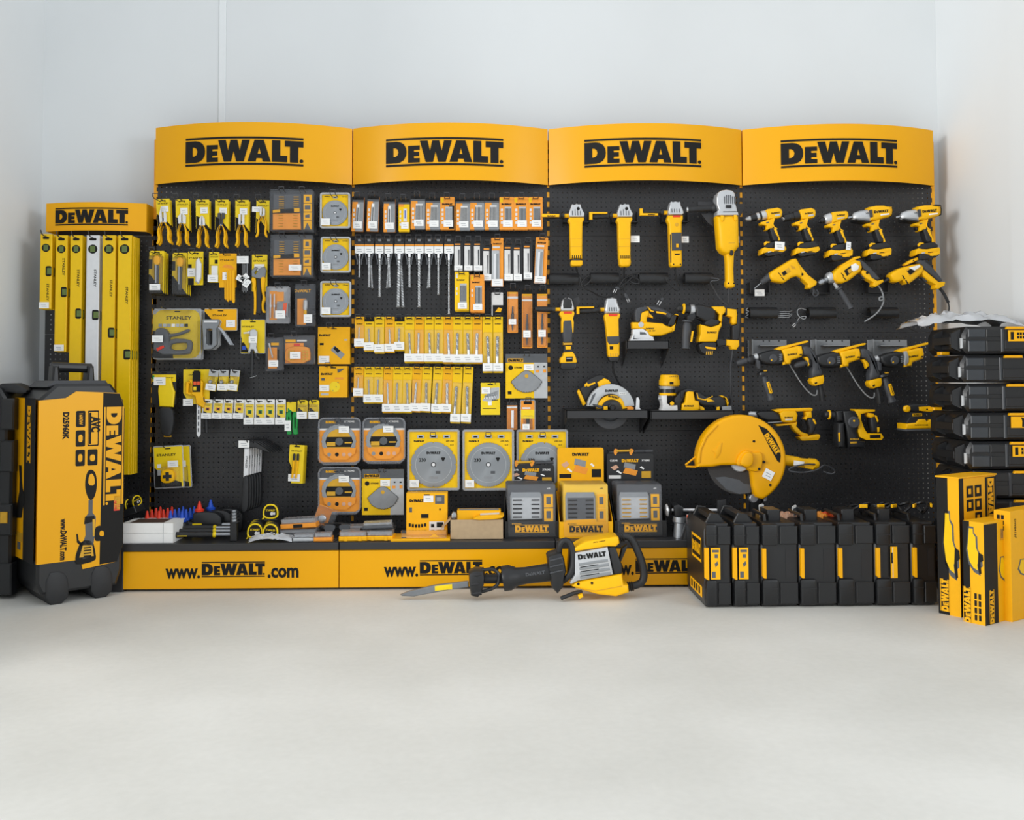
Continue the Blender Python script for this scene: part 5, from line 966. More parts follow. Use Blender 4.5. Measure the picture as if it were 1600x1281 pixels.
t.pr('handle_stripe', [(1025, 205), (1085, 212), (1120, 225), (1110, 236), (1080, 228), (1030, 222)], -.018, -.026, 'tool_yellow', .002); t.pr('handle_stripe', [(945, 165), (965, 172), (985, 195), (1010, 205), (1005, 212), (975, 206)], -.018, -.026, 'tool_yellow', .002); t.pr('trigger', [(955, 205), (1000, 250), (1002, 266), (985, 258), (950, 250)], .01, -.02, 'tool_yellow', .004)
t.pr('battery_foot', [(1140, 290), (1160, 240), (1205, 240), (1180, 330), (1120, 335)], .025, -.03, 'black_plastic', .006)
t.disc('speed_badge', (892, 322), 24, -.0345, -.037, 'silver', .001); t.lg((970, 356), 70, -.0358); t.tx('XR 18V', (985, 376), 60, 16, -.0358)
t.pr('blade_guard', [(820, 362), (905, 356), (945, 380), (965, 415), (1000, 430), (1000, 455), (910, 455), (830, 440), (818, 395)], .025, -.04, 'alu', .006); t.pr('guard_window', [(880, 385), (920, 388), (940, 408), (880, 408)], -.0395, -.042, 'dark_grey', .0005)
t.pr('base_plate', [(900, 448), (1002, 448), (1002, 462), (790, 462), (800, 450), (820, 405), (828, 405), (820, 448)], .03, -.045, 'alu', .002)
# ---------------------------------------------------------------- circular saw
t = Tool('circular_saw', 'cordless circular saw with a pale grey blade guard on the long shelf', 'circular saw', FG_, (640, 1065), -.14)
def arc(cx, cy, r0, r1, a0, a1, n=18): return [(cx + r0 * cos(radians(a0 + (a1 - a0) * i / n)), cy - r0 * sin(radians(a0 + (a1 - a0) * i / n))) for i in range(n + 1)] + [(cx + r1 * cos(radians(a1 + (a0 - a1) * i / n)), cy - r1 * sin(radians(a1 + (a0 - a1) * i / n))) for i in range(n + 1)]
t.pr('upper_guard', arc(630, 1040, 205, 118, 4, 176), .02, -.04, 'pale_grey', .008, 0, 2); t.lg((636, 893), 112, -.041); t.pr('guard_slot', [(440, 1010), (470, 930), (500, 910), (490, 940), (465, 990), (445, 1018)], -.039, -.041, 'dark_grey', .0005); t.pr('badge', [(700, 908), (760, 912), (762, 928), (704, 930)], -.039, -.042, 'white', .0005); t.tx('BRUSHLESS', (731, 919), 50, 10, -.0426)
t.pr('inner_guard', arc(640, 1065, 135, 95, 8, 172), .01, -.034, 'tool_yellow', .004, 0, 2); t.lg((655, 948), 95, -.0348, ang=12)
t.disc('saw_blade', (630, 1068), 112, .0, -.004, 'dark_grey', .0005, 40); t.pr('lower_guard', arc(630, 1065, 162, 90, 186, 350), .005, -.022, 'grip_grey', .004, 0, 2)
t.la('blade_bolt', (640, 1040, 0), (640, 1040, -.05), [(0, 34), (.6, 34), (.7, 22), (1, 18)], 'black_plastic', 12); t.pr('lever', [(470, 1005), (545, 1020), (560, 1040), (540, 1048), (480, 1025)], -.03, -.045, 'grip_grey', .003); t.pr('yellow_stop', [(565, 1030), (600, 1025), (602, 1055), (568, 1056)], -.03, -.045, 'tool_yellow', .002)
t.pr('rear_handle', [(405, 1000), (372, 900), (365, 880), (410, 840), (430, 800), (540, 750), (585, 760), (625, 800), (570, 850), (540, 850), (480, 880), (440, 960)], .045, -.0, 'rubber', .012, 1, 3); t.pr('handle_shell', [(520, 820), (580, 785), (620, 800), (640, 830), (610, 845), (565, 860), (535, 865)], .04, -.012, 'tool_yellow', .006, 0, 2)
t.pr('handle_stripe', [(345, 900), (362, 880), (372, 900), (420, 1005), (405, 1022), (395, 1020)], .04, -.01, 'tool_yellow', .004); t.pr('handle_stripe', [(408, 840), (430, 822), (440, 838), (500, 818), (505, 830), (440, 860), (425, 850), (412, 862)], .0, -.006, 'tool_yellow', .001)
t.pr('base_shoe', [(390, 1055), (900, 1060), (910, 1068), (385, 1068)], .08, -.06, 'alu', .002); t.pr('depth_bracket', [(845, 1050), (855, 955), (870, 950), (882, 975), (880, 1040), (895, 1062), (850, 1062)], -.01, -.03, 'alu', .003); t.pr('front_lamp', [(770, 1030), (800, 1025), (832, 1040), (825, 1060), (775, 1060)], -.01, -.035, 'pack_orange', .004)
# ---------------------------------------------------------------- combination hammer (FH)
t = Tool('combination_hammer', 'large yellow and black rotary hammer with a D handle and motor hanging below', 'rotary hammer', FH, (600, 330), -.15)
t.la('tool_chuck', (322, 178), (440, 185), [(0, 20), (.1, 30), (.35, 30), (.36, 22), (.5, 22), (.52, 44), (.6, 46), (.62, 36), (1, 38)], 'rubber', 14); t.la('chuck_ring', (372, 180), (392, 181), [(0, 40), (.5, 48), (1, 44)], 'tool_yellow', 14)
t.la('steel_collar', (438, 190), (474, 192), [(0, 46), (1, 46)], 'silver', 14)
t.pr('gear_case', [(472, 150), (530, 150), (625, 175), (650, 200), (650, 280), (560, 300), (475, 250)], .04, -.04, 'black_plastic', .014, 0, 3)
t.pr('yellow_top', [(618, 165), (720, 165), (735, 185), (730, 215), (705, 240), (700, 300), (672, 290), (680, 235), (650, 205), (625, 195)], .035, -.038, 'tool_yellow', .01, 0, 3)
t.pr('rear_bridge', [(745, 180), (830, 190), (838, 235), (830, 315), (800, 322), (785, 300), (790, 260), (745, 245)], .03, -.034, 'tool_yellow', .01, 0, 3); t.pr('rubber_joint', [(728, 178), (750, 178), (750, 240), (728, 235)], .03, -.03, 'rubber', .006)
t.pr('d_handle', [(838, 215), (868, 225), (870, 300), (855, 440), (840, 460), (790, 455), (792, 330), (830, 318)], .028, -.03, 'rubber', .012, 0, 3); t.pr('handle_foot', [(740, 450), (850, 455), (852, 500), (825, 538), (785, 535), (775, 510), (738, 500)], .03, -.034, 'tool_yellow', .008, 0, 2); t.pr('lower_bridge', [(650, 445), (690, 440), (745, 455), (740, 500), (660, 510)], .025, -.028, 'black_plastic', .008)
t.pr('motor_shell', [(510, 320), (600, 345), (670, 325), (690, 300), (695, 330), (668, 380), (655, 450), (640, 470), (500, 470), (495, 455), (510, 400)], .045, -.048, 'tool_yellow', .012, 0, 3); t.pr('motor_neck', [(550, 300), (600, 262), (680, 285), (670, 320), (600, 340), (545, 320)], .04, -.04, 'rubber', .008); t.lg((605, 390), 84, -.0485)
t.pr('motor_base', [(495, 475), (640, 475), (650, 490), (640, 540), (600, 575), (540, 580), (505, 545)], .045, -.045, 'rubber', .014, 1, 3); t.pr('motor_stripe', [(545, 510), (640, 520), (640, 538), (560, 530)], -.044, -.047, 'tool_yellow', .002)
for k in range(4): t.pr('vent_slot', [(556 + 16 * k, 552), (566 + 16 * k, 550), (562 + 16 * k, 580), (553 + 16 * k, 580)], -.043, -.046, 'gold', 0)
t.pr('handle_clamp', [(400, 245), (470, 215), (480, 250), (460, 285), (420, 300), (400, 290)], .03, -.03, 'black_plastic', .006); t.la('side_handle', (402, 285, -.03), (385, 535, -.03), [(0, 42), (.05, 44), (.07, 28), (.2, 36), (.6, 38), (.9, 32), (.97, 38), (1, 24)], 'grip_grey', 14); t.pr('handle_logo_plate', [(428, 380), (444, 378), (430, 470), (414, 472)], -.058, -.066, 'tool_yellow', .001)
t.tu('depth_rod', [(450, 255, -.02), (780, 320, -.02)], 5, 'dark_steel', 6)
t.tu('power_cord', smooth3([(805, 535, 0), (800, 600, .01), (795, 660, .02), (800, 760, .03), (810, 900, .05), (808, 1080, .1)]), 9, 'grip_grey', 6)
# router
t = Tool('trim_router', 'small upright router with a yellow motor cap and black collar', 'router', FH, (245, 1075), -.13)
t.la('motor_cap', (258, 855), (260, 755), [(0, 78), (.1, 90), (.5, 90), (.6, 84), (.95, 78), (1, 66)], 'tool_yellow', 18); t.pr('cap_label', [(240, 818), (272, 818), (272, 840), (240, 840)], -.062, -.068, 'print_black', .0005); t.tx('DeWALT', (275, 773), 70, 14, -.066)
t.la('steel_ring', (240, 880), (240, 855), [(0, 66), (1, 74)], 'silver', 18); t.la('motor_body', (240, 915), (240, 878), [(0, 66), (1, 62)], 'black_plastic', 18); t.la('yellow_ring', (242, 935), (242, 914), [(0, 72), (1, 74)], 'tool_yellow', 18)
t.pr('base_frame', [(170, 935), (222, 932), (222, 1000), (245, 1020), (310, 1018), (315, 1075), (170, 1075), (185, 1020)], .04, -.05, 'off_white', .006); t.disc('lock_knob', (262, 1003), 17, -.05, -.062, 'tool_yellow', .003); t.pr('base_plate', [(150, 1066), (320, 1066), (320, 1078), (150, 1078)], .06, -.06, 'black_plastic', .002); t.tu('clamp_screw', [(150, 960, -.03), (200, 965, -.03)], 12, 'silver', 8)
# compact recip saw
t = Tool('reciprocating_saw', 'compact yellow and black reciprocating saw lying beside the router', 'reciprocating saw', FH, (530, 1070), -.14)
t.pr('gear_cover', [(290, 965), (345, 900), (370, 885), (380, 940), (350, 990), (340, 1070), (320, 1078), (300, 1000)], .03, -.03, 'rubber', .008, 0, 2); t.pr('motor_top', [(345, 895), (400, 875), (470, 885), (468, 905), (460, 910), (380, 905), (355, 960), (345, 950)], .03, -.036, 'black_plastic', .006)
t.pr('motor_body', [(392, 908), (405, 896), (455, 900), (468, 975), (500, 985), (512, 1050), (490, 1065), (420, 1075), (352, 1060), (355, 1010), (380, 995)], .03, -.042, 'tool_yellow', .01, 0, 3); t.lg((412, 1024), 82, -.0426)
t.pr('grip', [(470, 905), (500, 900), (560, 940), (640, 945), (700, 940), (740, 965), (745, 1020), (690, 1060), (660, 1070), (640, 1030), (560, 1030), (510, 1010), (470, 970)], .028, -.03, 'rubber', .012, 0, 3); t.pr('grip_stripe', [(482, 912), (490, 915), (500, 955), (550, 968), (612, 945), (618, 935), (624, 945), (560, 978), (495, 965)], -.0285, -.032, 'tool_yellow', .001); t.pr('grip_stripe', [(570, 970), (600, 965), (640, 985), (575, 992)], -.028, -.032, 'tool_yellow', .001)
t.pr('rear_loop', [(690, 945), (705, 935), (745, 955), (762, 1000), (752, 1030), (745, 1000), (725, 960)], .028, -.032, 'tool_yellow', .004); t.pr('battery_terminal', [(700, 1030), (785, 1025), (788, 1078), (708, 1080)], .026, -.03, 'mid_grey', .003); t.pr('latch', [(655, 1035), (680, 1032), (680, 1070), (655, 1072)], -.02, -.036, 'tool_yellow', .002); t.pr('trigger', [(505, 1020), (548, 1040), (552, 1060), (510, 1058)], -.01, -.03, 'tool_yellow', .003)
# ================================================================ fourth rack: drills and hammers
def drill(label, fr, ox, oy, head, big, y=-.12, sticker=None):
    t = Tool('cordless_drill' if head < 2 else 'impact_driver' if head == 2 else 'impact_wrench', label, 'drill' if head < 2 else 'impact driver' if head == 2 else 'impact wrench', fr, (350 + ox, 420 + oy), y, 'cordless drills in the top row'); t.dx, t.dy = ox, oy
    if head < 2:
        m = 'silver' if head == 0 else 'black_plastic'; x0 = 95 if head == 0 else 135
        t.la('chuck_nose', (x0, 275), (145, 264), [(0, 10), (.3, 20), (1, 30)] if head == 0 else [(0, 14), (.4, 28), (1, 30)], 'silver', 14)
        ck = t.la('chuck', (143, 264), (262, 236), [(0, 30), (.08, 36), (.48, 36), (.5, 38), (.75, 38), (.76, 34), (1, 34)], 'black_plastic', 16)
        if head == 0: t.la('collar', (205, 250), (232, 243), [(0, 39), (1, 40)], 'silver', 16, ck); t.la('torque_ring', (255, 238), (322, 222), [(0, 42), (.1, 46), (.9, 46), (1, 40)], 'silver', 18)
        else: t.la('torque_ring', (245, 240), (312, 224), [(0, 40), (.1, 44), (.9, 46), (1, 40)], 'black_plastic', 18)
        bd = t.pr('motor_housing', [(288, 190), (300, 182), (405, 166), (418, 172), (440, 182), (450, 210), (444, 245), (432, 262), (372, 274), (318, 280), (308, 262)], .03, -.034, 'tool_yellow', .013, 0, 3)
        t.lg((378, 221), 84, -.0348, ang=-7); t.pr('badge', [(372, 238), (424, 230), (424, 246), (372, 254)], -.0345, -.036, 'silver', .0004)
    elif head == 2:
        t.la('anvil', (165, 276), (225, 258), [(0, 10), (.3, 14), (.35, 24), (1, 30)], 'black_plastic', 14); t.la('gear_cone', (225, 258), (290, 240), [(0, 36), (.2, 48), (1, 54)], 'silver', 18)
        t.pr('motor_housing', [(285, 192), (300, 188), (425, 178), (440, 190), (445, 225), (435, 252), (400, 262), (310, 290), (290, 296), (284, 240)], .03, -.036, 'tool_yellow', .013, 0, 3); t.lg((365, 222), 84, -.0368, ang=-6); t.pr('badge', [(330, 248), (400, 240), (400, 252), (330, 262)], -.036, -.0375, 'silver', .0004)
    else:
        t.la('anvil', (75, 248), (122, 236), [(0, 10), (.1, 13), (1, 13)], 'steel', 12); t.la('gear_cone', (120, 240), (285, 232), [(0, 26), (.1, 44), (.45, 62), (1, 70)], 'silver', 22, None, .9); t.tx('XR', (222, 222), 34, 24, -.062, ang=-4); t.pr('cone_bumper', [(120, 270), (200, 282), (280, 296), (250, 304), (160, 296), (125, 286)], .03, -.05, 'rubber', .004)
        t.pr('motor_housing', [(265, 148), (340, 134), (415, 132), (440, 140), (460, 138), (490, 146), (498, 180), (492, 225), (470, 244), (430, 252), (330, 282), (280, 280), (275, 220)], .04, -.045, 'tool_yellow', .016, 0, 3); t.pr('front_bumper', [(262, 182), (282, 178), (290, 250), (272, 252)], -.03, -.05, 'grip_grey', .003); t.lg((375, 196), 145, -.0458, ang=-5); t.pr('badge', [(368, 224), (455, 214), (455, 228), (368, 238)], -.045, -.0465, 'white', .0004)
        t.pr('rear_bumper', [(410, 134), (440, 128), (495, 132), (504, 180), (498, 232), (484, 240), (494, 190), (488, 150), (445, 146)], .035, -.04, 'rubber', .005)
        for k in range(5): t.pr('vent_slot', [(462, 150 + 16 * k), (482, 150 + 16 * k), (482, 156 + 16 * k), (462, 156 + 16 * k)], -.043, -.046, 'gold', 0)
    t.pr('trigger_housing', [(234, 312), (300, 290), (372, 262), (378, 280), (360, 330), (352, 372), (325, 374), (300, 390), (284, 386), (292, 345), (270, 338), (240, 334)], .026, -.03, 'tool_yellow', .008, 0, 2); t.pr('direction_button', [(285, 314), (310, 308), (312, 318), (288, 324)], -.0295, -.033, 'dark_grey', .001)
    t.pr('trigger', [(262, 344), (280, 340), (284, 380), (266, 376), (258, 360)], .012, -.014, 'black_plastic', .004)
    t.pr('grip', [(320, 374), (356, 354), (382, 372), (412, 440), (424, 490), (360, 505), (345, 460), (332, 410)], .026, -.03, 'rubber', .012, 1, 3)
    t.pr('grip_stripe', [(358, 374), (384, 372), (402, 430), (412, 452), (398, 456), (378, 424)], -.0285, -.0335, 'tool_yellow', .0015); t.pr('grip_stripe', [(402, 450), (416, 462), (424, 492), (406, 496)], -.026, -.033, 'tool_yellow', .0015); t.pr('grip_line', [(352, 272), (372, 268), (358, 330), (366, 355), (398, 374), (392, 380), (358, 362), (348, 330)], -.0285, -.032, 'tool_yellow', .0008)
    t.pr('battery_mount', [(262, 530), (345, 505), (430, 498), (466, 528), (462, 556), (290, 578), (258, 566)], .034, -.036, 'black_plastic', .008); t.pr('belt_clip', [(258, 520), (275, 505), (312, 508), (318, 516), (285, 524), (275, 540), (262, 545)], -.03, -.042, 'tool_yellow', .002)
    dz = 26 if big else 0
    b = t.pr('battery', [(230, 622), (240, 575), (262, 562), (300, 570), (345, 572), (466, 552), (478, 570), (476, 590), (440, 612 + dz), (345, 606 + dz * .6), (300, 612), (248, 622), (238, 632)], .036, -.042, 'tool_yellow', .008, 0, 2)
    t.pr('battery_base', [(262, 612), (345, 600), (472, 588), (474, 600 + dz), (435, 626 + dz), (300, 650 + dz), (268, 640 + dz)], .034, -.038 if big else -.038, 'black_plastic', .008, parent=b); t.pr('battery_tab', [(342, 596), (410, 590), (408, 606), (344, 612)], -.0405, -.0445, 'tool_yellow', .001, parent=b); t.lg((376, 602), 50, -.0452, parent=b, ang=-6); t.pr('battery_print', [(290, 606), (326, 600), (322, 612), (292, 618)], -.041, -.0425, 'silver', .0003, parent=b)
    if big: t.pr('battery_tab', [(380, 612), (472, 592), (468, 622), (440, 628), (400, 640), (372, 636)], -.0365, -.0445, 'tool_yellow', .001, parent=b)
    if sticker: t.st(sticker[0], sticker[1], sticker[2], -.048, 4)
    return t
drill('cordless drill with a silver chuck and white battery label, first in the top row', FA, 0, 0, 0, False, sticker=((406, 550), 96, 78))
drill('cordless drill with a black chuck and slim battery, second in the top row', FA, 333, 3, 1, False)
drill('short impact driver with a silver nose and square tag, middle of the top row', FA, 661, 22, 2, True, sticker=((428, 530), 46, 80))
drill('impact wrench with a silver cone nose, fourth in the top row', FB, 85, 14, 3, True)
drill('impact wrench with a black rear bumper, last in the top row at the rack edge', FB, 566, 10, 3, True)
# ---- corded drills
def cdrill(label, fr, c, y=-.12): return Tool('corded_drill', label, 'drill', fr, c, y, 'corded drills in the second row')
t = cdrill('plain yellow corded drill with a dark chuck holding a bit, first in the second row', FA, (560, 820))
t.pr('motor_housing', [(318, 830), (345, 798), (440, 740), (545, 678), (585, 670), (602, 690), (640, 770), (655, 830), (640, 870), (590, 848), (540, 862), (465, 914), (440, 912), (395, 905), (355, 895), (328, 870)], .034, -.036, 'tool_yellow', .014, 0, 3)
t.pr('handle', [(600, 700), (640, 755), (700, 830), (792, 902), (786, 932), (722, 973), (698, 966), (702, 930), (650, 880), (600, 840), (590, 770)], .03, -.032, 'tool_yellow', .014, 0, 3)
t.la('chuck', (335, 850), (245, 912), [(0, 46), (.1, 40), (.5, 34), (.9, 26), (1, 14)], 'grip_grey', 14); t.la('drill_bit', (250, 908), (182, 965), [(0, 8), (.2, 6), (1, 5)], 'steel', 8); t.pr('trigger', [(575, 846), (600, 836), (640, 878), (628, 888), (600, 862)], .012, -.014, 'grip_grey', .003)
t.pr('label_plate', [(428, 815), (505, 762), (526, 800), (450, 852)], -.0355, -.037, 'gold', .0004)
t.pr('label_print', [(436, 816), (470, 792), (488, 824), (454, 848)], -.037, -.0374, 'print_black', 0); 
for k in range(4): t.pr('vent_slot', [(524 + 11 * k, 742 + 4 * k), (530 + 11 * k, 740 + 4 * k), (546 + 11 * k, 775 + 2 * k), (540 + 11 * k, 780)], -.035, -.0368, 'gold', 0)
t.disc('lock_button', (640, 830), 13, -.03, -.035, 'print_black', .001); 
for a in ((398, 815), (428, 858)): t.pr('vent_slot', [(a[0], a[1]), (a[0] + 8, a[1] - 2), (a[0] + 36, a[1] + 30), (a[0] + 28, a[1] + 34)], -.034, -.0366, 'print_black', 0)
t.tu('power_cord', [(752, 950, 0), (790, 1010, 0), (815, 1025, 0)], [16, 14, 8], 'grip_grey', 8); t.tu('cord_loop', smooth3([(765, 985, -.02), (750, 1030, -.02), (780, 1050, -.02), (815, 1020, -.02), (790, 980, -.02)]), 7, 'grip_grey', 6); t.st((262, 998), 100, 66, .05)
t = cdrill('corded hammer drill with a chrome chuck and black side handle, middle of the second row', FB, (200, 820))
t.pr('motor_housing', [(-12, 830), (10, 795), (60, 752), (140, 712), (200, 682), (262, 700), (280, 760), (265, 800), (225, 830), (190, 860), (140, 895), (80, 920), (30, 912), (-5, 880)], .036, -.04, 'tool_yellow', .014, 0, 3)
t.pr('top_strip', [(60, 745), (150, 690), (210, 655), (262, 650), (272, 664), (230, 678), (170, 706), (85, 760)], .02, -.032, 'tool_yellow', .004)
t.pr('grip', [(216, 690), (262, 680), (300, 700), (340, 735), (400, 800), (462, 872), (430, 888), (375, 870), (340, 810), (290, 775), (258, 722)], .03, -.032, 'grip_grey', .013, 0, 3)
t.pr('handle', [(270, 800), (290, 782), (345, 806), (380, 860), (430, 892), (490, 880), (497, 904), (412, 956), (388, 942), (394, 912), (320, 870), (282, 830)], .028, -.03, 'tool_yellow', .01, 0, 3); t.pr('trigger', [(265, 826), (286, 814), (322, 862), (312, 876), (290, 856)], .012, -.014, 'grip_grey', .003)
t.pr('label_plate', [(90, 796), (165, 742), (205, 780), (120, 848)], -.0395, -.041, 'print_black', .0004); t.pr('label_print', [(125, 790), (160, 770), (178, 798), (140, 826)], -.041, -.0414, 'gold', 0); t.pr('white_tag', [(160, 742), (205, 722), (240, 750), (230, 785), (185, 805), (165, 790)], -.041, -.043, 'white', .0004); t.disc('emblem', (235, 738), 24, -.036, -.0385, 'gold', .0004)
t.disc('lock_button', (328, 815), 13, -.029, -.034, 'print_black', .001)
for a in ((58, 820), (76, 856)): t.pr('vent_slot', [(a[0], a[1]), (a[0] + 9, a[1] - 3), (a[0] + 36, a[1] + 28), (a[0] + 28, a[1] + 34)], -.039, -.0406, 'print_black', 0)
t.la('collar', (0, 848), (-50, 872), [(0, 56), (.6, 56), (1, 44)], 'silver', 18); t.la('chuck', (-48, 872), (-138, 915), [(0, 26), (.3, 30), (.34, 22), (.45, 22), (.5, 32), (.8, 30), (1, 20)], 'steel', 14); t.la('drill_bit', (-130, 912), (-176, 940), [(0, 6), (1, 5)], 'dark_steel', 8)
t.la('handle_stem', (20, 905), (58, 975), [(0, 18), (1, 18)], 'silver', 10); t.la('side_handle', (48, 960, -.02), (172, 1168, -.02), [(0, 34), (.06, 36), (.09, 24), (.5, 28), (.9, 26), (.96, 32), (1, 20)], 'grip_grey', 14)
t.tu('power_cord', smooth3([(455, 930, 0), (500, 990, 0), (515, 1080, 0), (500, 1130, 0), (470, 1190, .01), (420, 1240, .02), (340, 1290, .03)]), 8, 'mid_grey', 6); t.tu('cord_loop', smooth3([(500, 1075, -.01), (470, 1090, -.01), (455, 1065, -.01), (480, 1045, -.01), (505, 1060, -.01)]), 8, 'mid_grey', 6)
t = cdrill('yellow corded drill with a flat clip on top, at the rack edge', FB, (830, 820))
t.pr('motor_housing', [(554, 838), (575, 812), (640, 775), (690, 758), (780, 736), (850, 724), (886, 750), (890, 800), (862, 832), (790, 890), (745, 922), (715, 926), (692, 905), (680, 890), (625, 910), (592, 902), (568, 870)], .036, -.04, 'tool_yellow', .014, 0, 3)
t.pr('grip', [(818, 706), (860, 680), (900, 690), (965, 745), (1030, 820), (1082, 890), (1044, 908), (965, 830), (900, 785), (862, 735)], .03, -.034, 'grip_grey', .013, 0, 3)
t.pr('handle', [(862, 800), (895, 782), (960, 838), (1040, 905), (1100, 902), (1106, 915), (1096, 942), (1030, 976), (1004, 968), (1010, 932), (940, 892), (892, 850)], .028, -.031, 'tool_yellow', .01, 0, 3); t.pr('trigger', [(880, 855), (900, 848), (942, 892), (932, 905), (908, 886)], .012, -.014, 'grip_grey', .003)
t.pr('top_clip', [(704, 730), (760, 690), (868, 648), (876, 664), (850, 684), (722, 740)], .012, -.024, 'tool_yellow', .004); t.pr('label_plate', [(706, 790), (740, 762), (840, 735), (860, 770), (800, 812), (742, 848)], -.0395, -.041, 'gold', .0004); t.pr('label_print', [(715, 800), (765, 770), (795, 806), (745, 838)], -.041, -.0414, 'print_black', 0); t.pr('white_tag', [(732, 768), (840, 738), (850, 755), (790, 795), (760, 780)], -.0414, -.043, 'white', .0004)
t.disc('lock_button', (796, 692), 7, -.02, -.026, 'print_black', .001, 10)
for a in ((665, 842), (696, 888)): t.pr('vent_slot', [(a[0], a[1]), (a[0] + 10, a[1] - 4), (a[0] + 32, a[1] + 34), (a[0] + 22, a[1] + 40)], -.039, -.0408, 'print_black', 0)
t.la('chuck_nose', (562, 870), (500, 910), [(0, 22), (.4, 14), (1, 8)], 'rubber', 10); t.tu('cord_boot', smooth3([(1072, 955, 0), (1120, 1020, 0), (1160, 1105, 0)]), 15, 'rubber', 8); t.tu('power_cord', smooth3([(1158, 1100, 0), (1168, 1160, .0), (1150, 1230, .0), (1120, 1290, .0)]), 7, 'rubber', 6)
# price plates and brackets behind the corded drills
bracket(1169, 440, 1198, 462, .05, 'black folded bracket behind the first corded drill, chuck end'); bracket(1262, 440, 1292, 462, .05, 'black folded bracket behind the first corded drill, cord end'); bracket(1352, 430, 1382, 462, .05, 'black folded bracket under the middle corded drill')
for k, (x0, x1) in enumerate(((1168, 1229), (1266, 1328), (1355, 1417))):
    R = thing('tool_bracket', 'grey steel tool bracket behind the ' + ('first', 'second', 'third')[k] + ' long rotary hammer', 'bracket', at((x0 + x1) / 2, 531, -.003), (0, 0, 0), 'grey steel hammer brackets'); s = msize(x0, 531, 0); w = (x1 - x0) * s
    g = G(); g.box(-w / 2, w / 2, 0, -.003, -.1, 0, 'mid_grey', .001); g.box(-w / 2 + .006, -w / 2 + .012, -.003, -.06, -.1, 0, 'mid_grey'); g.build('back_plate', R); g = G(); g.box(-w * .25, w * .4, -.003, -.05, -.034, -.028, 'mid_grey'); g.build('ledge', R)
    for a in (-.1, .05, .3): g = G(); g.prism(circ(a * w, -.006, .004, 8), -.003, -.0036, 'print_black'); g.build('bolt_hole', R)
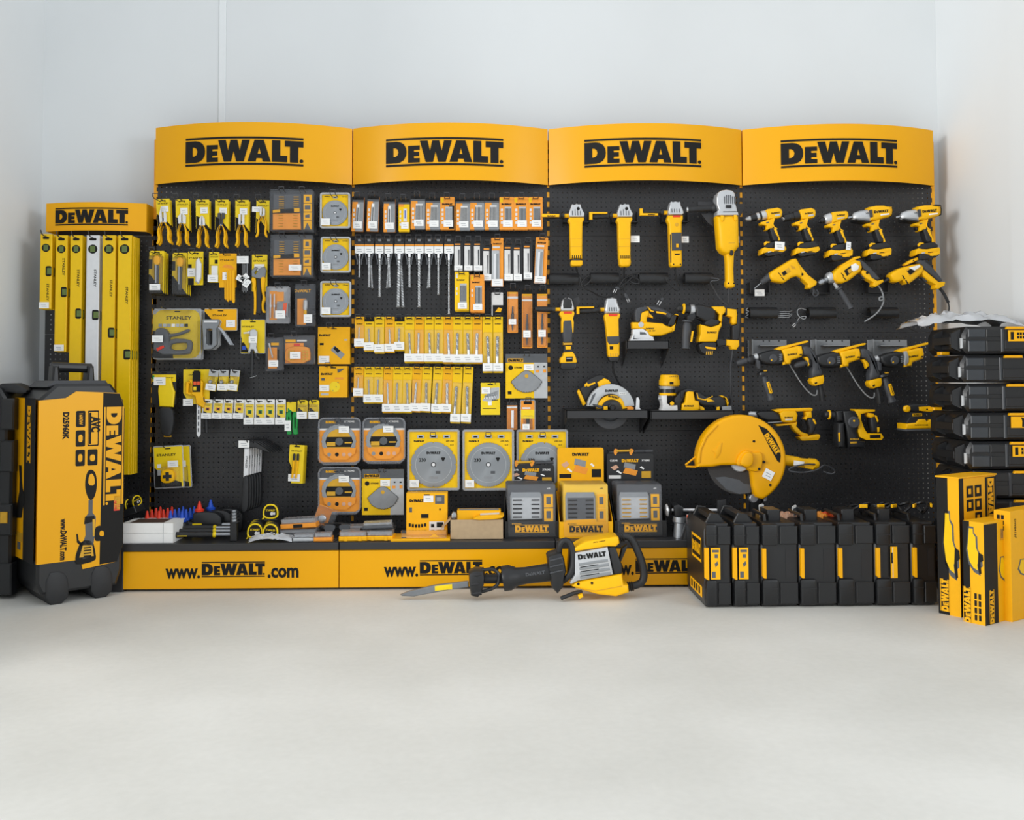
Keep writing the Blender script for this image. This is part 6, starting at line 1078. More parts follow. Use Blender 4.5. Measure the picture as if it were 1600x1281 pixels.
# ---- long corded rotary hammers
def hammer(label, fr, ox, oy, full, end=True, y=-.13):
    t = Tool('rotary_hammer', label, 'rotary hammer', fr, (450 + ox, 400 + oy), y, 'corded rotary hammers in the third row'); t.dx, t.dy = ox, oy
    if full != 2:
        t.la('tool_chuck', (5, 432), (185, 385), [(0, 20), (.15, 32), (.55, 32), (.58, 24), (.66, 24), (.7, 34), (1, 36)], 'grip_grey', 16); t.la('chuck_ring', (140, 400), (165, 394), [(0, 40), (.5, 54), (1, 48)], 'rubber', 16)
    t.la('steel_collar', (180, 378), (214, 370), [(0, 38), (1, 40)], 'silver', 16)
    t.pr('gear_case', [(212, 340), (300, 310), (385, 295), (432, 305), (455, 350), (462, 420), (440, 450), (350, 455), (260, 440), (215, 400)], .036, -.04, 'black_plastic', .016, 0, 3); t.disc('mode_dial', (350, 385), 42, -.039, -.05, 'grip_grey', .004, 20); t.pr('dial_mark', [(318, 400), (330, 392), (336, 404), (322, 412)], -.05, -.051, 'tool_yellow', .0003)
    for k in range(4): t.pr('cooling_fin', [(408, 345 + 18 * k), (438, 340 + 18 * k), (440, 347 + 18 * k), (410, 352 + 18 * k)], -.038, -.042, 'mid_grey', .0004)
    if full == 2: t.pr('fin_plate', [(440, 298), (470, 292), (490, 350), (488, 400), (455, 440), (440, 420), (450, 350)], -.02, -.043, 'silver', .003)
    t.pr('motor_housing', [(440, 300), (470, 290), (600, 262), (640, 265), (652, 320), (640, 370), (535, 405), (528, 440), (470, 445), (460, 380)], .034, -.038, 'tool_yellow', .012, 0, 3); t.lg((540, 345), 94, -.0388, ang=-8); t.pr('brush_cover', [(598, 288), (630, 280), (640, 345), (606, 352)], -.037, -.0395, 'tool_yellow', .001); t.pr('vent_slot', [(610, 345), (632, 340), (634, 352), (614, 356)], -.039, -.0404, 'print_black', 0)
    t.pr('top_bar', [(385, 290), (420, 272), (560, 240), (700, 208), (716, 216), (700, 230), (570, 262), (450, 298), (395, 318)], .016, -.026, 'tool_yellow', .006, 0, 2); t.pr('lower_lug', [(440, 425), (470, 418), (470, 445), (448, 450)], -.01, -.04, 'tool_yellow', .003)
    if end:
        t.pr('grip', [(638, 268), (690, 260), (740, 278), (780, 320), (805, 400), (845, 500), (855, 552), (790, 570), (738, 578), (735, 520), (750, 470), (748, 410), (700, 362), (650, 358), (646, 300)], .032, -.034, 'grip_grey', .016, 0, 3); t.pr('trigger', [(665, 370), (700, 366), (735, 400), (748, 430), (715, 460), (700, 410)], .012, -.02, 'tool_yellow', .005)
        t.pr('handle_foot', [(724, 605), (745, 575), (855, 550), (862, 600), (850, 638), (775, 658), (740, 640)], .028, -.034, 'tool_yellow', .008, 0, 2); t.pr('foot_opening', [(760, 625), (785, 618), (785, 635), (764, 640)], -.033, -.035, 'print_black', .0003); t.tu('cord_boot', [(835, 640, 0), (850, 720, 0), (868, 800, .01)], [22, 26, 32], 'rubber', 10)
    t.tu('loop_cord', smooth3([(538, 430, .02), (590, 500, .03), (660, 620, .03), (730, 710, .03), (780, 755, .02), (820, 750, .02), (822, 700, .02)]) if full != 2 else [(530, 430, .02), (620, 500, .03), (700, 560, .04)], 7, 'mid_grey' if full != 2 else 'rubber', 6)
    hx, hy = (200, 400) if full != 2 else (215, 380)
    t.pr('handle_clamp', [(182, 385), (225, 410), (228, 480), (205, 490), (190, 470)], .02, -.035, 'grip_grey', .004)
    if full != 1:
        t.la('handle_flange', (240, 500, -.02), (252, 538, -.02), [(0, 10), (.2, 20), (.5, 52), (1, 56)], 'black_plastic', 18); t.pr('gold_ring', [(250, 500), (282, 500), (284, 512), (254, 514)], -.03, -.05, 'gold', .001)
        t.la('side_handle', (262, 555, -.02), (336, 795, -.02), [(0, 12), (.05, 24), (.4, 34), (.7, 33), (.85, 30), (.94, 42), (1, 40)], 'grip_grey', 14); t.pr('handle_plate', [(272, 622), (298, 612), (330, 718), (318, 732), (302, 728)], -.046, -.058, 'tool_yellow', .002); t.tx('DeWALT', (302, 672), 96, 18, -.0588, ang=74)
    return t
hammer('corded rotary hammer with a black side handle and looped grey cord, first of its row', FC_, 0, 0, 0)
hammer('corded rotary hammer with a black D grip in the middle of its row', FC_, 575, 25, 1)
hammer('corded rotary hammer with a finned silver collar, partly behind the case stack', FD, 244, 20, 2, False)
# ---- fourth row
t = Tool('cordless_hammer', 'cordless yellow rotary hammer with an open D frame behind the chop saw guard', 'rotary hammer', FC_, (560, 1040), -.1)
t.la('nose', (125, 938), (220, 945), [(0, 16), (.2, 28), (1, 30)], 'silver', 14); t.pr('gear_case', [(190, 925), (250, 905), (355, 905), (420, 940), (440, 1010), (300, 1010), (220, 985)], .03, -.036, 'black_plastic', .012, 0, 3); t.pr('top_rail', [(352, 900), (420, 888), (740, 878), (756, 888), (752, 910), (600, 915), (400, 925)], .02, -.026, 'tool_yellow', .005)
t.pr('motor_housing', [(418, 930), (450, 905), (580, 905), (600, 950), (585, 1015), (520, 1025), (440, 1018)], .032, -.038, 'tool_yellow', .01, 0, 3); t.lg((505, 972), 82, -.0388); t.pr('badge', [(470, 985), (540, 982), (540, 998), (470, 1000)], -.038, -.0395, 'off_white', .0003)
t.pr('front_bar', [(378, 1040), (480, 1035), (560, 1025), (560, 1045), (400, 1060)], .02, -.03, 'tool_yellow', .004); t.pr('lower_arm', [(520, 1030), (600, 1015), (590, 1060), (640, 1115), (710, 1140), (700, 1170), (640, 1160), (570, 1110)], .026, -.03, 'tool_yellow', .008, 0, 2)
t.pr('rear_post', [(680, 915), (740, 912), (745, 975), (700, 980), (690, 1000), (668, 985), (690, 960)], .024, -.028, 'tool_yellow', .006); t.pr('grip', [(700, 985), (745, 972), (780, 1010), (790, 1060), (755, 1140), (705, 1138), (720, 1080), (705, 1030)], .028, -.03, 'rubber', .01, 0, 3); t.pr('grip_stripe', [(745, 985), (765, 990), (785, 1035), (770, 1040), (752, 1010)], -.0285, -.033, 'tool_yellow', .001)
t.pr('battery_foot', [(605, 1165), (660, 1155), (700, 1160), (720, 1150), (810, 1140), (822, 1160), (800, 1198), (640, 1204), (620, 1190)], .03, -.036, 'tool_yellow', .006); t.pr('depth_rod', [(300, 1018), (440, 1010), (440, 1018), (300, 1026)], -.03, -.036, 'steel', .001)
t = Tool('cordless_hammer', 'cordless rotary hammer with a black pod body and hanging side handle', 'rotary hammer', FD, (240, 1060), -.12)
t.la('tool_chuck', (-76, 945), (30, 950), [(0, 22), (.15, 34), (.45, 34), (.5, 44), (.62, 44), (.66, 36), (1, 40)], 'rubber', 16); t.la('chuck_ring', (-38, 946), (-20, 947), [(0, 44), (.5, 50), (1, 46)], 'tool_yellow', 16); t.pr('front_collar', [(20, 905), (90, 905), (95, 1010), (25, 1015)], .03, -.036, 'black_plastic', .01, 0, 3)
t.pr('side_grip', [(30, 1025), (90, 1025), (100, 1180), (95, 1260), (70, 1272), (30, 1262), (20, 1180)], .03, -.05, 'rubber', .014, 0, 3); t.pr('grip_stripe', [(28, 1120), (44, 1118), (42, 1205), (30, 1205)], -.042, -.052, 'tool_yellow', .001)
t.pr('gear_case', [(85, 905), (205, 908), (240, 960), (240, 1080), (220, 1110), (250, 1200), (305, 1205), (300, 1275), (130, 1272), (115, 1090), (95, 1000)], .034, -.04, 'black_plastic', .012, 0, 3); t.disc('mode_dial', (185, 1020), 58, -.039, -.052, 'grip_grey', .005, 24); t.disc('dial_dot', (182, 1004), 10, -.052, -.0535, 'tool_yellow', .0004)
t.pr('yellow_frame', [(198, 892), (412, 896), (410, 915), (330, 925), (270, 940), (272, 1000), (300, 1080), (330, 1130), (470, 1132), (492, 1170), (470, 1198), (320, 1196), (250, 1165), (235, 1100), (240, 1020), (230, 950)], .028, -.032, 'tool_yellow', .006, 0, 2); t.pr('rear_post', [(340, 925), (400, 935), (410, 965), (370, 980), (345, 965)], .024, -.028, 'tool_yellow', .005)
t.pr('grip', [(365, 975), (410, 965), (440, 1010), (448, 1080), (430, 1118), (385, 1118), (370, 1060)], .028, -.03, 'rubber', .01, 0, 3); t.pr('grip_stripe', [(402, 950), (425, 955), (442, 1010), (430, 1020)], -.0285, -.032, 'tool_yellow', .001); t.pr('grip_stripe', [(428, 1070), (450, 1070), (448, 1115), (430, 1120)], -.0285, -.032, 'tool_yellow', .001)
t.pr('battery_label', [(350, 1145), (456, 1142), (456, 1175), (352, 1178)], -.0315, -.033, 'print_black', .0003); t.lg((194, 1184), 92, -.041, 'gold'); t.pr('yellow_plate', [(148, 1210), (216, 1208), (216, 1226), (150, 1228)], -.0395, -.041, 'gold', .0003)
t = Tool('palm_sander', 'black and yellow palm sander hanging next to the case stack', 'sander', FD, (830, 960), -.13)
t.pr('top_grip', [(690, 870), (705, 850), (760, 842), (830, 838), (930, 850), (975, 870), (972, 910), (940, 922), (870, 918), (740, 920), (700, 915)], .04, -.045, 'rubber', .014, 0, 3); t.disc('grip_end', (718, 886), 34, -.03, -.05, 'tool_yellow', .006, 18); t.pr('dust_port', [(830, 868), (940, 860), (972, 880), (970, 910), (945, 918), (835, 905)], -.03, -.05, 'tool_yellow', .004); t.pr('port_opening', [(898, 886), (935, 886), (935, 898), (898, 898)], -.0495, -.051, 'print_black', .0003)
t.pr('neck', [(745, 915), (890, 915), (900, 960), (850, 985), (740, 980)], .034, -.038, 'rubber', .008); t.pr('logo_plate', [(772, 932), (868, 930), (868, 958), (772, 960)], -.0375, -.04, 'tool_yellow', .001); t.lg((820, 945), 80, -.0405)
t.pr('body', [(700, 1020), (735, 965), (790, 960), (880, 965), (905, 1000), (900, 1030), (705, 1030)], .05, -.052, 'rubber', .014, 0, 3); t.pr('skirt', [(688, 1030), (790, 1020), (815, 988), (880, 985), (905, 1010), (940, 990), (975, 995), (980, 1040), (950, 1080), (690, 1084)], .055, -.06, 'tool_yellow', .01, 0, 3); t.tx('RANDOM', (838, 1044), 130, 16, -.061); t.pr('pad', [(688, 1084), (940, 1080), (936, 1098), (692, 1102)], .06, -.062, 'dark_grey', .003)
# ================================================================ things on the base shelf
def onshelf(px, y, z=SHZ): p = at(px, 830, y); return (p.x, y, z)
# ---- spirit levels on the corner rack
LV = [(65, 83, 366, 485, 'yellow'), (89, 107, 368, 552, 'yellow'), (112, 130, 368, 640, 'yellow'), (137, 157, 368, 690, 'silver'), (162, 182, 368, 720, 'yellow'), (186, 207, 368, 744, 'yellow')]
VI = [(1, 77, 425, 413), (1, 104, 458, 400), (1, 127, 492, 414), (1, 150, 494, 414), (1, 174, 522, 440), (1, 196, 556, 452)]
for i, (x0, x1, y0, y1, c) in enumerate(LV):
    yf = -.16; s = msize(x0, 450, yf); m = 'level_yellow' if c == 'yellow' else 'alu'
    size = ('shortest', 'second shortest', 'third', 'only silver', 'second longest', 'longest')[i]
    R = thing('spirit_level', ('silver' if c == 'silver' else 'yellow') + ' box section spirit level, ' + size + ' of the hanging row', 'spirit level', at((x0 + x1) / 2, y0, yf), (0, 0, 0), 'hanging spirit levels'); w = (x1 - x0) * s; h = (y1 - y0) * s; d = .024
    g = G(); g.box(-w / 2, w / 2, d / 2, -d / 2, -h, 0, m, .0015); g.build('level_body', R)
    g = G(); g.box(-w / 2 + .004, w / 2 - .004, -d / 2, -d / 2 - .001, -h + .002, -.002, m); g.build('web', R)
    g = G(); g.prism(rrect(-w * .28, -.026, w * .28, -.014, .005), -d / 2 - .001, -d / 2 - .0018, 'print_black'); g.build('hang_slot', R)
    g = G(); g.prism(circ(0, -22 * s, w * .36, 16), -d / 2 - .001, -d / 2 - .002, 'print_black'); v = g.build('plumb_vial', R)
    g = G(); g.box(-w * .2, w * .2, -d / 2 - .002, -d / 2 - .004, -22 * s - w * .25, -22 * s + w * .25, 'vial', .0008); g.build('vial_glass', v)
    vz = -(VI[i][2] - y0) * s
    g = G(); g.prism(rrect(w * .02, vz - 8 * s, w / 2 + .001, vz + 8 * s, .008), -d / 2 - .001, -d / 2 - .003, 'print_black', .0005); v = g.build('centre_vial', R)
    g = G(); g.box(w * .14, w / 2 + .0015, -d / 2 - .003, -d / 2 - .005, vz - 5 * s, vz + 5 * s, 'vial', .0008); g.build('vial_glass', v)
    text(R, 'STANLEY', w * .2, -d / 2 - .0016, -((458, 418, 436, 436, 452, 463)[i] - y0) * s, .016, 'print_black', (0, pi / 2, 0), w=.085)
    if i in (0, 1): sticker_mesh(R, -w * .5, w * .35, -h + .004, -h + .034, -d / 2 - .003)
    for k in range(1 if i < 5 else 3): clone(R, ('silver' if c == 'silver' else 'yellow') + ' spirit level hung behind the ' + size + ' one' + (', second back' if k == 1 else ', third back' if k == 2 else ''), (R.location.x + .001, yf + (.032 if i != 5 else .03) * (k + 1), R.location.z - .002))
    hook((x0 + x1) / 2, y0 + 5, yf, 'the ' + size + ' spirit level', .07, 'S')
# ---- tape measures
TB = None
def tape(px, y, zc, label, rot=0, k=1.0):
    global TB
    loc = (at(px, 820, y).x, y, zc)
    if TB is None:
        R = thing('tape_measure', label, 'tape measure', loc, (0, rot, 0), 'tape measures piled on the shelf'); r = .039
        q = chaikin([(-r, -r * .9), (r, -r * .9), (r, r * .3), (r * .5, r), (-r * .5, r), (-r, r * .3)], 2)
        g = G(); g.prism(q, .03, -.018, 'rubber', .007, 2, True); g.build('tape_case', R)
        g = G(); frame_pr(g, [(a * .95, b * .95) for a, b in q], [(a * .76, b * .76) for a, b in q], -.016, -.0225, 'card_yellow', .002); g.build('yellow_ring', R)
        g = G(); g.prism([(a * .76, b * .76) for a, b in q], -.016, -.0195, 'print_black', .001); f = g.build('face_plate', R)
        text(f, 'STANLEY', 0, -.0198, .007, .012, 'card_yellow', w=.045); g = G(); g.prism(circ(.006, -.009, .008, 12), -.0195, -.02, 'off_white'); g.box(.006, .022, -.0195, -.02, -.014, -.003, 'off_white'); g.build('size_print', f)
        g = G(); g.prism([(-r * 1.05, -r * .9), (-r * .8, -r * .9), (-r * .8, -r * .5)], -.01, -.024, 'card_yellow', .001); g.build('blade_hook', R); g = G(); g.box(-r * .8, r * .7, .02, -.014, -r * .9 - .006, -r * .9, 'grip_grey', .001); g.build('belt_clip', R); TB = R; return R
    return clone(TB, label, loc, (0, rot, 0))
zt = SHZ + .042
for k in range(3): tape(400 + 1.5 * k, -.33 + .06 * k, zt, 'black and yellow tape measure, ' + ('front left one of the pile', 'in the lower outer row, second back', 'in the lower outer row, third back')[k])
for k in range(3): tape(424 + 1.2 * k, -.34 + .06 * k, zt - .001, 'black and yellow tape measure, ' + ('front one beside the plastic sheet', 'in the lower inner row, second back', 'in the lower inner row, third back')[k], .1)
tape(424, -.27, zt + .082, 'black and yellow tape measure perched on top of the pile')
# tray of five tapes standing at the corner rack
p = at(203, 800, -.2); R = thing('tape_tray', 'black angled tray of tape measures beside the tall carton', 'tray', (p.x - .09, -.22, p.z - .02), (0, radians(-24), radians(0)))
g = G(); g.box(0, .15, .06, -.06, -.035, 0, 'black_plastic', .003); g.build('tray_body', R)
for k in range(4):
    t_ = clone(TB, 'black and yellow tape measure in the angled tray, ' + ORD[k] + ' along', (p.x - .07 + .034 * k, -.225, p.z + .012 + .015 * k), (0, radians(-20), radians(60))); t_.scale = (.75,) * 3
# ---- white boxes
for k in range(2):
    c = onshelf(190, -.41); R = thing('white_box', 'white flat carton on the shelf end, ' + ('lower of two' if k == 0 else 'upper of two with a brown top'), 'box', (c[0], -.41, SHZ + .046 * k), (0, 0, .0), 'two white cartons'); w = .235 - .0 * k
    g = G(); g.prism([(0, 0), (w, 0), (w, .045), (0, .045)], .17, 0, 'white', .001); g.build('carton', R)
    g = G(); g.face([(w - .045, -.0006, 0.001), (w - .043, -.0006, .001), (w - .043, -.0006, .044), (w - .045, -.0006, .044)], 'pale_grey'); g.build('carton_edge', R)
    if k: g = G(); g.box(.03, w - .05, .02, .15, .0452, .046, 'leather_brown'); g.build('window', R)
# ---- hammers lying in a rack
HR = None
for k in range(4):
    y = -.36 + .05 * k; z = SHZ + .03 + .008 * k; a, b = at(265 + 1 * k, 820, y).x, at(366 - .5 * k, 820, y).x; L = b - a
    lab = 'black handled hammer with yellow end caps lying on the shelf, ' + ('nearest the edge', 'second from the edge', 'third from the edge', 'farthest from the edge')[k]
    if HR is None:
        HR = thing('club_hammer', lab, 'hammer', (a, y, z), (0, 0, 0), 'hammers lying on the shelf')
        g = G(); g.lathe((0, 0, 0), (.02, 0, 0), [(0, .008), (.3, .0155), (1, .0155)], 'card_yellow', 12); g.build('end_cap', HR)
        g = G(); g.lathe((.018, 0, 0), (.205, 0, 0), [(0, .014), (.3, .0125), (.7, .0145), (1, .012)], 'rubber', 12); gr = g.build('grip', HR)
        g = G(); g.box(.04, .085, -.0125, -.0155, -.006, -.002, 'card_yellow', .0008); g.build('grip_stripe', gr)
        g = G(); g.lathe((.203, 0, 0), (.216, 0, 0), [(0, .013), (.5, .0145), (1, .01)], 'card_yellow', 12); g.build('collar', HR)
        g = G(); g.lathe((.214, 0, 0), (L - .01, 0, 0), [(0, .0085), (1, .0085)], 'steel', 10); g.build('shaft', HR)
        g = G(); g.prism(chaikin([(L - .016, -.03), (L + .016, -.03), (L + .014, .05), (L + .03, .062), (L - .01, .06), (L - .016, .05)], 0), .018, -.018, 'dark_steel', .003, 1, True); hd = g.build('hammer_head', HR)
        g = G(); g.lathe((L, 0, .052), (L, 0, .07), [(0, .013), (1, .013)], 'steel', 12); g.build('striking_face', hd)
    else: clone(HR, lab, (a, y, z))
# ---- chalk bottles
BT = {}
def bottle(c, loc, label, k=1.0):
    if c not in BT:
        R = thing('chalk_bottle', label, 'bottle', loc, (0, 0, 0), 'small ' + c + ' capped bottles')
        g = G(); g.prism(rrect(-.026, 0, .026, .072, .012, 3), .024, -.024, 'black_plastic', .006, 2, True); g.build('bottle_body', R)
        g = G(); g.box(-.02, .02, -.024, -.0252, .008, .046, 'card_yellow', .0004); l = g.build('bottle_label', R); text(l, 'STANLEY', 0, -.0256, .038, .007, 'print_black', w=.03)
        g = G(); g.lathe((0, 0, .07), (0, 0, .125), [(0, .019), (.06, .022), (.2, .022), (.24, .014), (.3, .011), (.95, .005), (1, .003)], c, 14); g.build('nozzle_cap', R); BT[c] = R; return R
    return clone(BT[c], label, loc)
for ci, (c, px) in enumerate((('red', 230), ('red', 248.5), ('blue', 266.5), ('blue', 284.5))):
    for k in range(4): p = at(px, 800, -.24); bottle(c, (p.x + .004 * k, -.24 + .05 * k, SHZ + .001), 'small black bottle with a ' + c + ' nozzle cap, ' + ('outer' if ci % 2 == 0 else 'inner') + ' file, ' + ORD[k] + ' from the front')
for k in range(3):
    p = at(318, 800, -.2); R = thing('chalk_canister', 'large black chalk canister behind the hammers, ' + ('front one with a yellow label', 'second back', 'third back')[k], 'bottle', (p.x + .035 * k, -.2 + .06 * k, SHZ), (0, 0, 0), 'large black canisters')
    g = G(); g.prism(chaikin([(-.045, 0), (.05, 0), (.09, 0), (.095, .08), (.085, .1), (.05, .118), (-.04, .115), (-.047, .1)], 1), .026, -.026, 'black_plastic', .009, 2, True); g.build('canister_body', R)
    if k < 2:
        g = G(); x = -.02 if k == 0 else -.018; g.lathe((x, 0, .115), (x, 0, .165), [(0, .021), (.2, .023), (.3, .015), (.4, .012), (1, .004)], ('red', 'blue')[k], 14); g.build('nozzle_cap', R)
    if k == 0: g = G(); g.box(-.045, -.0, -.026, -.028, .0, .062, 'card_yellow', .0005); l = g.build('bottle_label', R); text(l, 'STANLEY', -.0225, -.0284, .045, .009, 'print_black', w=.034); text(l, '225 g', -.0225, -.0284, .012, .012, 'red', w=.03)
# ---- flat clamshell packs piled on the shelf
def flatcase(label, px, y, z, w, d, h, rz, base='pack_yellow', tilt=0.0, kind=0):
    p = at(px, 830, y); R = thing('flat_case', label, 'tool case', (p.x, y, z), (0, tilt, rz), 'clear lidded cases lying on the shelf')
    g = G(); g.box(-w / 2, w / 2, d / 2, -d / 2, 0, h * .5, base, .004); b = g.build('case_base', R)
    g = G(); g.box(-w / 2 + .004, w / 2 - .004, d / 2 - .004, -d / 2 + .004, h * .5, h, 'frosted_plastic', .005); g.build('clear_lid', R)
    g = G(); g.box(-w / 2 - .012, w / 2 + .012, d / 2 + .01, -d / 2 - .01, -.002, .0, 'clear_plastic'); g.build('blister_edge', R)
    if kind == 0: g = G(); g.box(-.022, .022, -d / 2, -d / 2 - .003, h * .06, h * .45, 'print_black', .001); g.build('latch', b)
    elif kind == 1:
        for k in (-.25, .25): g = G(); g.box(k * w - .008, k * w + .008, -d / 2, -d / 2 - .003, 0, h * .5, base, .001); g.build('latch', b)
    for k in range(6): g = G(); xx = -w / 2 + w * (k + .8) / 7; g.tube([(xx, -d / 2 + .02, h * .62), (xx, d / 2 - .02, h * .62)], .005, ('steel', 'dark_grey', 'steel')[k % 3], 6); g.build('drill_bit', R)
    return R
flatcase('orange based clear case with a black latch, on top of the pile', 470, -.28, SHZ + .052, .17, .11, .042, -.05, 'pack_orange', -.06)
flatcase('dark based clear case under the orange one', 468, -.27, SHZ + .003, .18, .12, .045, .0, 'dark_grey', 0, 2)
flatcase('yellow based small case with bits at the shelf edge', 506, -.38, SHZ + .003, .085, .07, .036, .05, 'pack_orange', 0, 2)
flatcase('grey clear case of ribbed sockets at the shelf edge', 476, -.38, SHZ + .003, .1, .06, .03, .05, 'pale_grey', 0, 2)
flatcase('yellow based case of silver bits, nearer the tape measures', 553, -.36, SHZ + .003, .13, .1, .04, .03, 'box_yellow', 0, 1)
flatcase('yellow based case of silver bits, nearer the sandpaper', 595, -.35, SHZ + .003, .125, .1, .04, -.04, 'box_yellow', 0, 1)
flatcase('dark case lying on top of the silver bit cases', 591, -.3, SHZ + .05, .14, .1, .026, .06, 'dark_grey', -.03, 2)
flatcase('orange case lying behind the silver bit cases', 556, -.22, SHZ + .004, .15, .1, .045, .1, 'pack_orange', 0, 2)
p = at(503, 800, -.24); R = thing('bit_holder_pack', 'clear pack with a round steel holder leaning on the pile', 'bit holder', (p.x, -.24, SHZ + .085), (0, .35, .2)); g = G(); g.box(-.035, .035, 0, -.003, -.03, .06, 'pack_orange'); g.build('card', R); g = G(); g.prism(circ(0, .0, .02, 18), -.003, -.03, 'steel', .006, 2); g.build('steel_holder', R); g = G(); g.box(-.04, .06, -.003, -.034, -.04, .06, 'clear_plastic', .006); g.build('blister', R)
p = at(527, 815, -.3); R = thing('safety_glasses', 'dark safety glasses pack lying behind the small yellow case', 'glasses', (p.x, -.3, SHZ + .062), (radians(-15), 0, 0))
for k in (-1, 1): g = G(); g.prism(chaikin([(k * .006, 0), (k * .062, .004), (k * .06, -.03), (k * .03, -.04), (k * .012, -.024)], 2), .004, -.002, 'grip_grey', .001); g.build('lens', R)
g = G(); g.tube([(-.062, 0, .004), (0, -.004, .008), (.062, 0, .004)], .003, 'black_plastic', 6); g.build('glasses_frame', R)
p = at(430, 830, -.4)
def crumple(name, label, c, w, d, h, m, seed, cat='plastic bag'):
    rnd = random.Random(seed); g = G(); nx, ny = 18, 12; pts = []
    for j in range(ny + 1):
        for i in range(nx + 1):
            u, v = i / nx * 2 - 1, j / ny * 2 - 1; e = max(0, 1 - (abs(u) ** 3 + abs(v) ** 3) * .55)
            pts.append((u * w / 2 + rnd.uniform(-1, 1) * w * .015, v * d / 2 + rnd.uniform(-1, 1) * d * .03, h * e * (.6 + .3 * rnd.random() + .1 * sin(u * 9 + seed) * cos(v * 5))))
    k = g.mi(m); g.v += pts
    for j in range(ny):
        for i in range(nx): a = j * (nx + 1) + i; g.f.append((a, a + 1, a + nx + 2, a + nx + 1)); g.m.append(k)
    o = g.build(name, None, c); return tag(o, label, cat)
crumple('plastic_bag', 'crumpled clear plastic bag at the shelf edge below the tapes', (p.x - .02, -.375, SHZ + .002), .2, .09, .042, 'bag_film', 3)
# ---- sandpaper box, carton, yellow slabs
R = ybox('sandpaper_box', 'upright orange box of sanding belts with a barcode, on the shelf', (635, 769, 699, 834), -.3, .07, lambda R, w, h, X, Z, y: polys(R, 'box_print', [[(.06 + .075 * k, .72 + .02 * k - .004 * k * k), (.11 + .075 * k, .72 + .02 * k - .004 * k * k), (.11 + .075 * k, .8 + .02 * k - .004 * k * k), (.06 + .075 * k, .8 + .02 * k - .004 * k * k)] for k in range(6)], X, Z, y, y - .0005, 'print_black', 0) , [('dark_grey', .7, .05, .93, .26), ('mid_grey', .74, .1, .86, .2), ('dark_grey', .07, .34, .14, .46), ('print_black', .36, .5, .54, .6), ('off_white', .56, .68, .92, .88), ('print_black', .74, .7, .9, .82), ('print_black', .6, .74, .68, .82)], ('logo', .25, .18, .34), (.42, .06, .66, .22, -.005), words=[('9', .82, .4, .016, 'print_black')])
R.location.z = SHZ + R['h'] + .012
p = at(661, 838, -.39); R = thing('paper_box', 'flat orange slab of sanding sheets lying under the upright box', 'box', (p.x, -.34, SHZ), (0, 0, .02)); g = G(); g.box(-.15, .125, .1, -.07, 0, .011, 'box_yellow', .001); g.build('carton', R)
p = at(664, 826, -.39); R = thing('empty_blister', 'empty clear blister lying in front of the orange box', 'packaging', (p.x, -.385, SHZ + .013), (0, 0, -.02)); g = G(); g.box(-.11, .1, .02, -.02, 0, .034, 'clear_plastic', .004); g.build('blister', R); g = G(); g.prism([(.02, .004), (.07, .004), (.045, .022)], -.012, -.018, 'box_yellow', .001); g.build('yellow_insert', R)
p0, p1 = at(704, 830, -.36), at(786, 830, -.36); w = p1.x - p0.x; R = thing('cardboard_box', 'open brown cardboard box holding a yellow carton', 'box', (p0.x, -.37, SHZ), (0, 0, 0))
for nm, bx in (('front_wall', (0, w, .003, 0, 0, .092)), ('back_wall', (0, w, .16, .157, 0, .092)), ('side_wall', (0, .003, .157, .003, 0, .092)), ('side_wall', (w - .003, w, .157, .003, 0, .092)), ('box_floor', (0, w, .16, 0, 0, .003))): g = G(); g.box(*bx, 'cardboard', .0006); g.build(nm, R)
g = G(); g.rings([[(0, .003, .092), (0, .157, .092), (-.04, .157, .06), (-.04, .003, .05)], [(.0, .003, .095), (.0, .157, .095), (-.042, .157, .063), (-.042, .003, .053)]], 'cardboard'); g.build('flap', R); g = G(); g.box(w * .4, w * .65, -.0004, -.001, .05, .09, 'cardboard'); g.build('tape_strip', R)
R = thing('paper_box', 'yellow carton standing inside the brown cardboard box', 'box', (p0.x + .03, -.33, SHZ + .004), (0, .0, 0)); g = G(); g.box(0, w - .04, .08, 0, 0, .125, 'box_yellow', .001); g.build('carton', R); g = G(); g.box(.01, w - .05, .02, .06, .125, .1262, 'mid_grey'); g.build('carton_window', R)
R = thing('yellow_case', 'small flat yellow case lying on the rim of the cardboard box', 'box', (p0.x + .19, -.35, SHZ + .095), (.06, -.04, 0)); g = G(); g.prism(chaikin([(-.09, 0), (.05, 0), (.065, .02), (-.06, .02)], 1), .05, -.03, 'box_yellow', .003); g.build('case_body', R); g = G(); g.box(-.05, .04, .03, -.01, .02, .022, 'off_white', .0005); g.build('case_label', R)
R = thing('accessory_bag', 'clear bag of metal fittings in the end of the cardboard box', 'bag', (p0.x + .014, -.33, SHZ + .09), (0, 0, 0)); g = G(); g.prism(chaikin([(-.012, 0), (.012, 0), (.014, .03), (-.008, .035)], 1), .03, -.01, 'steel', .004, 2); g.build('fittings', R)
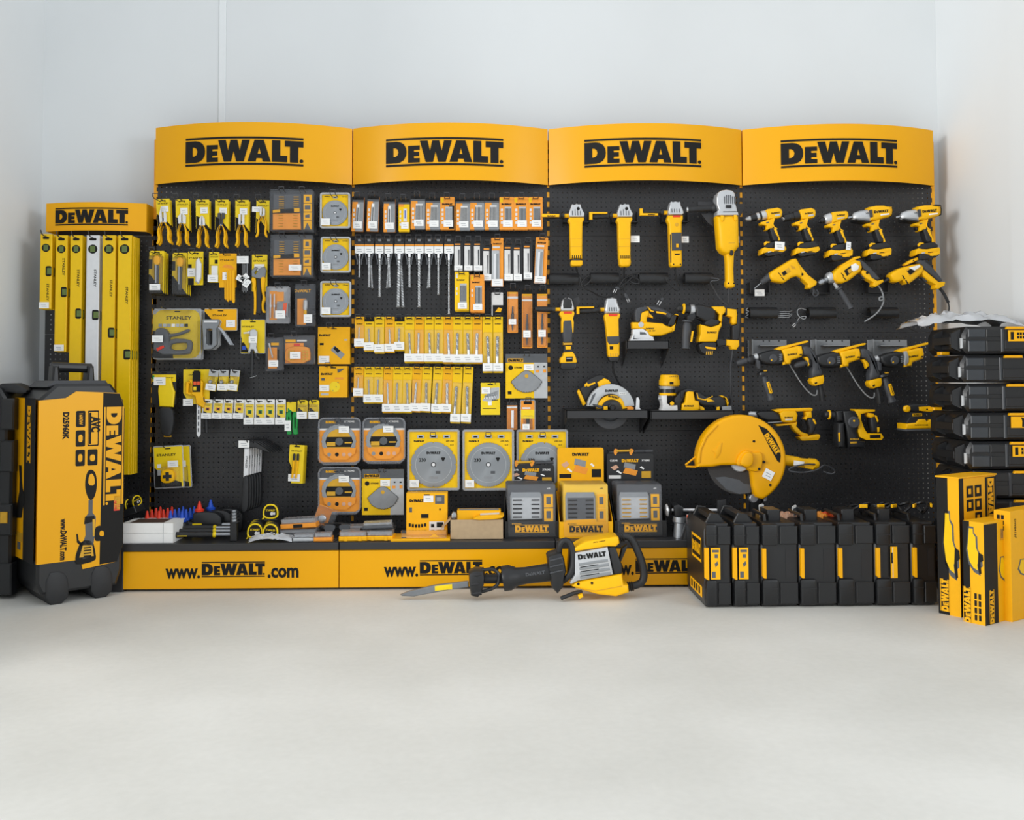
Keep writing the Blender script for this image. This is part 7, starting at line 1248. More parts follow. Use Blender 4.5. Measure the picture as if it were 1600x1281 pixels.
# ---- three display cartons with bit sets
def carton(label, x0, x1, y, cc, tcol, card, cpx, clab):
    a, b = at(x0, 833, y), at(x1, 833, y); w = b.x - a.x; h = .078; d = .2
    R = thing('display_carton', label, 'display carton', (a.x, y, SHZ), (0, 0, 0), 'display cartons of bit sets')
    g = G(); g.box(0, w, .003, 0, 0, h, cc, .001); f = g.build('front_panel', R); g = G(); g.box(0, w, d, .003, 0, .004, cc); g.build('tray_floor', R)
    for sx in (0, w - .003): g = G(); g.rings([[(sx, .003, 0), (sx, d, 0), (sx, d, .2), (sx, .003, h)], [(sx + .003, .003, 0), (sx + .003, d, 0), (sx + .003, d, .2), (sx + .003, .003, h)]], cc); g.build('side_panel', R)
    g = G(); g.box(0, w, d, d - .003, 0, .2, cc); g.build('back_panel', R)
    logo(f, w * .5, -.0012, h * .56, w * .62, tcol, True)
    cx0, cy0, cx1, cy1 = card; yc = y + d - .004; A, B = at(cx0, cy1, yc), at(cx1, cy0, yc); W, H = B.x - A.x, B.z - A.z; ox, oz = A.x - a.x, A.z - SHZ
    g = G(); g.prism(rrect(ox, oz - .06, ox + W, oz + H, .012), d - .004, d - .008, cc, .0005); c = g.build('header_card', R); yk = d - .0085
    logo(c, ox + W * .5, yk, oz + H * (.8 if cc == 'box_yellow' else .74), W * .36, 'print_black' if cc == 'box_yellow' else 'box_yellow')
    def pg(pts, m): gg = G(); q = [(ox + W * u, oz + H * v) for u, v in pts]; q = q if parea(q) > 0 else q[::-1]; gg.face([(u, yk - .0002, v) for u, v in q], m); gg.build('card_print', c)
    pg([(.34, .3), (.62, .2), (.66, .38), (.4, .5)], 'pack_orange'); pg([(.36, .5), (.6, .42), (.62, .6), (.38, .68)], 'mid_grey'); pg([(.08, .5), (.2, .6), (.26, .5), (.16, .4)], 'skin_print'); pg([(.74, .12), (.94, .12), (.94, .36), (.74, .36)], 'print_black' if cc == 'box_yellow' else 'gold'); pg([(.04, .1), (.3, .1), (.3, .22), (.04, .22)], 'print_black' if cc == 'box_yellow' else 'off_white'); pg([(.2, .36), (.3, .26), (.32, .3), (.24, .4)], 'white'); pg([(.7, .5), (.78, .42), (.8, .46), (.74, .54)], 'white')
    if cc != 'box_yellow':
        for u, t_ in ((.15, 'CLEAR'), (.83, 'XTREME')): text(c, t_, ox + W * u, yk - .0002, oz + H * .74, .012, 'white', w=W * .17)
        g = G(); g.lathe((ox + .01, d - .006, oz + H + .006), (ox + W - .004, d - .006, oz + H + .012), [(0, .001), (.1, .006), (.14, .004), (.2, .004), (.55, .006), (.58, .004), (.6, .009), (.78, .009), (.8, .007), (.84, .007), (.86, .009), (1, .009)], 'grip_grey', 10); bt = g.build('bit_cutout', R)
        g = G(); g.tube([(ox + W * .2, d - .008, oz + H + .012), (ox + W * .52, d - .008, oz + H + .014)], .0065, 'gold', 8); g.build('gold_band', bt)
        for u in (.17, .5): g = G(); g.prism(chaikin([(ox + W * u, oz + H + .026), (ox + W * u + .02, oz + H + .018), (ox + W * u + .012, oz + H + .002), (ox + W * u + .004, oz + H - .012), (ox + W * u - .006, oz + H + .004)], 1), d - .008, d - .012, 'pack_orange', .0005); g.build('orange_swirl', bt)
    # the bit sets standing in it
    sx0, sx1, sy0 = cpx; P0 = at(sx0, sy0, y + .012); sc = msize(sx0, sy0, y + .012); cw, ch = (sx1 - sx0) * sc, P0.z - SHZ - .006
    S = thing('bit_set_case', clab + ', front one', 'bit set', (P0.x + cw / 2, y + .012, SHZ + .005), (radians(-4), 0, 0), 'bit sets in the cartons'); dk = 'grip_grey' if cc != 'box_yellow' else 'pack_yellow'
    X = lambda u: (u - .5) * cw
    Z = lambda v: ch * (1 - v)
    g = G(); g.prism(rrect(-cw / 2, 0, cw / 2, ch, .008), .004, 0, dk, .001); g.build('card', S)
    polys(S, 'bit_case', [[(.08, .16), (.68, .16), (.72, .24), (.72, 1), (.05, 1), (.05, .24)]], X, Z, 0, -.012, 'blade_grey', .003); polys(S, 'case_window', [[(.09, .26), (.68, .26), (.68, .66), (.09, .66)]], X, Z, -.0118, -.0126, 'pale_grey' if cc != 'box_yellow' else 'dark_grey', 0)
    for k in range(5):
        for u in ((.11, .3), (.5, .66)): g = G(); g.tube([(X(u[0]), -.015, Z(.31 + .08 * k)), (X(u[1]), -.015, Z(.31 + .08 * k))], .0034, ('gold', 'black_plastic')[int(cc == 'box_yellow' or x0 < 800)] if u[0] < .3 or x0 > 900 else 'black_plastic', 6); g.build('screwdriver_bit', S)
    polys(S, 'title_strip', [[(.05, .68), (.72, .66), (.72, .8), (.05, .82)]], X, Z, -.0128, -.016, 'print_black' if cc != 'box_yellow' else 'box_yellow', 0); logo(S, X(.19), -.0164, Z(.745), cw * .2, 'box_yellow' if cc != 'box_yellow' else 'print_black')
    for k in range(3): polys(S, 'picture_square', [[(.76, .2 + .27 * k), (.95, .2 + .27 * k), (.95, .45 + .27 * k), (.76, .45 + .27 * k)]], X, Z, 0, -.002, 'box_yellow', .0003); polys(S, 'picture_print', [[(.81, .25 + .27 * k), (.9, .25 + .27 * k), (.9, .39 + .27 * k), (.81, .39 + .27 * k)]], X, Z, -.002, -.0026, 'dark_grey', 0)
    polys(S, 'price_label', [[(.74, .9), (.98, .88), (.98, .93), (.74, .95)]], X, Z, -.004, -.006, 'white', 0); text(S, 'x31' if x0 > 900 else 'x25' if x0 < 800 else 'x40', X(.86), -.001, Z(.09), .01, 'white' if cc != 'box_yellow' else 'print_black')
    g = G(); g.prism(rrect(-cw / 2, 0, cw / 2, ch, .01), -.0005, -.02, 'clear_plastic', .006, 2); g.build('blister', S)
    for k in range(4): clone(S, clab + ', ' + ORD[k + 1] + ' from the front', (S.location.x - .002 * k, S.location.y + .034 * (k + 1), S.location.z + .001))
carton('black display carton of bit sets beside the cardboard box', 789, 873, -.34, 'black_plastic', 'box_yellow', (793, 726, 866, 757), (793, 868, 756), 'clear bit set in the black carton by the cardboard box')
carton('yellow display carton of bit sets between two black ones', 874, 958, -.36, 'box_yellow', 'print_black', (871, 699, 943, 752), (880, 950, 756), 'yellow clear bit set in the yellow carton')
carton('black display carton of bit sets beside the chop saw', 960, 1042, -.34, 'black_plastic', 'box_yellow', (948, 708, 1021, 752), (964, 1034, 756), 'clear bit set in the black carton by the chop saw')
# ---- chop saw
FI = (1050, 640, 4.004)
t = Tool('chop_saw', 'large yellow chop saw with a round blade guard and grey cutting disc', 'chop saw', FI, (425, 640), -.31)
ar = [(425 + 277 * cos(radians(a)), 312 - 277 * sin(radians(a))) for a in range(-62, 185, 6)]
gd = t.pr('blade_guard', ar + [(150, 358), (240, 356), (300, 346), (380, 345), (440, 356), (482, 390), (490, 470), (500, 520), (515, 545)], .035, -.05, 'rack_yellow', .022, 0, 4)
t.pr('guard_lip', [(146, 330), (146, 300), (158, 240), (195, 160), (250, 100), (272, 92), (278, 100), (210, 170), (172, 250), (164, 330)], .03, -.056, 'rack_yellow', .004)
t.pr('arbor_cover', [(385, 345), (392, 300), (420, 262), (455, 250), (490, 268), (545, 262), (552, 320), (535, 375), (505, 385), (470, 375), (430, 350)], -.045, -.064, 'rack_yellow', .006, 1, 2); t.pr('arbor_cover', [(400, 340), (410, 300), (430, 270), (458, 258), (485, 275), (488, 320), (470, 350), (440, 355)], -.06, -.085, 'rack_yellow', .01, 1, 2)
t.pr('arrow', [(288, 205), (302, 205), (290, 270), (268, 300), (255, 302), (260, 270), (235, 250), (262, 250)], -.0495, -.053, 'rack_yellow', .001); 
for a in ((500, 198), (525, 366), (557, 324), (598, 467)): t.disc('bolt', a, 8, -.049, -.066 if a[0] in (525, 557) else -.053, 'print_black', .001, 10)
bg = t.pr('badge', [(528, 98), (580, 122), (630, 180), (660, 245), (665, 290), (660, 330), (645, 322), (600, 240)], -.0495, -.052, 'print_black', .0008, 0, 1); t.lg((612, 212), 140, -.0528, 'box_yellow', 58, bg, True)
t.disc('cutting_disc', (425, 325), 205, .0, -.006, 'abrasive', .001, 48); t.disc('flange', (425, 330), 60, -.006, -.02, 'silver', .004, 24)
t.pr('disc_label', [(270, 425), (330, 420), (420, 440), (450, 465), (490, 470), (490, 520), (420, 528), (340, 500)], -.006, -.0068, 'dark_grey', 0)
t.tu('front_loop', [(150, 295, -.01), (85, 345, -.01), (90, 356, -.01), (150, 358, -.01)], 6, 'rack_yellow', 6)
t.st((586, 402), 62, 58, -.054, 28)
t.la('handle', (690, 318, .01), (925, 352, .01), [(0, 40), (.1, 34), (.5, 32), (.9, 36), (1, 22)], 'tool_yellow', 14); t.pr('handle_label', [(752, 318), (815, 326), (812, 350), (750, 348)], -.035, -.042, 'off_white', .0006); t.pr('trigger', [(820, 345), (900, 355), (880, 378), (830, 370)], .0, -.02, 'tool_yellow', .004); t.pr('handle_slot', [(790, 296), (850, 300), (840, 308), (795, 304)], -.02, -.036, 'print_black', .0004)
t.tu('power_cord', smooth3([(890, 345, -.02), (820, 340, -.05), (740, 355, -.05), (700, 380, -.05), (800, 395, -.05), (900, 375, -.05), (940, 345, -.03), (1000, 365, -.0), (1035, 395, .01), (1010, 412, .01), (960, 395, .02)]), 5, 'grip_grey', 6)
t.pr('swing_arm', [(470, 520), (560, 500), (620, 500), (600, 560), (560, 620), (540, 670), (500, 670), (505, 590)], .07, .03, 'black_plastic', .008); t.disc('hinge_gear', (510, 556), 28, .03, -.012, 'steel', .004, 18); t.tu('hinge_spring', [(585, 510, .02), (590, 575, .02)], [18, 12], 'silver', 8)
t.pr('saw_base', [(60, 690), (640, 690), (660, 800), (30, 800)], .16, -.12, 'black_plastic', .01); t.pr('saw_fence', [(275, 560), (330, 555), (332, 700), (275, 700)], .0, -.03, 'dark_steel', .003)
t.la('clamp_rod', (-5, 620, -.02), (276, 622, -.02), [(0, 8), (1, 8)], 'alu', 10); t.la('clamp_handle', (-42, 622, -.02), (-18, 620, -.02), [(0, 34), (.4, 40), (1, 6)], 'silver', 10, None, 1); t.pr('clamp_block', [(0, 590), (30, 582), (60, 600), (58, 650), (8, 655)], .03, -.05, 'black_plastic', .004); t.la('clamp_screw', (42, 660, -.03), (36, 790, -.03), [(0, 44), (.25, 44), (.3, 34), (1, 36)], 'steel', 14)
p = at(1106, 812, -.4); R = thing('leaflet', 'orange and white printed leaflet standing behind the black tool cases', 'leaflet', (p.x, -.4, p.z - .05), (0, 0, 0)); g = G(); g.box(-.1, .1, 0, -.002, 0, .075, 'white'); g.build('sheet', R)
for q, m in (((-.1, -.02, .02, .074), 'orange_red'), ((.0, .03, .03, .07), 'pale_grey'), ((.035, .07, .03, .074), 'skin_print'), ((.075, .1, .03, .074), 'orange_red')): g = G(); g.face([(q[0], -.0024, q[2]), (q[1], -.0024, q[2]), (q[1], -.0024, q[3]), (q[0], -.0024, q[3])], m); g.build('leaflet_print', R)
text(R, 'Register online', -.06, -.0028, .058, .014, 'white', w=.064)
for k, (px, l, c) in enumerate(((1192, 'first', 'gold'), (1249, 'second', 'orange_red'))):
    p = at(px, 800, -.62); R = thing('hang_tag', 'upright printed paper tag tied on the tool cases, ' + l + ' along', 'tag', (p.x, -.62, at(px, 822, -.62).z), (0, -.1 if k == 0 else -.35, .5), 'printed tags on the cases'); g = G(); g.prism(rrect(-.015, 0, .015, .1, .008), .001, -.001, 'off_white'); g.build('tag_card', R); g = G(); g.face([(-.014, -.0013, .002), (.014, -.0013, .002), (.014, -.0013, .035), (-.014, -.0013, .035)], 'pack_yellow'); g.face([(-.012, -.0013, .04), (.012, -.0013, .04), (.012, -.0013, .088), (-.012, -.0013, .088)], 'dark_grey' if k else 'gold'); g.build('tag_print', R)
# ---- demolition hammer on the floor
FJ = (820, 760, 5.714)
def K(p): return tuple([.8923 * p[0] - 1142.8, .8923 * p[1]] + list(p[2:]))
t = Tool('demolition_hammer', 'yellow, black and silver demolition hammer with a chisel lying on the floor', 'demolition hammer', FJ, (0, 975), -.62)
t.pr('chisel', [K(p) for p in ((40, 1075), (120, 1045), (380, 985), (720, 946), (722, 1005), (560, 1025), (240, 1080), (180, 1092), (60, 1086))], .012, -.014, 'grey_steel', .005, 0, 1); t.pr('chisel_label', [K(p) for p in ((384, 990), (556, 970), (558, 1022), (386, 1036))], -.0138, -.016, 'card_yellow', .0003)
t.pr('tool_holder', [K(p) for p in ((722, 850), (780, 822), (870, 826), (885, 900), (870, 970), (850, 1050), (812, 1088), (745, 1070), (728, 960))], .05, -.06, 'black_plastic', .016, 0, 2)
for q in ((800, 870), (790, 960), (800, 1050)): t.la('holder_pin', K((q[0] - 40, q[1], -.05)), K((q[0] + 50, q[1] - 10, -.05)), [(0, 20), (.5, 26), (1, 20)], 'dark_steel', 10)
t.tu('retainer_loop', smooth3([K(p) for p in ((850, 830, -.03), (960, 815, -.03), (1010, 850, -.03), (1030, 900, -.03), (1000, 1000, -.03), (850, 1042, -.03))]), 16, 'black_plastic', 8); t.la('nose_shaft', K((850, 930)), K((1070, 925)), [(0, 40), (1, 44)], 'dark_steel', 14)
t.la('front_barrel', K((1060, 928)), K((1530, 868)), [(0, 108), (.02, 112), (.16, 112), (.3, 82), (.5, 74), (1, 80)], 'black_plastic', 22); t.tx('DeWALT', K((1380, 855)), 170, 40, -.058, 'dark_grey', -7)
t.pr('flange_block', [(195, 622), (215, 602), (320, 574), (345, 640), (362, 745), (345, 800), (335, 880), (285, 940), (235, 885), (225, 810), (205, 720)], .06, -.07, 'black_plastic', .016, 0, 2)
for k in range(3): t.pr('flange_rib', [(215, 640 + 55 * k), (330, 612 + 55 * k), (332, 624 + 55 * k), (217, 652 + 55 * k)], -.068, -.074, 'grip_grey', .001)
t.tu('front_handle', smooth3([(310, 640, -.03), (298, 560, -.05), (318, 490, -.06), (355, 468, -.06), (395, 490, -.06), (422, 560, -.06), (430, 660, -.06), (408, 760, -.06), (360, 820, -.04), (320, 850, -.03)]), 27, 'rubber', 12)
t.pr('motor_core', [(400, 560), (730, 510), (860, 690), (860, 800), (430, 850), (380, 800)], .07, -.06, 'black_plastic', .014, 0, 2)
t.pr('top_cover', [(426, 545), (480, 512), (540, 482), (800, 440), (826, 450), (834, 500), (800, 530), (722, 528), (437, 572)], .07, -.07, 'tool_yellow', .018, 0, 3); t.tx('AVC 1600W', (655, 483), 110, 16, -.0705, 'print_black', -8)
gp = t.pr('grille', [(438, 578), (725, 530), (772, 768), (462, 820), (400, 850), (390, 838), (436, 770)], -.05, -.078, 'silver', .006); t.lg((586, 600), 250, -.0788, ang=-7, parent=gp)
for k in range(4): t.pr('grille_slot', [(470 + 3 * k, 668 + 38 * k), (725 + 8 * k, 630 + 38 * k), (730 + 8 * k, 655 + 38 * k), (474 + 3 * k, 692 + 38 * k)], -.0775, -.0795, 'blade_grey', .0008, parent=gp)
for k in range(3): t.pr('grille_opening', [(480 + 3 * k, 700 + 38 * k), (580 + 8 * k, 686 + 38 * k), (640 + 4 * k, 678 + 38 * k), (640 + 4 * k, 684 + 38 * k), (484 + 3 * k, 706 + 38 * k)], -.0775, -.0798, 'print_black', 0, parent=gp)
t.pr('side_band', [(730, 535), (796, 530), (850, 690), (852, 762), (784, 772)], .06, -.07, 'rubber', .008)
t.pr('lower_housing', [(410, 872), (440, 835), (560, 812), (784, 776), (852, 766), (868, 860), (908, 868), (914, 930), (800, 965), (640, 945), (500, 905)], .075, -.075, 'tool_yellow', .018, 0, 3); t.pr('housing_seam', [(440, 880), (620, 908), (850, 866), (850, 872), (620, 914), (440, 886)], -.074, -.0765, 'gold', 0)
for a in ((585, 842), (465, 848)): t.disc('screw', a, 12, -.074, -.077, 'print_black', .0004, 10)
t.tu('rear_handle', smooth3([(835, 470, 0), (900, 452, 0), (960, 480, 0), (1005, 570, 0), (1052, 690, 0), (1072, 800, 0), (1055, 870, 0), (990, 900, 0), (915, 908, 0)]), 34, 'rubber', 12)
for k in range(3): t.la('bellows_ring', (838 + 18 * k, 478 - 4 * k), (850 + 18 * k, 474 - 4 * k), [(0, 40), (.5, 46), (1, 40)], 'rubber', 14); t.la('bellows_ring', (922 + 18 * k, 908 - 1 * k), (934 + 18 * k, 906 - k), [(0, 40), (.5, 46), (1, 40)], 'rubber', 14)
t.pr('trigger', [(870, 560), (915, 530), (920, 545), (855, 690), (845, 660)], .02, -.02, 'rubber', .006); t.tu('cord_boot', smooth3([(500, 930, -.05), (440, 930, -.06), (380, 950, -.07), (310, 975, -.07)]), 18, 'rubber', 8); t.pr('cord_clip', [(460, 945), (500, 932), (508, 962), (470, 978)], -.05, -.08, 'tool_yellow', .003)
t.R.location.z += .003
# ================================================================ tool cases and cartons on the floor
def xhit(P, d, px):                            # distance along d from floor point P to the photo column px
    n = ray(px, 300).cross(ray(px, 900)); return -(P - CAM).dot(n) / d.dot(n)
# ---- upright cases in a row
CS = [(1102, 1144.5), (1146, 1189.5), (1190.5, 1249.5), (1250, 1309), (1309.5, 1368), (1368.5, 1425), (1426, 1466)]
FY = -.84; zt = at(1250, 818, FY).z
for i, (a, b) in enumerate(CS):
    A, B = at(a, 900, FY), at(b, 900, FY); w = B.x - A.x; h = zt - .004; dp = .38; nar = i < 2
    wh = ('with a battery label, nearest the demolition hammer', 'with a battery label, second in the row', 'third in the row', 'scuffed, fourth in the row', 'fifth in the row', 'with a drill label, sixth in the row', 'last in the row, against the yellow cartons')[i]
    R = thing('tool_case', 'black plastic tool case standing on its side, ' + wh, 'tool case', (A.x, FY, .004), (0, 0, 0), 'row of upright black tool cases')
    o = [(.006, 0), (w - .006, 0), (w, .03), (w, h - .03), (w - .012, h), (.012, h), (0, h - .03), (0, .03)]
    g = G(); g.prism(o, dp, .014, 'case_plastic', .008, 1, True); g.build('case_body', R)
    for z0, z1 in ((.0, .115), (.25, h - .002)):
        g = G(); g.prism(rrect(.004, z0 + .006, w * .44, z1, .008, 2), .02, 0, 'case_plastic', .008, 2); g.build('corner_block', R)
    g = G(); g.box(w * .5, w - .004, .016, .004, .012, .1, 'case_plastic', .003); g.build('rib_panel', R); g = G(); g.box(w * .5, w - .004, .016, .004, .262, h - .012, 'case_plastic', .003); g.build('rib_panel', R)
    g = G(); g.box(w * .66, w * .9, .0135, .0128, .122, .24, 'dark_steel'); g.build('grip_recess', R)
    for zz in (.075, .3): g = G(); g.box(.004, w * .44, .0005, -.001, zz, zz + .004, 'dark_steel'); g.build('groove', R)
    g = G(); g.prism([(.003, .128), (.01, .12), (.019, .12), (.019, .245), (.003, .245)] if not nar else [(-.002, .124), (.01, .116), (.016, .116), (.016, .25), (-.002, .25)], .012, -.006, 'rack_yellow', .002); g.build('latch', R)
    if nar:
        g = G(); g.box(.024, .064, .002, -.002, .118, .25, 'box_yellow', .0006); l = g.build('case_label', R)
        polys(l, 'label_print', [[(.15, .06), (.85, .06), (.85, .14), (.15, .14)], [(.4, .2), (.75, .2), (.75, .32), (.4, .32)], [(.4, .5), (.7, .42), (.78, .52), (.5, .62)], [(.1, .75), (.5, .75), (.5, .95), (.1, .95)]], lambda u: .024 + .04 * u, lambda v: .25 - .132 * v, -.002, -.0024, 'dark_grey', 0)
    if i == 5: g = G(); g.box(w * .42, w * .6, .002, -.003, .118, .25, 'box_yellow', .0006); l = g.build('case_label', R); g = G(); g.face([(w * .42, -.0034, .18), (w * .47, -.0034, .18), (w * .47, -.0034, .225), (w * .42, -.0034, .225)], 'print_black'); g.face([(w * .46, -.0034, .12), (w * .48, -.0034, .12), (w * .48, -.0034, .248), (w * .46, -.0034, .248)], 'off_white'); g.build('label_print', l)
    if nar:                                        # peaked folding handles seen on top
        for yy in (.05, .3):
            g = G(); g.prism([(.01, h - .01), (w - .01, h - .01), (w * .62, h + .035), (w * .3, h + .04)], yy + .02, yy, 'case_plastic', .004, 1, True); g.build('handle_post', R)
        g = G(); g.box(w * .3, w * .62, .07, .3, h + .012, h + .032, 'case_plastic', .004); g.build('handle_bar', R)
    else:
        g = G(); g.tube([(w * .25, .09, h - .01), (w * .25, .09, h + .022), (w * .25, .26, h + .022), (w * .25, .26, h - .01)], .008, 'black_plastic', 8); g.build('handle_bar', R)
        if i in (2, 3, 4, 5): g = G(); g.box(w * .35, w * .7, .1, .22, h - .004, h + .045, 'case_plastic', .004); g.build('latch_block', R)
    if i == 0:
        yx = -.0006
        for (y0, y1, z0, z1, nm) in ((.07, .26, .175, .28, 'side_plate'), (.06, .3, .028, .075, 'side_label')):
            g = G(); g.face([(-.0008, y1, z0), (-.0008, y0, z0), (-.0008, y0, z1), (-.0008, y1, z1)], 'box_yellow'); l = g.build(nm, R)
            if nm == 'side_plate': g = G(); g.face([(-.0012, y1 - .008, z0 + .012), (-.0012, y0 + .008, z0 + .012), (-.0012, y0 + .008, z1 - .012), (-.0012, y1 - .008, z1 - .012)], 'print_black'); g.build('plate_inset', l); logo(l, -.0016, (y0 + y1) / 2, (z0 + z1) / 2, .155, 'box_yellow', False, (0, 0, -pi / 2), 1.6)
            else: g = G(); [g.face([(-.0012, y1 - .02 - .05 * k, z0 + .008), (-.0012, y1 - .05 - .05 * k, z0 + .008), (-.0012, y1 - .05 - .05 * k, z1 - .008), (-.0012, y1 - .02 - .05 * k, z1 - .008)], 'print_black') for k in range(4)]; g.build('label_print', l)
        for yy in (.1, .32): g = G(); g.lathe((.02, yy, -.002), (.06, yy, -.002), [(0, .006), (1, .006)], 'rubber', 8); g.build('foot', R)
# hand tools and packs lying on top of the row
for k, (px, py, m, lab) in enumerate(((1300, 806, 'orange_red', 'orange and white pack lying on the upright cases'), (1278, 810, 'pack_orange', 'flat orange leaflet lying on the upright cases'), (1232, 806, 'skin_print', 'pink printed bag lying behind the upright cases'))):
    p = at(px, py + 10, -.62); crumple('paper_pack', lab, (p.x, -.6, at(px, 818, -.62).z), .12, .1, .06, m, 11 + k, 'pack')
for k, px in enumerate((1345, 1368, 1385, 1415, 1440)):
    p = at(px, 815, -.62); R = thing('strap_bundle', 'black cord strap with a yellow end lying on the cases, ' + ORD[k] + ' along', 'strap', (p.x, -.62, zt + .015), (0, 0, .3 * k), 'black straps on the cases'); rnd = random.Random(k)
    g = G(); g.tube(smooth3([(-.05, 0, 0), (-.02, -.03, .03), (.03, -.02, .045), (.05, .02, .03), (.02, .05, .02), (-.03, .03, .03), (-.06, .0, .01)]), .007, 'black_plastic', 6); g.build('strap', R); g = G(); g.box(-.02, .015, -.035, -.045, .025, .04, 'tool_yellow', .002); g.build('buckle', R)
# ---- the stack of flat cases
SY = -.82; xs = at(1506, 600, SY).x; xe = xr - .015; SW = xe - xs; ZT = [at(1550, v, SY).z for v in (510, 555.5, 600.5, 645, 690)]; pit = (ZT[0] - ZT[4]) / 4; n = int(ZT[0] / pit); CH = pit - .006; SD = .36
WH = ['topmost of the stack with a yellow label', 'second from the stack top', 'third from the stack top', 'fourth from the stack top with a drill label', 'fifth from the stack top with a yellow label', 'sixth, just above the tall carton', 'seventh in the stack behind the tall carton', 'eighth in the stack', 'ninth in the stack', 'tenth in the stack']
for k in range(n + 1):
    z = ZT[0] - pit * (k + 1) + .006
    if z < -.002: break
    last = z - pit < -.002; zz = 0.002 if last else z; hh = CH + (z - zz); dx = (0, -.01, 0, .004, .008, .02, .02, .0, .0, .0)[min(k, 9)]
    R = thing('tool_case', 'flat black plastic tool case, ' + WH[min(k, 9)], 'tool case', (xs + dx, SY, zz), (0, 0, 0), 'stack of flat black tool cases'); sw = SW - max(dx, 0) - .0
    o = [(.02, 0), (sw, 0), (sw, hh), (.02, hh), (.0, hh * .72), (.0, hh * .2)]
    g = G(); g.prism(o, SD - .02, .0, 'case_plastic', .012, 1, True); g.build('case_body', R)
    for x0, x1 in ((.02, .1), (.1, .17)): g = G(); g.box(x0 + .002, x1 - .002, .004, -.004 if x0 < .05 else -.002, hh * .6, hh - .012, 'case_light' if x0 < .05 else 'case_plastic', .003); g.build('corner_block', R); g = G(); g.box(x0 + .002, x1 - .002, .004, -.004 if x0 < .05 else -.002, .01, hh * .48, 'case_light' if x0 < .05 else 'case_plastic', .003); g.build('corner_block', R)
    g = G(); g.box(.18, .3, .002, -.004, .02, hh * .5, 'dark_steel', .002); g.build('grip_recess', R); g = G(); g.box(.165, .178, .004, -.006, .008, hh - .01, 'case_light', .003); g.build('latch_post', R)
    g = G(); g.prism([(.185, hh - .012), (.265, hh - .012), (.262, hh - .001), (.19, hh - .001)], .004, -.012, 'rack_yellow', .002); g.build('latch', R)
    g = G(); g.box(.0, sw, .002, -.0022, hh * .52, hh * .54, 'dark_steel'); g.build('parting_line', R)
    if k in (0, 3, 4):
        lb = G(); lb.box(.195, .272, -.004, -.0085, hh * .45, hh * .86, 'box_yellow', .0006); l = lb.build('case_label', R); X = lambda u: .195 + .077 * u
        Z = lambda v, hh=hh: hh * (.86 - .41 * v)
        polys(l, 'label_print', [[(.12, .15), (.3, .15), (.3, .85), (.12, .85)]] + [[(.48 + .16 * (q % 3), .2 + .32 * (q // 3)), (.6 + .16 * (q % 3), .2 + .32 * (q // 3)), (.6 + .16 * (q % 3), .44 + .32 * (q // 3)), (.48 + .16 * (q % 3), .44 + .32 * (q // 3))] for q in range(6)] if k != 3 else [[(.55, .05), (.85, .2), (.75, .6), (.7, .95), (.6, .9), (.62, .4)]], X, Z, -.0085, -.0089, 'print_black', 0)
    # handle side facing the racks
    for y0 in (.03, .19):
        g = G(); g.rings([[(.004, y0, .01), (.004, y0 + .03, .01), (.004, y0 + .03, hh - .01), (.004, y0, hh - .01)], [(-.035, y0 + .006, hh * .25), (-.035, y0 + .024, hh * .25), (-.035, y0 + .024, hh * .75), (-.035, y0 + .006, hh * .75)]], 'case_plastic'); g.build('handle_ear', R)
    g = G(); g.box(-.036, -.02, .04, .21, hh * .36, hh * .62, 'black_plastic', .004); g.build('handle_bar', R)
    g = G(); g.box(-.004, .01, .008, .024, hh * .2, hh * .58, 'pale_grey', .003); g.build('side_clip', R)
    if k in (0, 2): g = G(); g.box(-.04, .0, .12 if k == 0 else .2, .16 if k == 0 else .26, -.002, .012, 'rack_yellow', .003); g.build('side_latch', R)
p = at(1490, 512, -.66); crumple('plastic_bag', 'crumpled clear plastic bag lying on top of the case stack', (xs + .06, -.67, ZT[0] + .001), .46, .28, .085, 'bag_film', 5)
# ---- corner-on cartons
def cornerbox(name, label, cat, c, lpx, rpx, top, th, mat_='box_yellow', group=None, z0=0.0, body=True):
    P = on_floor(*c); e = Vector((cos(th), sin(th), 0)); dl = Vector((-sin(th), cos(th), 0)); w = xhit(P, e, rpx); b = xhit(P, dl, lpx); h = at(c[0], top, P.y).z
    R = thing(name, label, cat, P, (0, 0, th), group)
    if body: g = G(); g.box(0, w, b, 0, 0, h, mat_, .0012); g.build('carton', R)
    return R, w, b, h
def fpoly(R, pts, m, w, h, name='carton_print', off=.0006, par=None):       # on the face toward +X, u across, v from the top
    q = [(w * u, h * (1 - v)) for u, v in pts]; q = q if parea(q) > 0 else q[::-1]; g = G(); g.face([(x, -off, z) for x, z in q], m); return g.build(name, par or R)
def lpoly(R, pts, m, b, h, name='carton_print', off=.0006, par=None):       # on the other face, u from its far edge to the corner
    q = [(b * u, h * (1 - v)) for u, v in pts]; q = q if parea(q) > 0 else q[::-1]; g = G(); g.face([(-off, b - x, z) for x, z in q], m); return g.build(name, par or R)
rc = lambda u0, v0, u1, v1: [(u0, v0), (u1, v0), (u1, v1), (u0, v1)]
GR = [(.2, .0), (.5, .0), (.52, .12), (.7, .2), (.72, .45), (.95, .62), (.98, .8), (.8, .85), (.85, 1), (.5, .95), (.2, .8), (.05, .5), (.15, .2)]
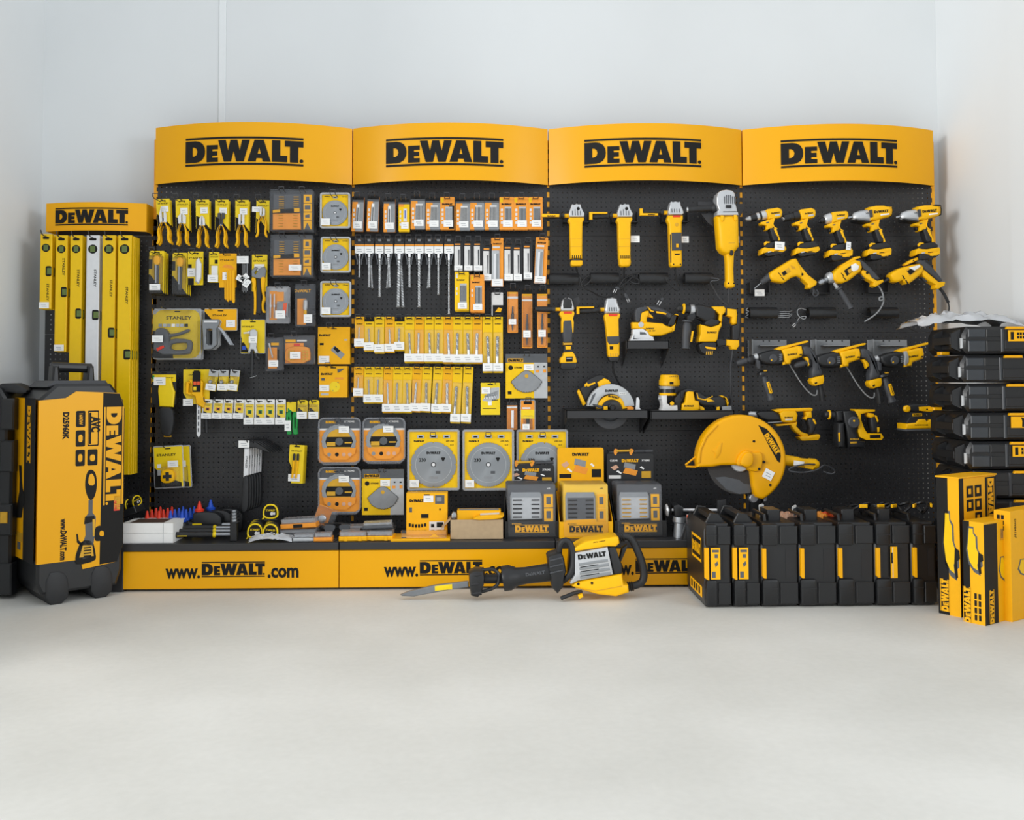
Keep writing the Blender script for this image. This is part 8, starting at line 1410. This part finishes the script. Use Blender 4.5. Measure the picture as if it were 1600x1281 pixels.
def grpic(fn, R, u0, v0, u1, v1, a, b, m1='dark_grey', m2='pack_yellow'):
    fn(R, [(u0 + (u1 - u0) * x, v0 + (v1 - v0) * y) for x, y in GR], m1, a, b, 'tool_picture'); fn(R, [(u0 + (u1 - u0) * (.1 + .72 * x), v0 + (v1 - v0) * (.04 + .86 * y)) for x, y in GR], m2, a, b, 'tool_picture', .0009)
    fn(R, [(u0 + (u1 - u0) * x, v0 + (v1 - v0) * y) for x, y in ((.75, .52), (1.0, .56), (1.02, .68), (.85, .72), (.9, .95), (.78, .98), (.7, .8))], 'print_black', a, b, 'tool_picture', .0012)
TH = radians(33)
R, w, b, h = cornerbox('tool_carton', 'tall yellow and black grinder carton standing on the floor, tallest of three', 'carton', (1502, 965), 1467, 1560, 748, TH, group='yellow tool cartons on the floor')
lpoly(R, rc(0, 0, .5, 1), 'print_black', b, h); grpic(lpoly, R, .18, .24, .98, .74, b, h); logo(R, -.0012, b - b * .3, h * .14, h * .235, 'box_yellow', True, (0, -pi / 2, -pi / 2), 1.3)
fpoly(R, rc(0, 0, .12, 1), 'print_black', w, h); fpoly(R, rc(.7, .01, 1, 1), 'print_black', w, h); logo(R, w * .85, -.0012, h * .8, h * .36, 'box_yellow', True, (0, pi / 2, 0), 1.1)
for q in ((.2, .06), (.42, .06), (.2, .16), (.42, .16), (.42, .26)): fpoly(R, rc(q[0], q[1], q[0] + .18, q[1] + .085), 'print_black', w, h); fpoly(R, rc(q[0] + .05, q[1] + .02, q[0] + .12, q[1] + .06), 'box_yellow', w, h, 'carton_print', .0009)
g = G(); g.box(-.004, w + .004, b + .004, -.004, h, h + .006, 'box_yellow', .001); g.build('lid', R)
R, w, b, h = cornerbox('tool_carton', 'yellow and black grinder carton in front of the tall one, with black corner strips', 'carton', (1540, 978), 1507, 1582, 817, TH, group='yellow tool cartons on the floor')
lpoly(R, rc(0, 0, .32, 1), 'print_black', b, h); grpic(lpoly, R, .1, .05, .95, .52, b, h); logo(R, -.0012, b - b * .16, h * .17, h * .36, 'box_yellow', True, (0, -pi / 2, -pi / 2), 1.0)
for q in range(8): lpoly(R, rc(.5 + .2 * (q % 2), .7 + .07 * (q // 2), .62 + .2 * (q % 2), .755 + .07 * (q // 2)), 'print_black', b, h)
fpoly(R, rc(0, .02, .48, 1), 'print_black', w, h); logo(R, w * .24, -.0012, h * .17, h * .33, 'box_yellow', True, (0, -pi / 2, 0), 1.1); grpic(fpoly, R, .5, .36, .95, .62, w, h); fpoly(R, rc(.6, .08, .88, .2), 'gold', w, h)
for q in range(5): fpoly(R, rc(.63 + .05 * q, .09, .65 + .05 * q, .18), 'dark_grey', w, h, 'carton_print', .0009)
text(R, 'DWE4257', w * .82, -.001, h * .1, .016, 'print_black', (0, -pi / 2, 0))
R, w, b, h = cornerbox('tool_carton', 'yellow carton partly out of view behind the black cornered one', 'carton', (1582, 972), 1556, 1640, 799, TH, group='yellow tool cartons on the floor')
for q in range(6): lpoly(R, rc(.2 + .25 * (q % 2), .04 + .05 * (q // 2), .38 + .25 * (q % 2), .08 + .05 * (q // 2)), 'print_black', b, h)
grpic(fpoly, R, .14, .45, .6, .62, w, h); text(R, 'DWE4157', w * .12, -.001, h * .84, .018, 'print_black', (0, pi / 2, 0))
# ---- the tall breaker carton
TB_ = radians(40)
R, w, b, h = cornerbox('breaker_case', 'tall black wheeled breaker case in a yellow printed sleeve, with a carry handle', 'tool case', (56, 949), 22, 190, 600, TB_, body=False)
g = G(); e = .012; g.prism([(w * .06, h * .05), (w * .94, h * .05), (w * 1.0, h * .12), (w, h * .92), (w * .84, h), (w * .2, h), (0, h * .93), (0, h * .1)], b, 0, 'black_plastic', .012, 1, True); g.build('case_body', R)
sy0, sy1 = .19, .935
def sl(pts): return [(w * u, h * v) for u, v in pts]
g = G(); g.prism(sl([(-.005, sy0), (.5, sy0 - .0), (.52, .145), (.93, .16), (1.005, .24), (1.005, .88), (.94, .955), (.42, .965), (.3, sy1), (-.005, sy1 - .01)]), .01, -.006, 'rack_yellow'); s_ = g.build('sleeve', R)
g = G(); g.prism(sl([(.72, .157), (.93, .16), (1.004, .24), (1.004, .88), (.94, .952), (.74, .957)]), -.006, -.0065, 'print_black'); g.build('sleeve_band', s_); yk = -.0072
logo(s_, w * .875, yk, h * .66, h * .46, 'rack_yellow', True, (0, pi / 2, 0), .82 * 1.0); text(s_, 'D25960K', w * .3, yk, h * .81, .034, 'print_black', (0, pi / 2, 0), w=.12, bold=.05); text(s_, 'www.DeWALT.com', w * .29, yk, h * .29, .034, 'print_black', (0, pi / 2, 0), w=.18, bold=.05)
for u0, v0, u1, v1 in ((.42, .8, .53, .875), (.42, .71, .53, .785), (.42, .62, .53, .695), (.56, .62, .68, .695)): g = G(); g.prism(rrect(w * u0, h * v0, w * u1, h * v1, .006), -.006, -.0068, 'print_black'); g.build('icon_tile', s_)
for u0, v0, u1, v1 in ((.45, .73, .5, .765), (.45, .64, .5, .675), (.59, .64, .65, .67)): g = G(); g.prism(chaikin([(w * u0, h * v0), (w * u1, h * v0), (w * u1, h * v1), (w * u0, h * v1)], 1), -.0068, -.0072, 'rack_yellow'); g.build('icon_print', s_)
text(s_, '1600W', w * .475, yk - .0004, h * .838, .022, 'rack_yellow', (0, pi / 2, 0), w=.05)
g = G(); frame_pr(g, rrect(w * .56, h * .71, w * .69, h * .875, .004), rrect(w * .57, h * .716, w * .68, h * .869, .003), -.006, -.0068, 'print_black', .0001); g.build('icon_frame', s_); text(s_, 'AVC', w * .645, yk, h * .81, .05, 'print_black', (0, pi / 2, 0), w=.07, bold=.06); g = G(); g.box(w * .575, w * .6, -.006, -.0068, h * .72, h * .865, 'print_black'); g.build('icon_print', s_)
g = G(); g.box(w * .885, w * .955, -.006, -.0072, h * .4, h * .47, 'red'); l = g.build('protect_label', s_); text(l, 'PERFORM', w * .938, -.0076, h * .435, .02, 'gold', (0, pi / 2, 0), w=.055); text(l, 'PROTECT', w * .905, -.0076, h * .435, .02, 'gold', (0, pi / 2, 0), w=.055)
def pic(pts, m, o=0): q = [(w * u, h * v) for u, v in pts]; q = q if parea(q) > 0 else q[::-1]; g = G(); g.face([(x, -.0066 - .0004 * o, z) for x, z in q], m); g.build('hammer_picture', s_)
pic(chaikin([(.53, .52), (.55, .59), (.61, .605), (.67, .58), (.68, .51), (.64, .46), (.58, .46)], 2), 'print_black'); pic(chaikin([(.57, .53), (.58, .575), (.62, .585), (.65, .56), (.65, .525)], 1), 'rack_yellow', 1)
pic([(.58, .46), (.63, .46), (.63, .4), (.67, .38), (.66, .3), (.64, .24), (.65, .2), (.52, .19), (.5, .24), (.55, .3), (.54, .38), (.58, .4)], 'dark_grey'); pic([(.53, .35), (.66, .36), (.65, .385), (.54, .385)], 'print_black', 1)
pic(chaikin([(.44, .12 + .1), (.5, .28), (.64, .27), (.68, .2), (.67, .175), (.46, .165), (.43, .19)], 1), 'print_black', 0); pic([(.48, .2), (.52, .255), (.63, .25), (.65, .2)], 'gold', 2)
for k in range(4): pic([(.53, .2 + .013 * k), (.62, .2 + .013 * k), (.62, .206 + .013 * k), (.53, .206 + .013 * k)], 'print_black', 3)
pic(chaikin([(.65, .31), (.68, .34), (.79, .33), (.8, .27), (.7, .265), (.66, .27)], 1), 'print_black', 1); pic(chaikin([(.71, .29), (.72, .315), (.77, .31), (.77, .285)], 1), 'rack_yellow', 2); pic([(.44, .31), (.46, .31), (.47, .28), (.53, .255), (.52, .245), (.45, .27)], 'print_black')
pic([(.63, .37), (.66, .37), (.655, .29), (.635, .29)], 'gold', 2)
# sleeve on the narrow side
g = G(); g.face([(-.013, b, h * sy0), (-.013, 0, h * sy0), (-.013, 0, h * sy1), (-.013, b, h * sy1)], 'rack_yellow'); g.face([(-.0134, b * .48, h * sy0), (-.0134, 0, h * sy0), (-.0134, 0, h * sy1), (-.0134, b * .48, h * sy1)], 'print_black'); s2 = g.build('side_sleeve', R); logo(s2, -.0142, b * .27, h * .77, h * .26, 'rack_yellow', True, (0, pi / 2, -pi / 2), 1.0)
def lp(pts, m, o=0): q = [(b * u, h * v) for u, v in pts]; q = q if parea(q) > 0 else q[::-1]; g = G(); g.face([(-.0146 - .0004 * o, b - x, z) for x, z in q], m); g.build('side_print', s2)
lp([(.3, .62), (.42, .62), (.44, .55), (.48, .52), (.6, .47), (.5, .42), (.46, .38), (.2, .37), (.25, .44), (.34, .5), (.34, .56)], 'print_black'); lp(rc(.28, .23, .42, .265), 'dark_grey'); lp(rc(.25, .27, .5, .31), 'gold')
# top shoulders, handle, wheels
g = G(); g.prism([(w * .1, h * .985), (w * .85, h * .985), (w * .8, h * 1.015), (w * .2, h * 1.015)], b * .95, b * .05, 'grip_grey', .012, 1, True); g.build('case_shoulder', R)
for u in (.3, .72): g = G(); g.prism([(w * (u - .05), h * 1.0), (w * (u + .05), h * 1.0), (w * (u + .035), h * 1.085), (w * (u - .035), h * 1.085)], b * .62, b * .4, 'black_plastic', .008, 1, True); g.build('handle_post', R)
g = G(); g.tube([(w * .27, b * .51, h * 1.08), (w * .75, b * .51, h * 1.075)], .022, 'black_plastic', 10); g.build('carry_handle', R)
for u in (.1, .62): g = G(); g.prism(chaikin([(w * u, 0), (w * (u + .26), 0), (w * (u + .28), h * .1), (w * (u + .2), h * .15), (w * u, h * .15)], 1), b * .9, -.006, 'rubber', .012, 2, True); g.build('wheel_housing', R)
for u in (.97,): g = G(); g.lathe((w * u - .02, b * .75, .04), (w * u + .015, b * .75, .04), [(0, .03), (.2, .04), (.8, .04), (1, .03)], 'rubber', 18); g.build('wheel', R)
# ---- black case at the frame's edge
P = on_floor(13, 937); R = thing('tool_case', 'tall black latched case half out of the picture beside the breaker case', 'tool case', (P.x - .24, P.y + .012, 0), (0, 0, .0)); H = at(10, 606, P.y).z
g = G(); g.prism([(0, .02), (.22, .02), (.24, .1), (.24, H * .7), (.215, H * .72), (.215, H * .94), (.18, H), (0, H)], .3, 0, 'case_plastic', .01, 1, True); g.build('case_body', R)
for z in (.02, .3, .6, .8): g = G(); g.box(.19, .25, .05, -.012, H * z, H * z + .14, 'black_plastic', .006); g.build('corner_block', R)
g = G(); g.box(.2, .232, .01, -.02, H * .36, H * .36 + .05, 'gold', .003); g.build('latch', R); g = G(); g.prism(chaikin([(.1, H - .01), (.2, H + .03), (.29, H - .005), (.28, H - .03), (.2, H - .02)], 1), .12, .03, 'rubber', .008, 2, True); g.build('carry_handle', R)
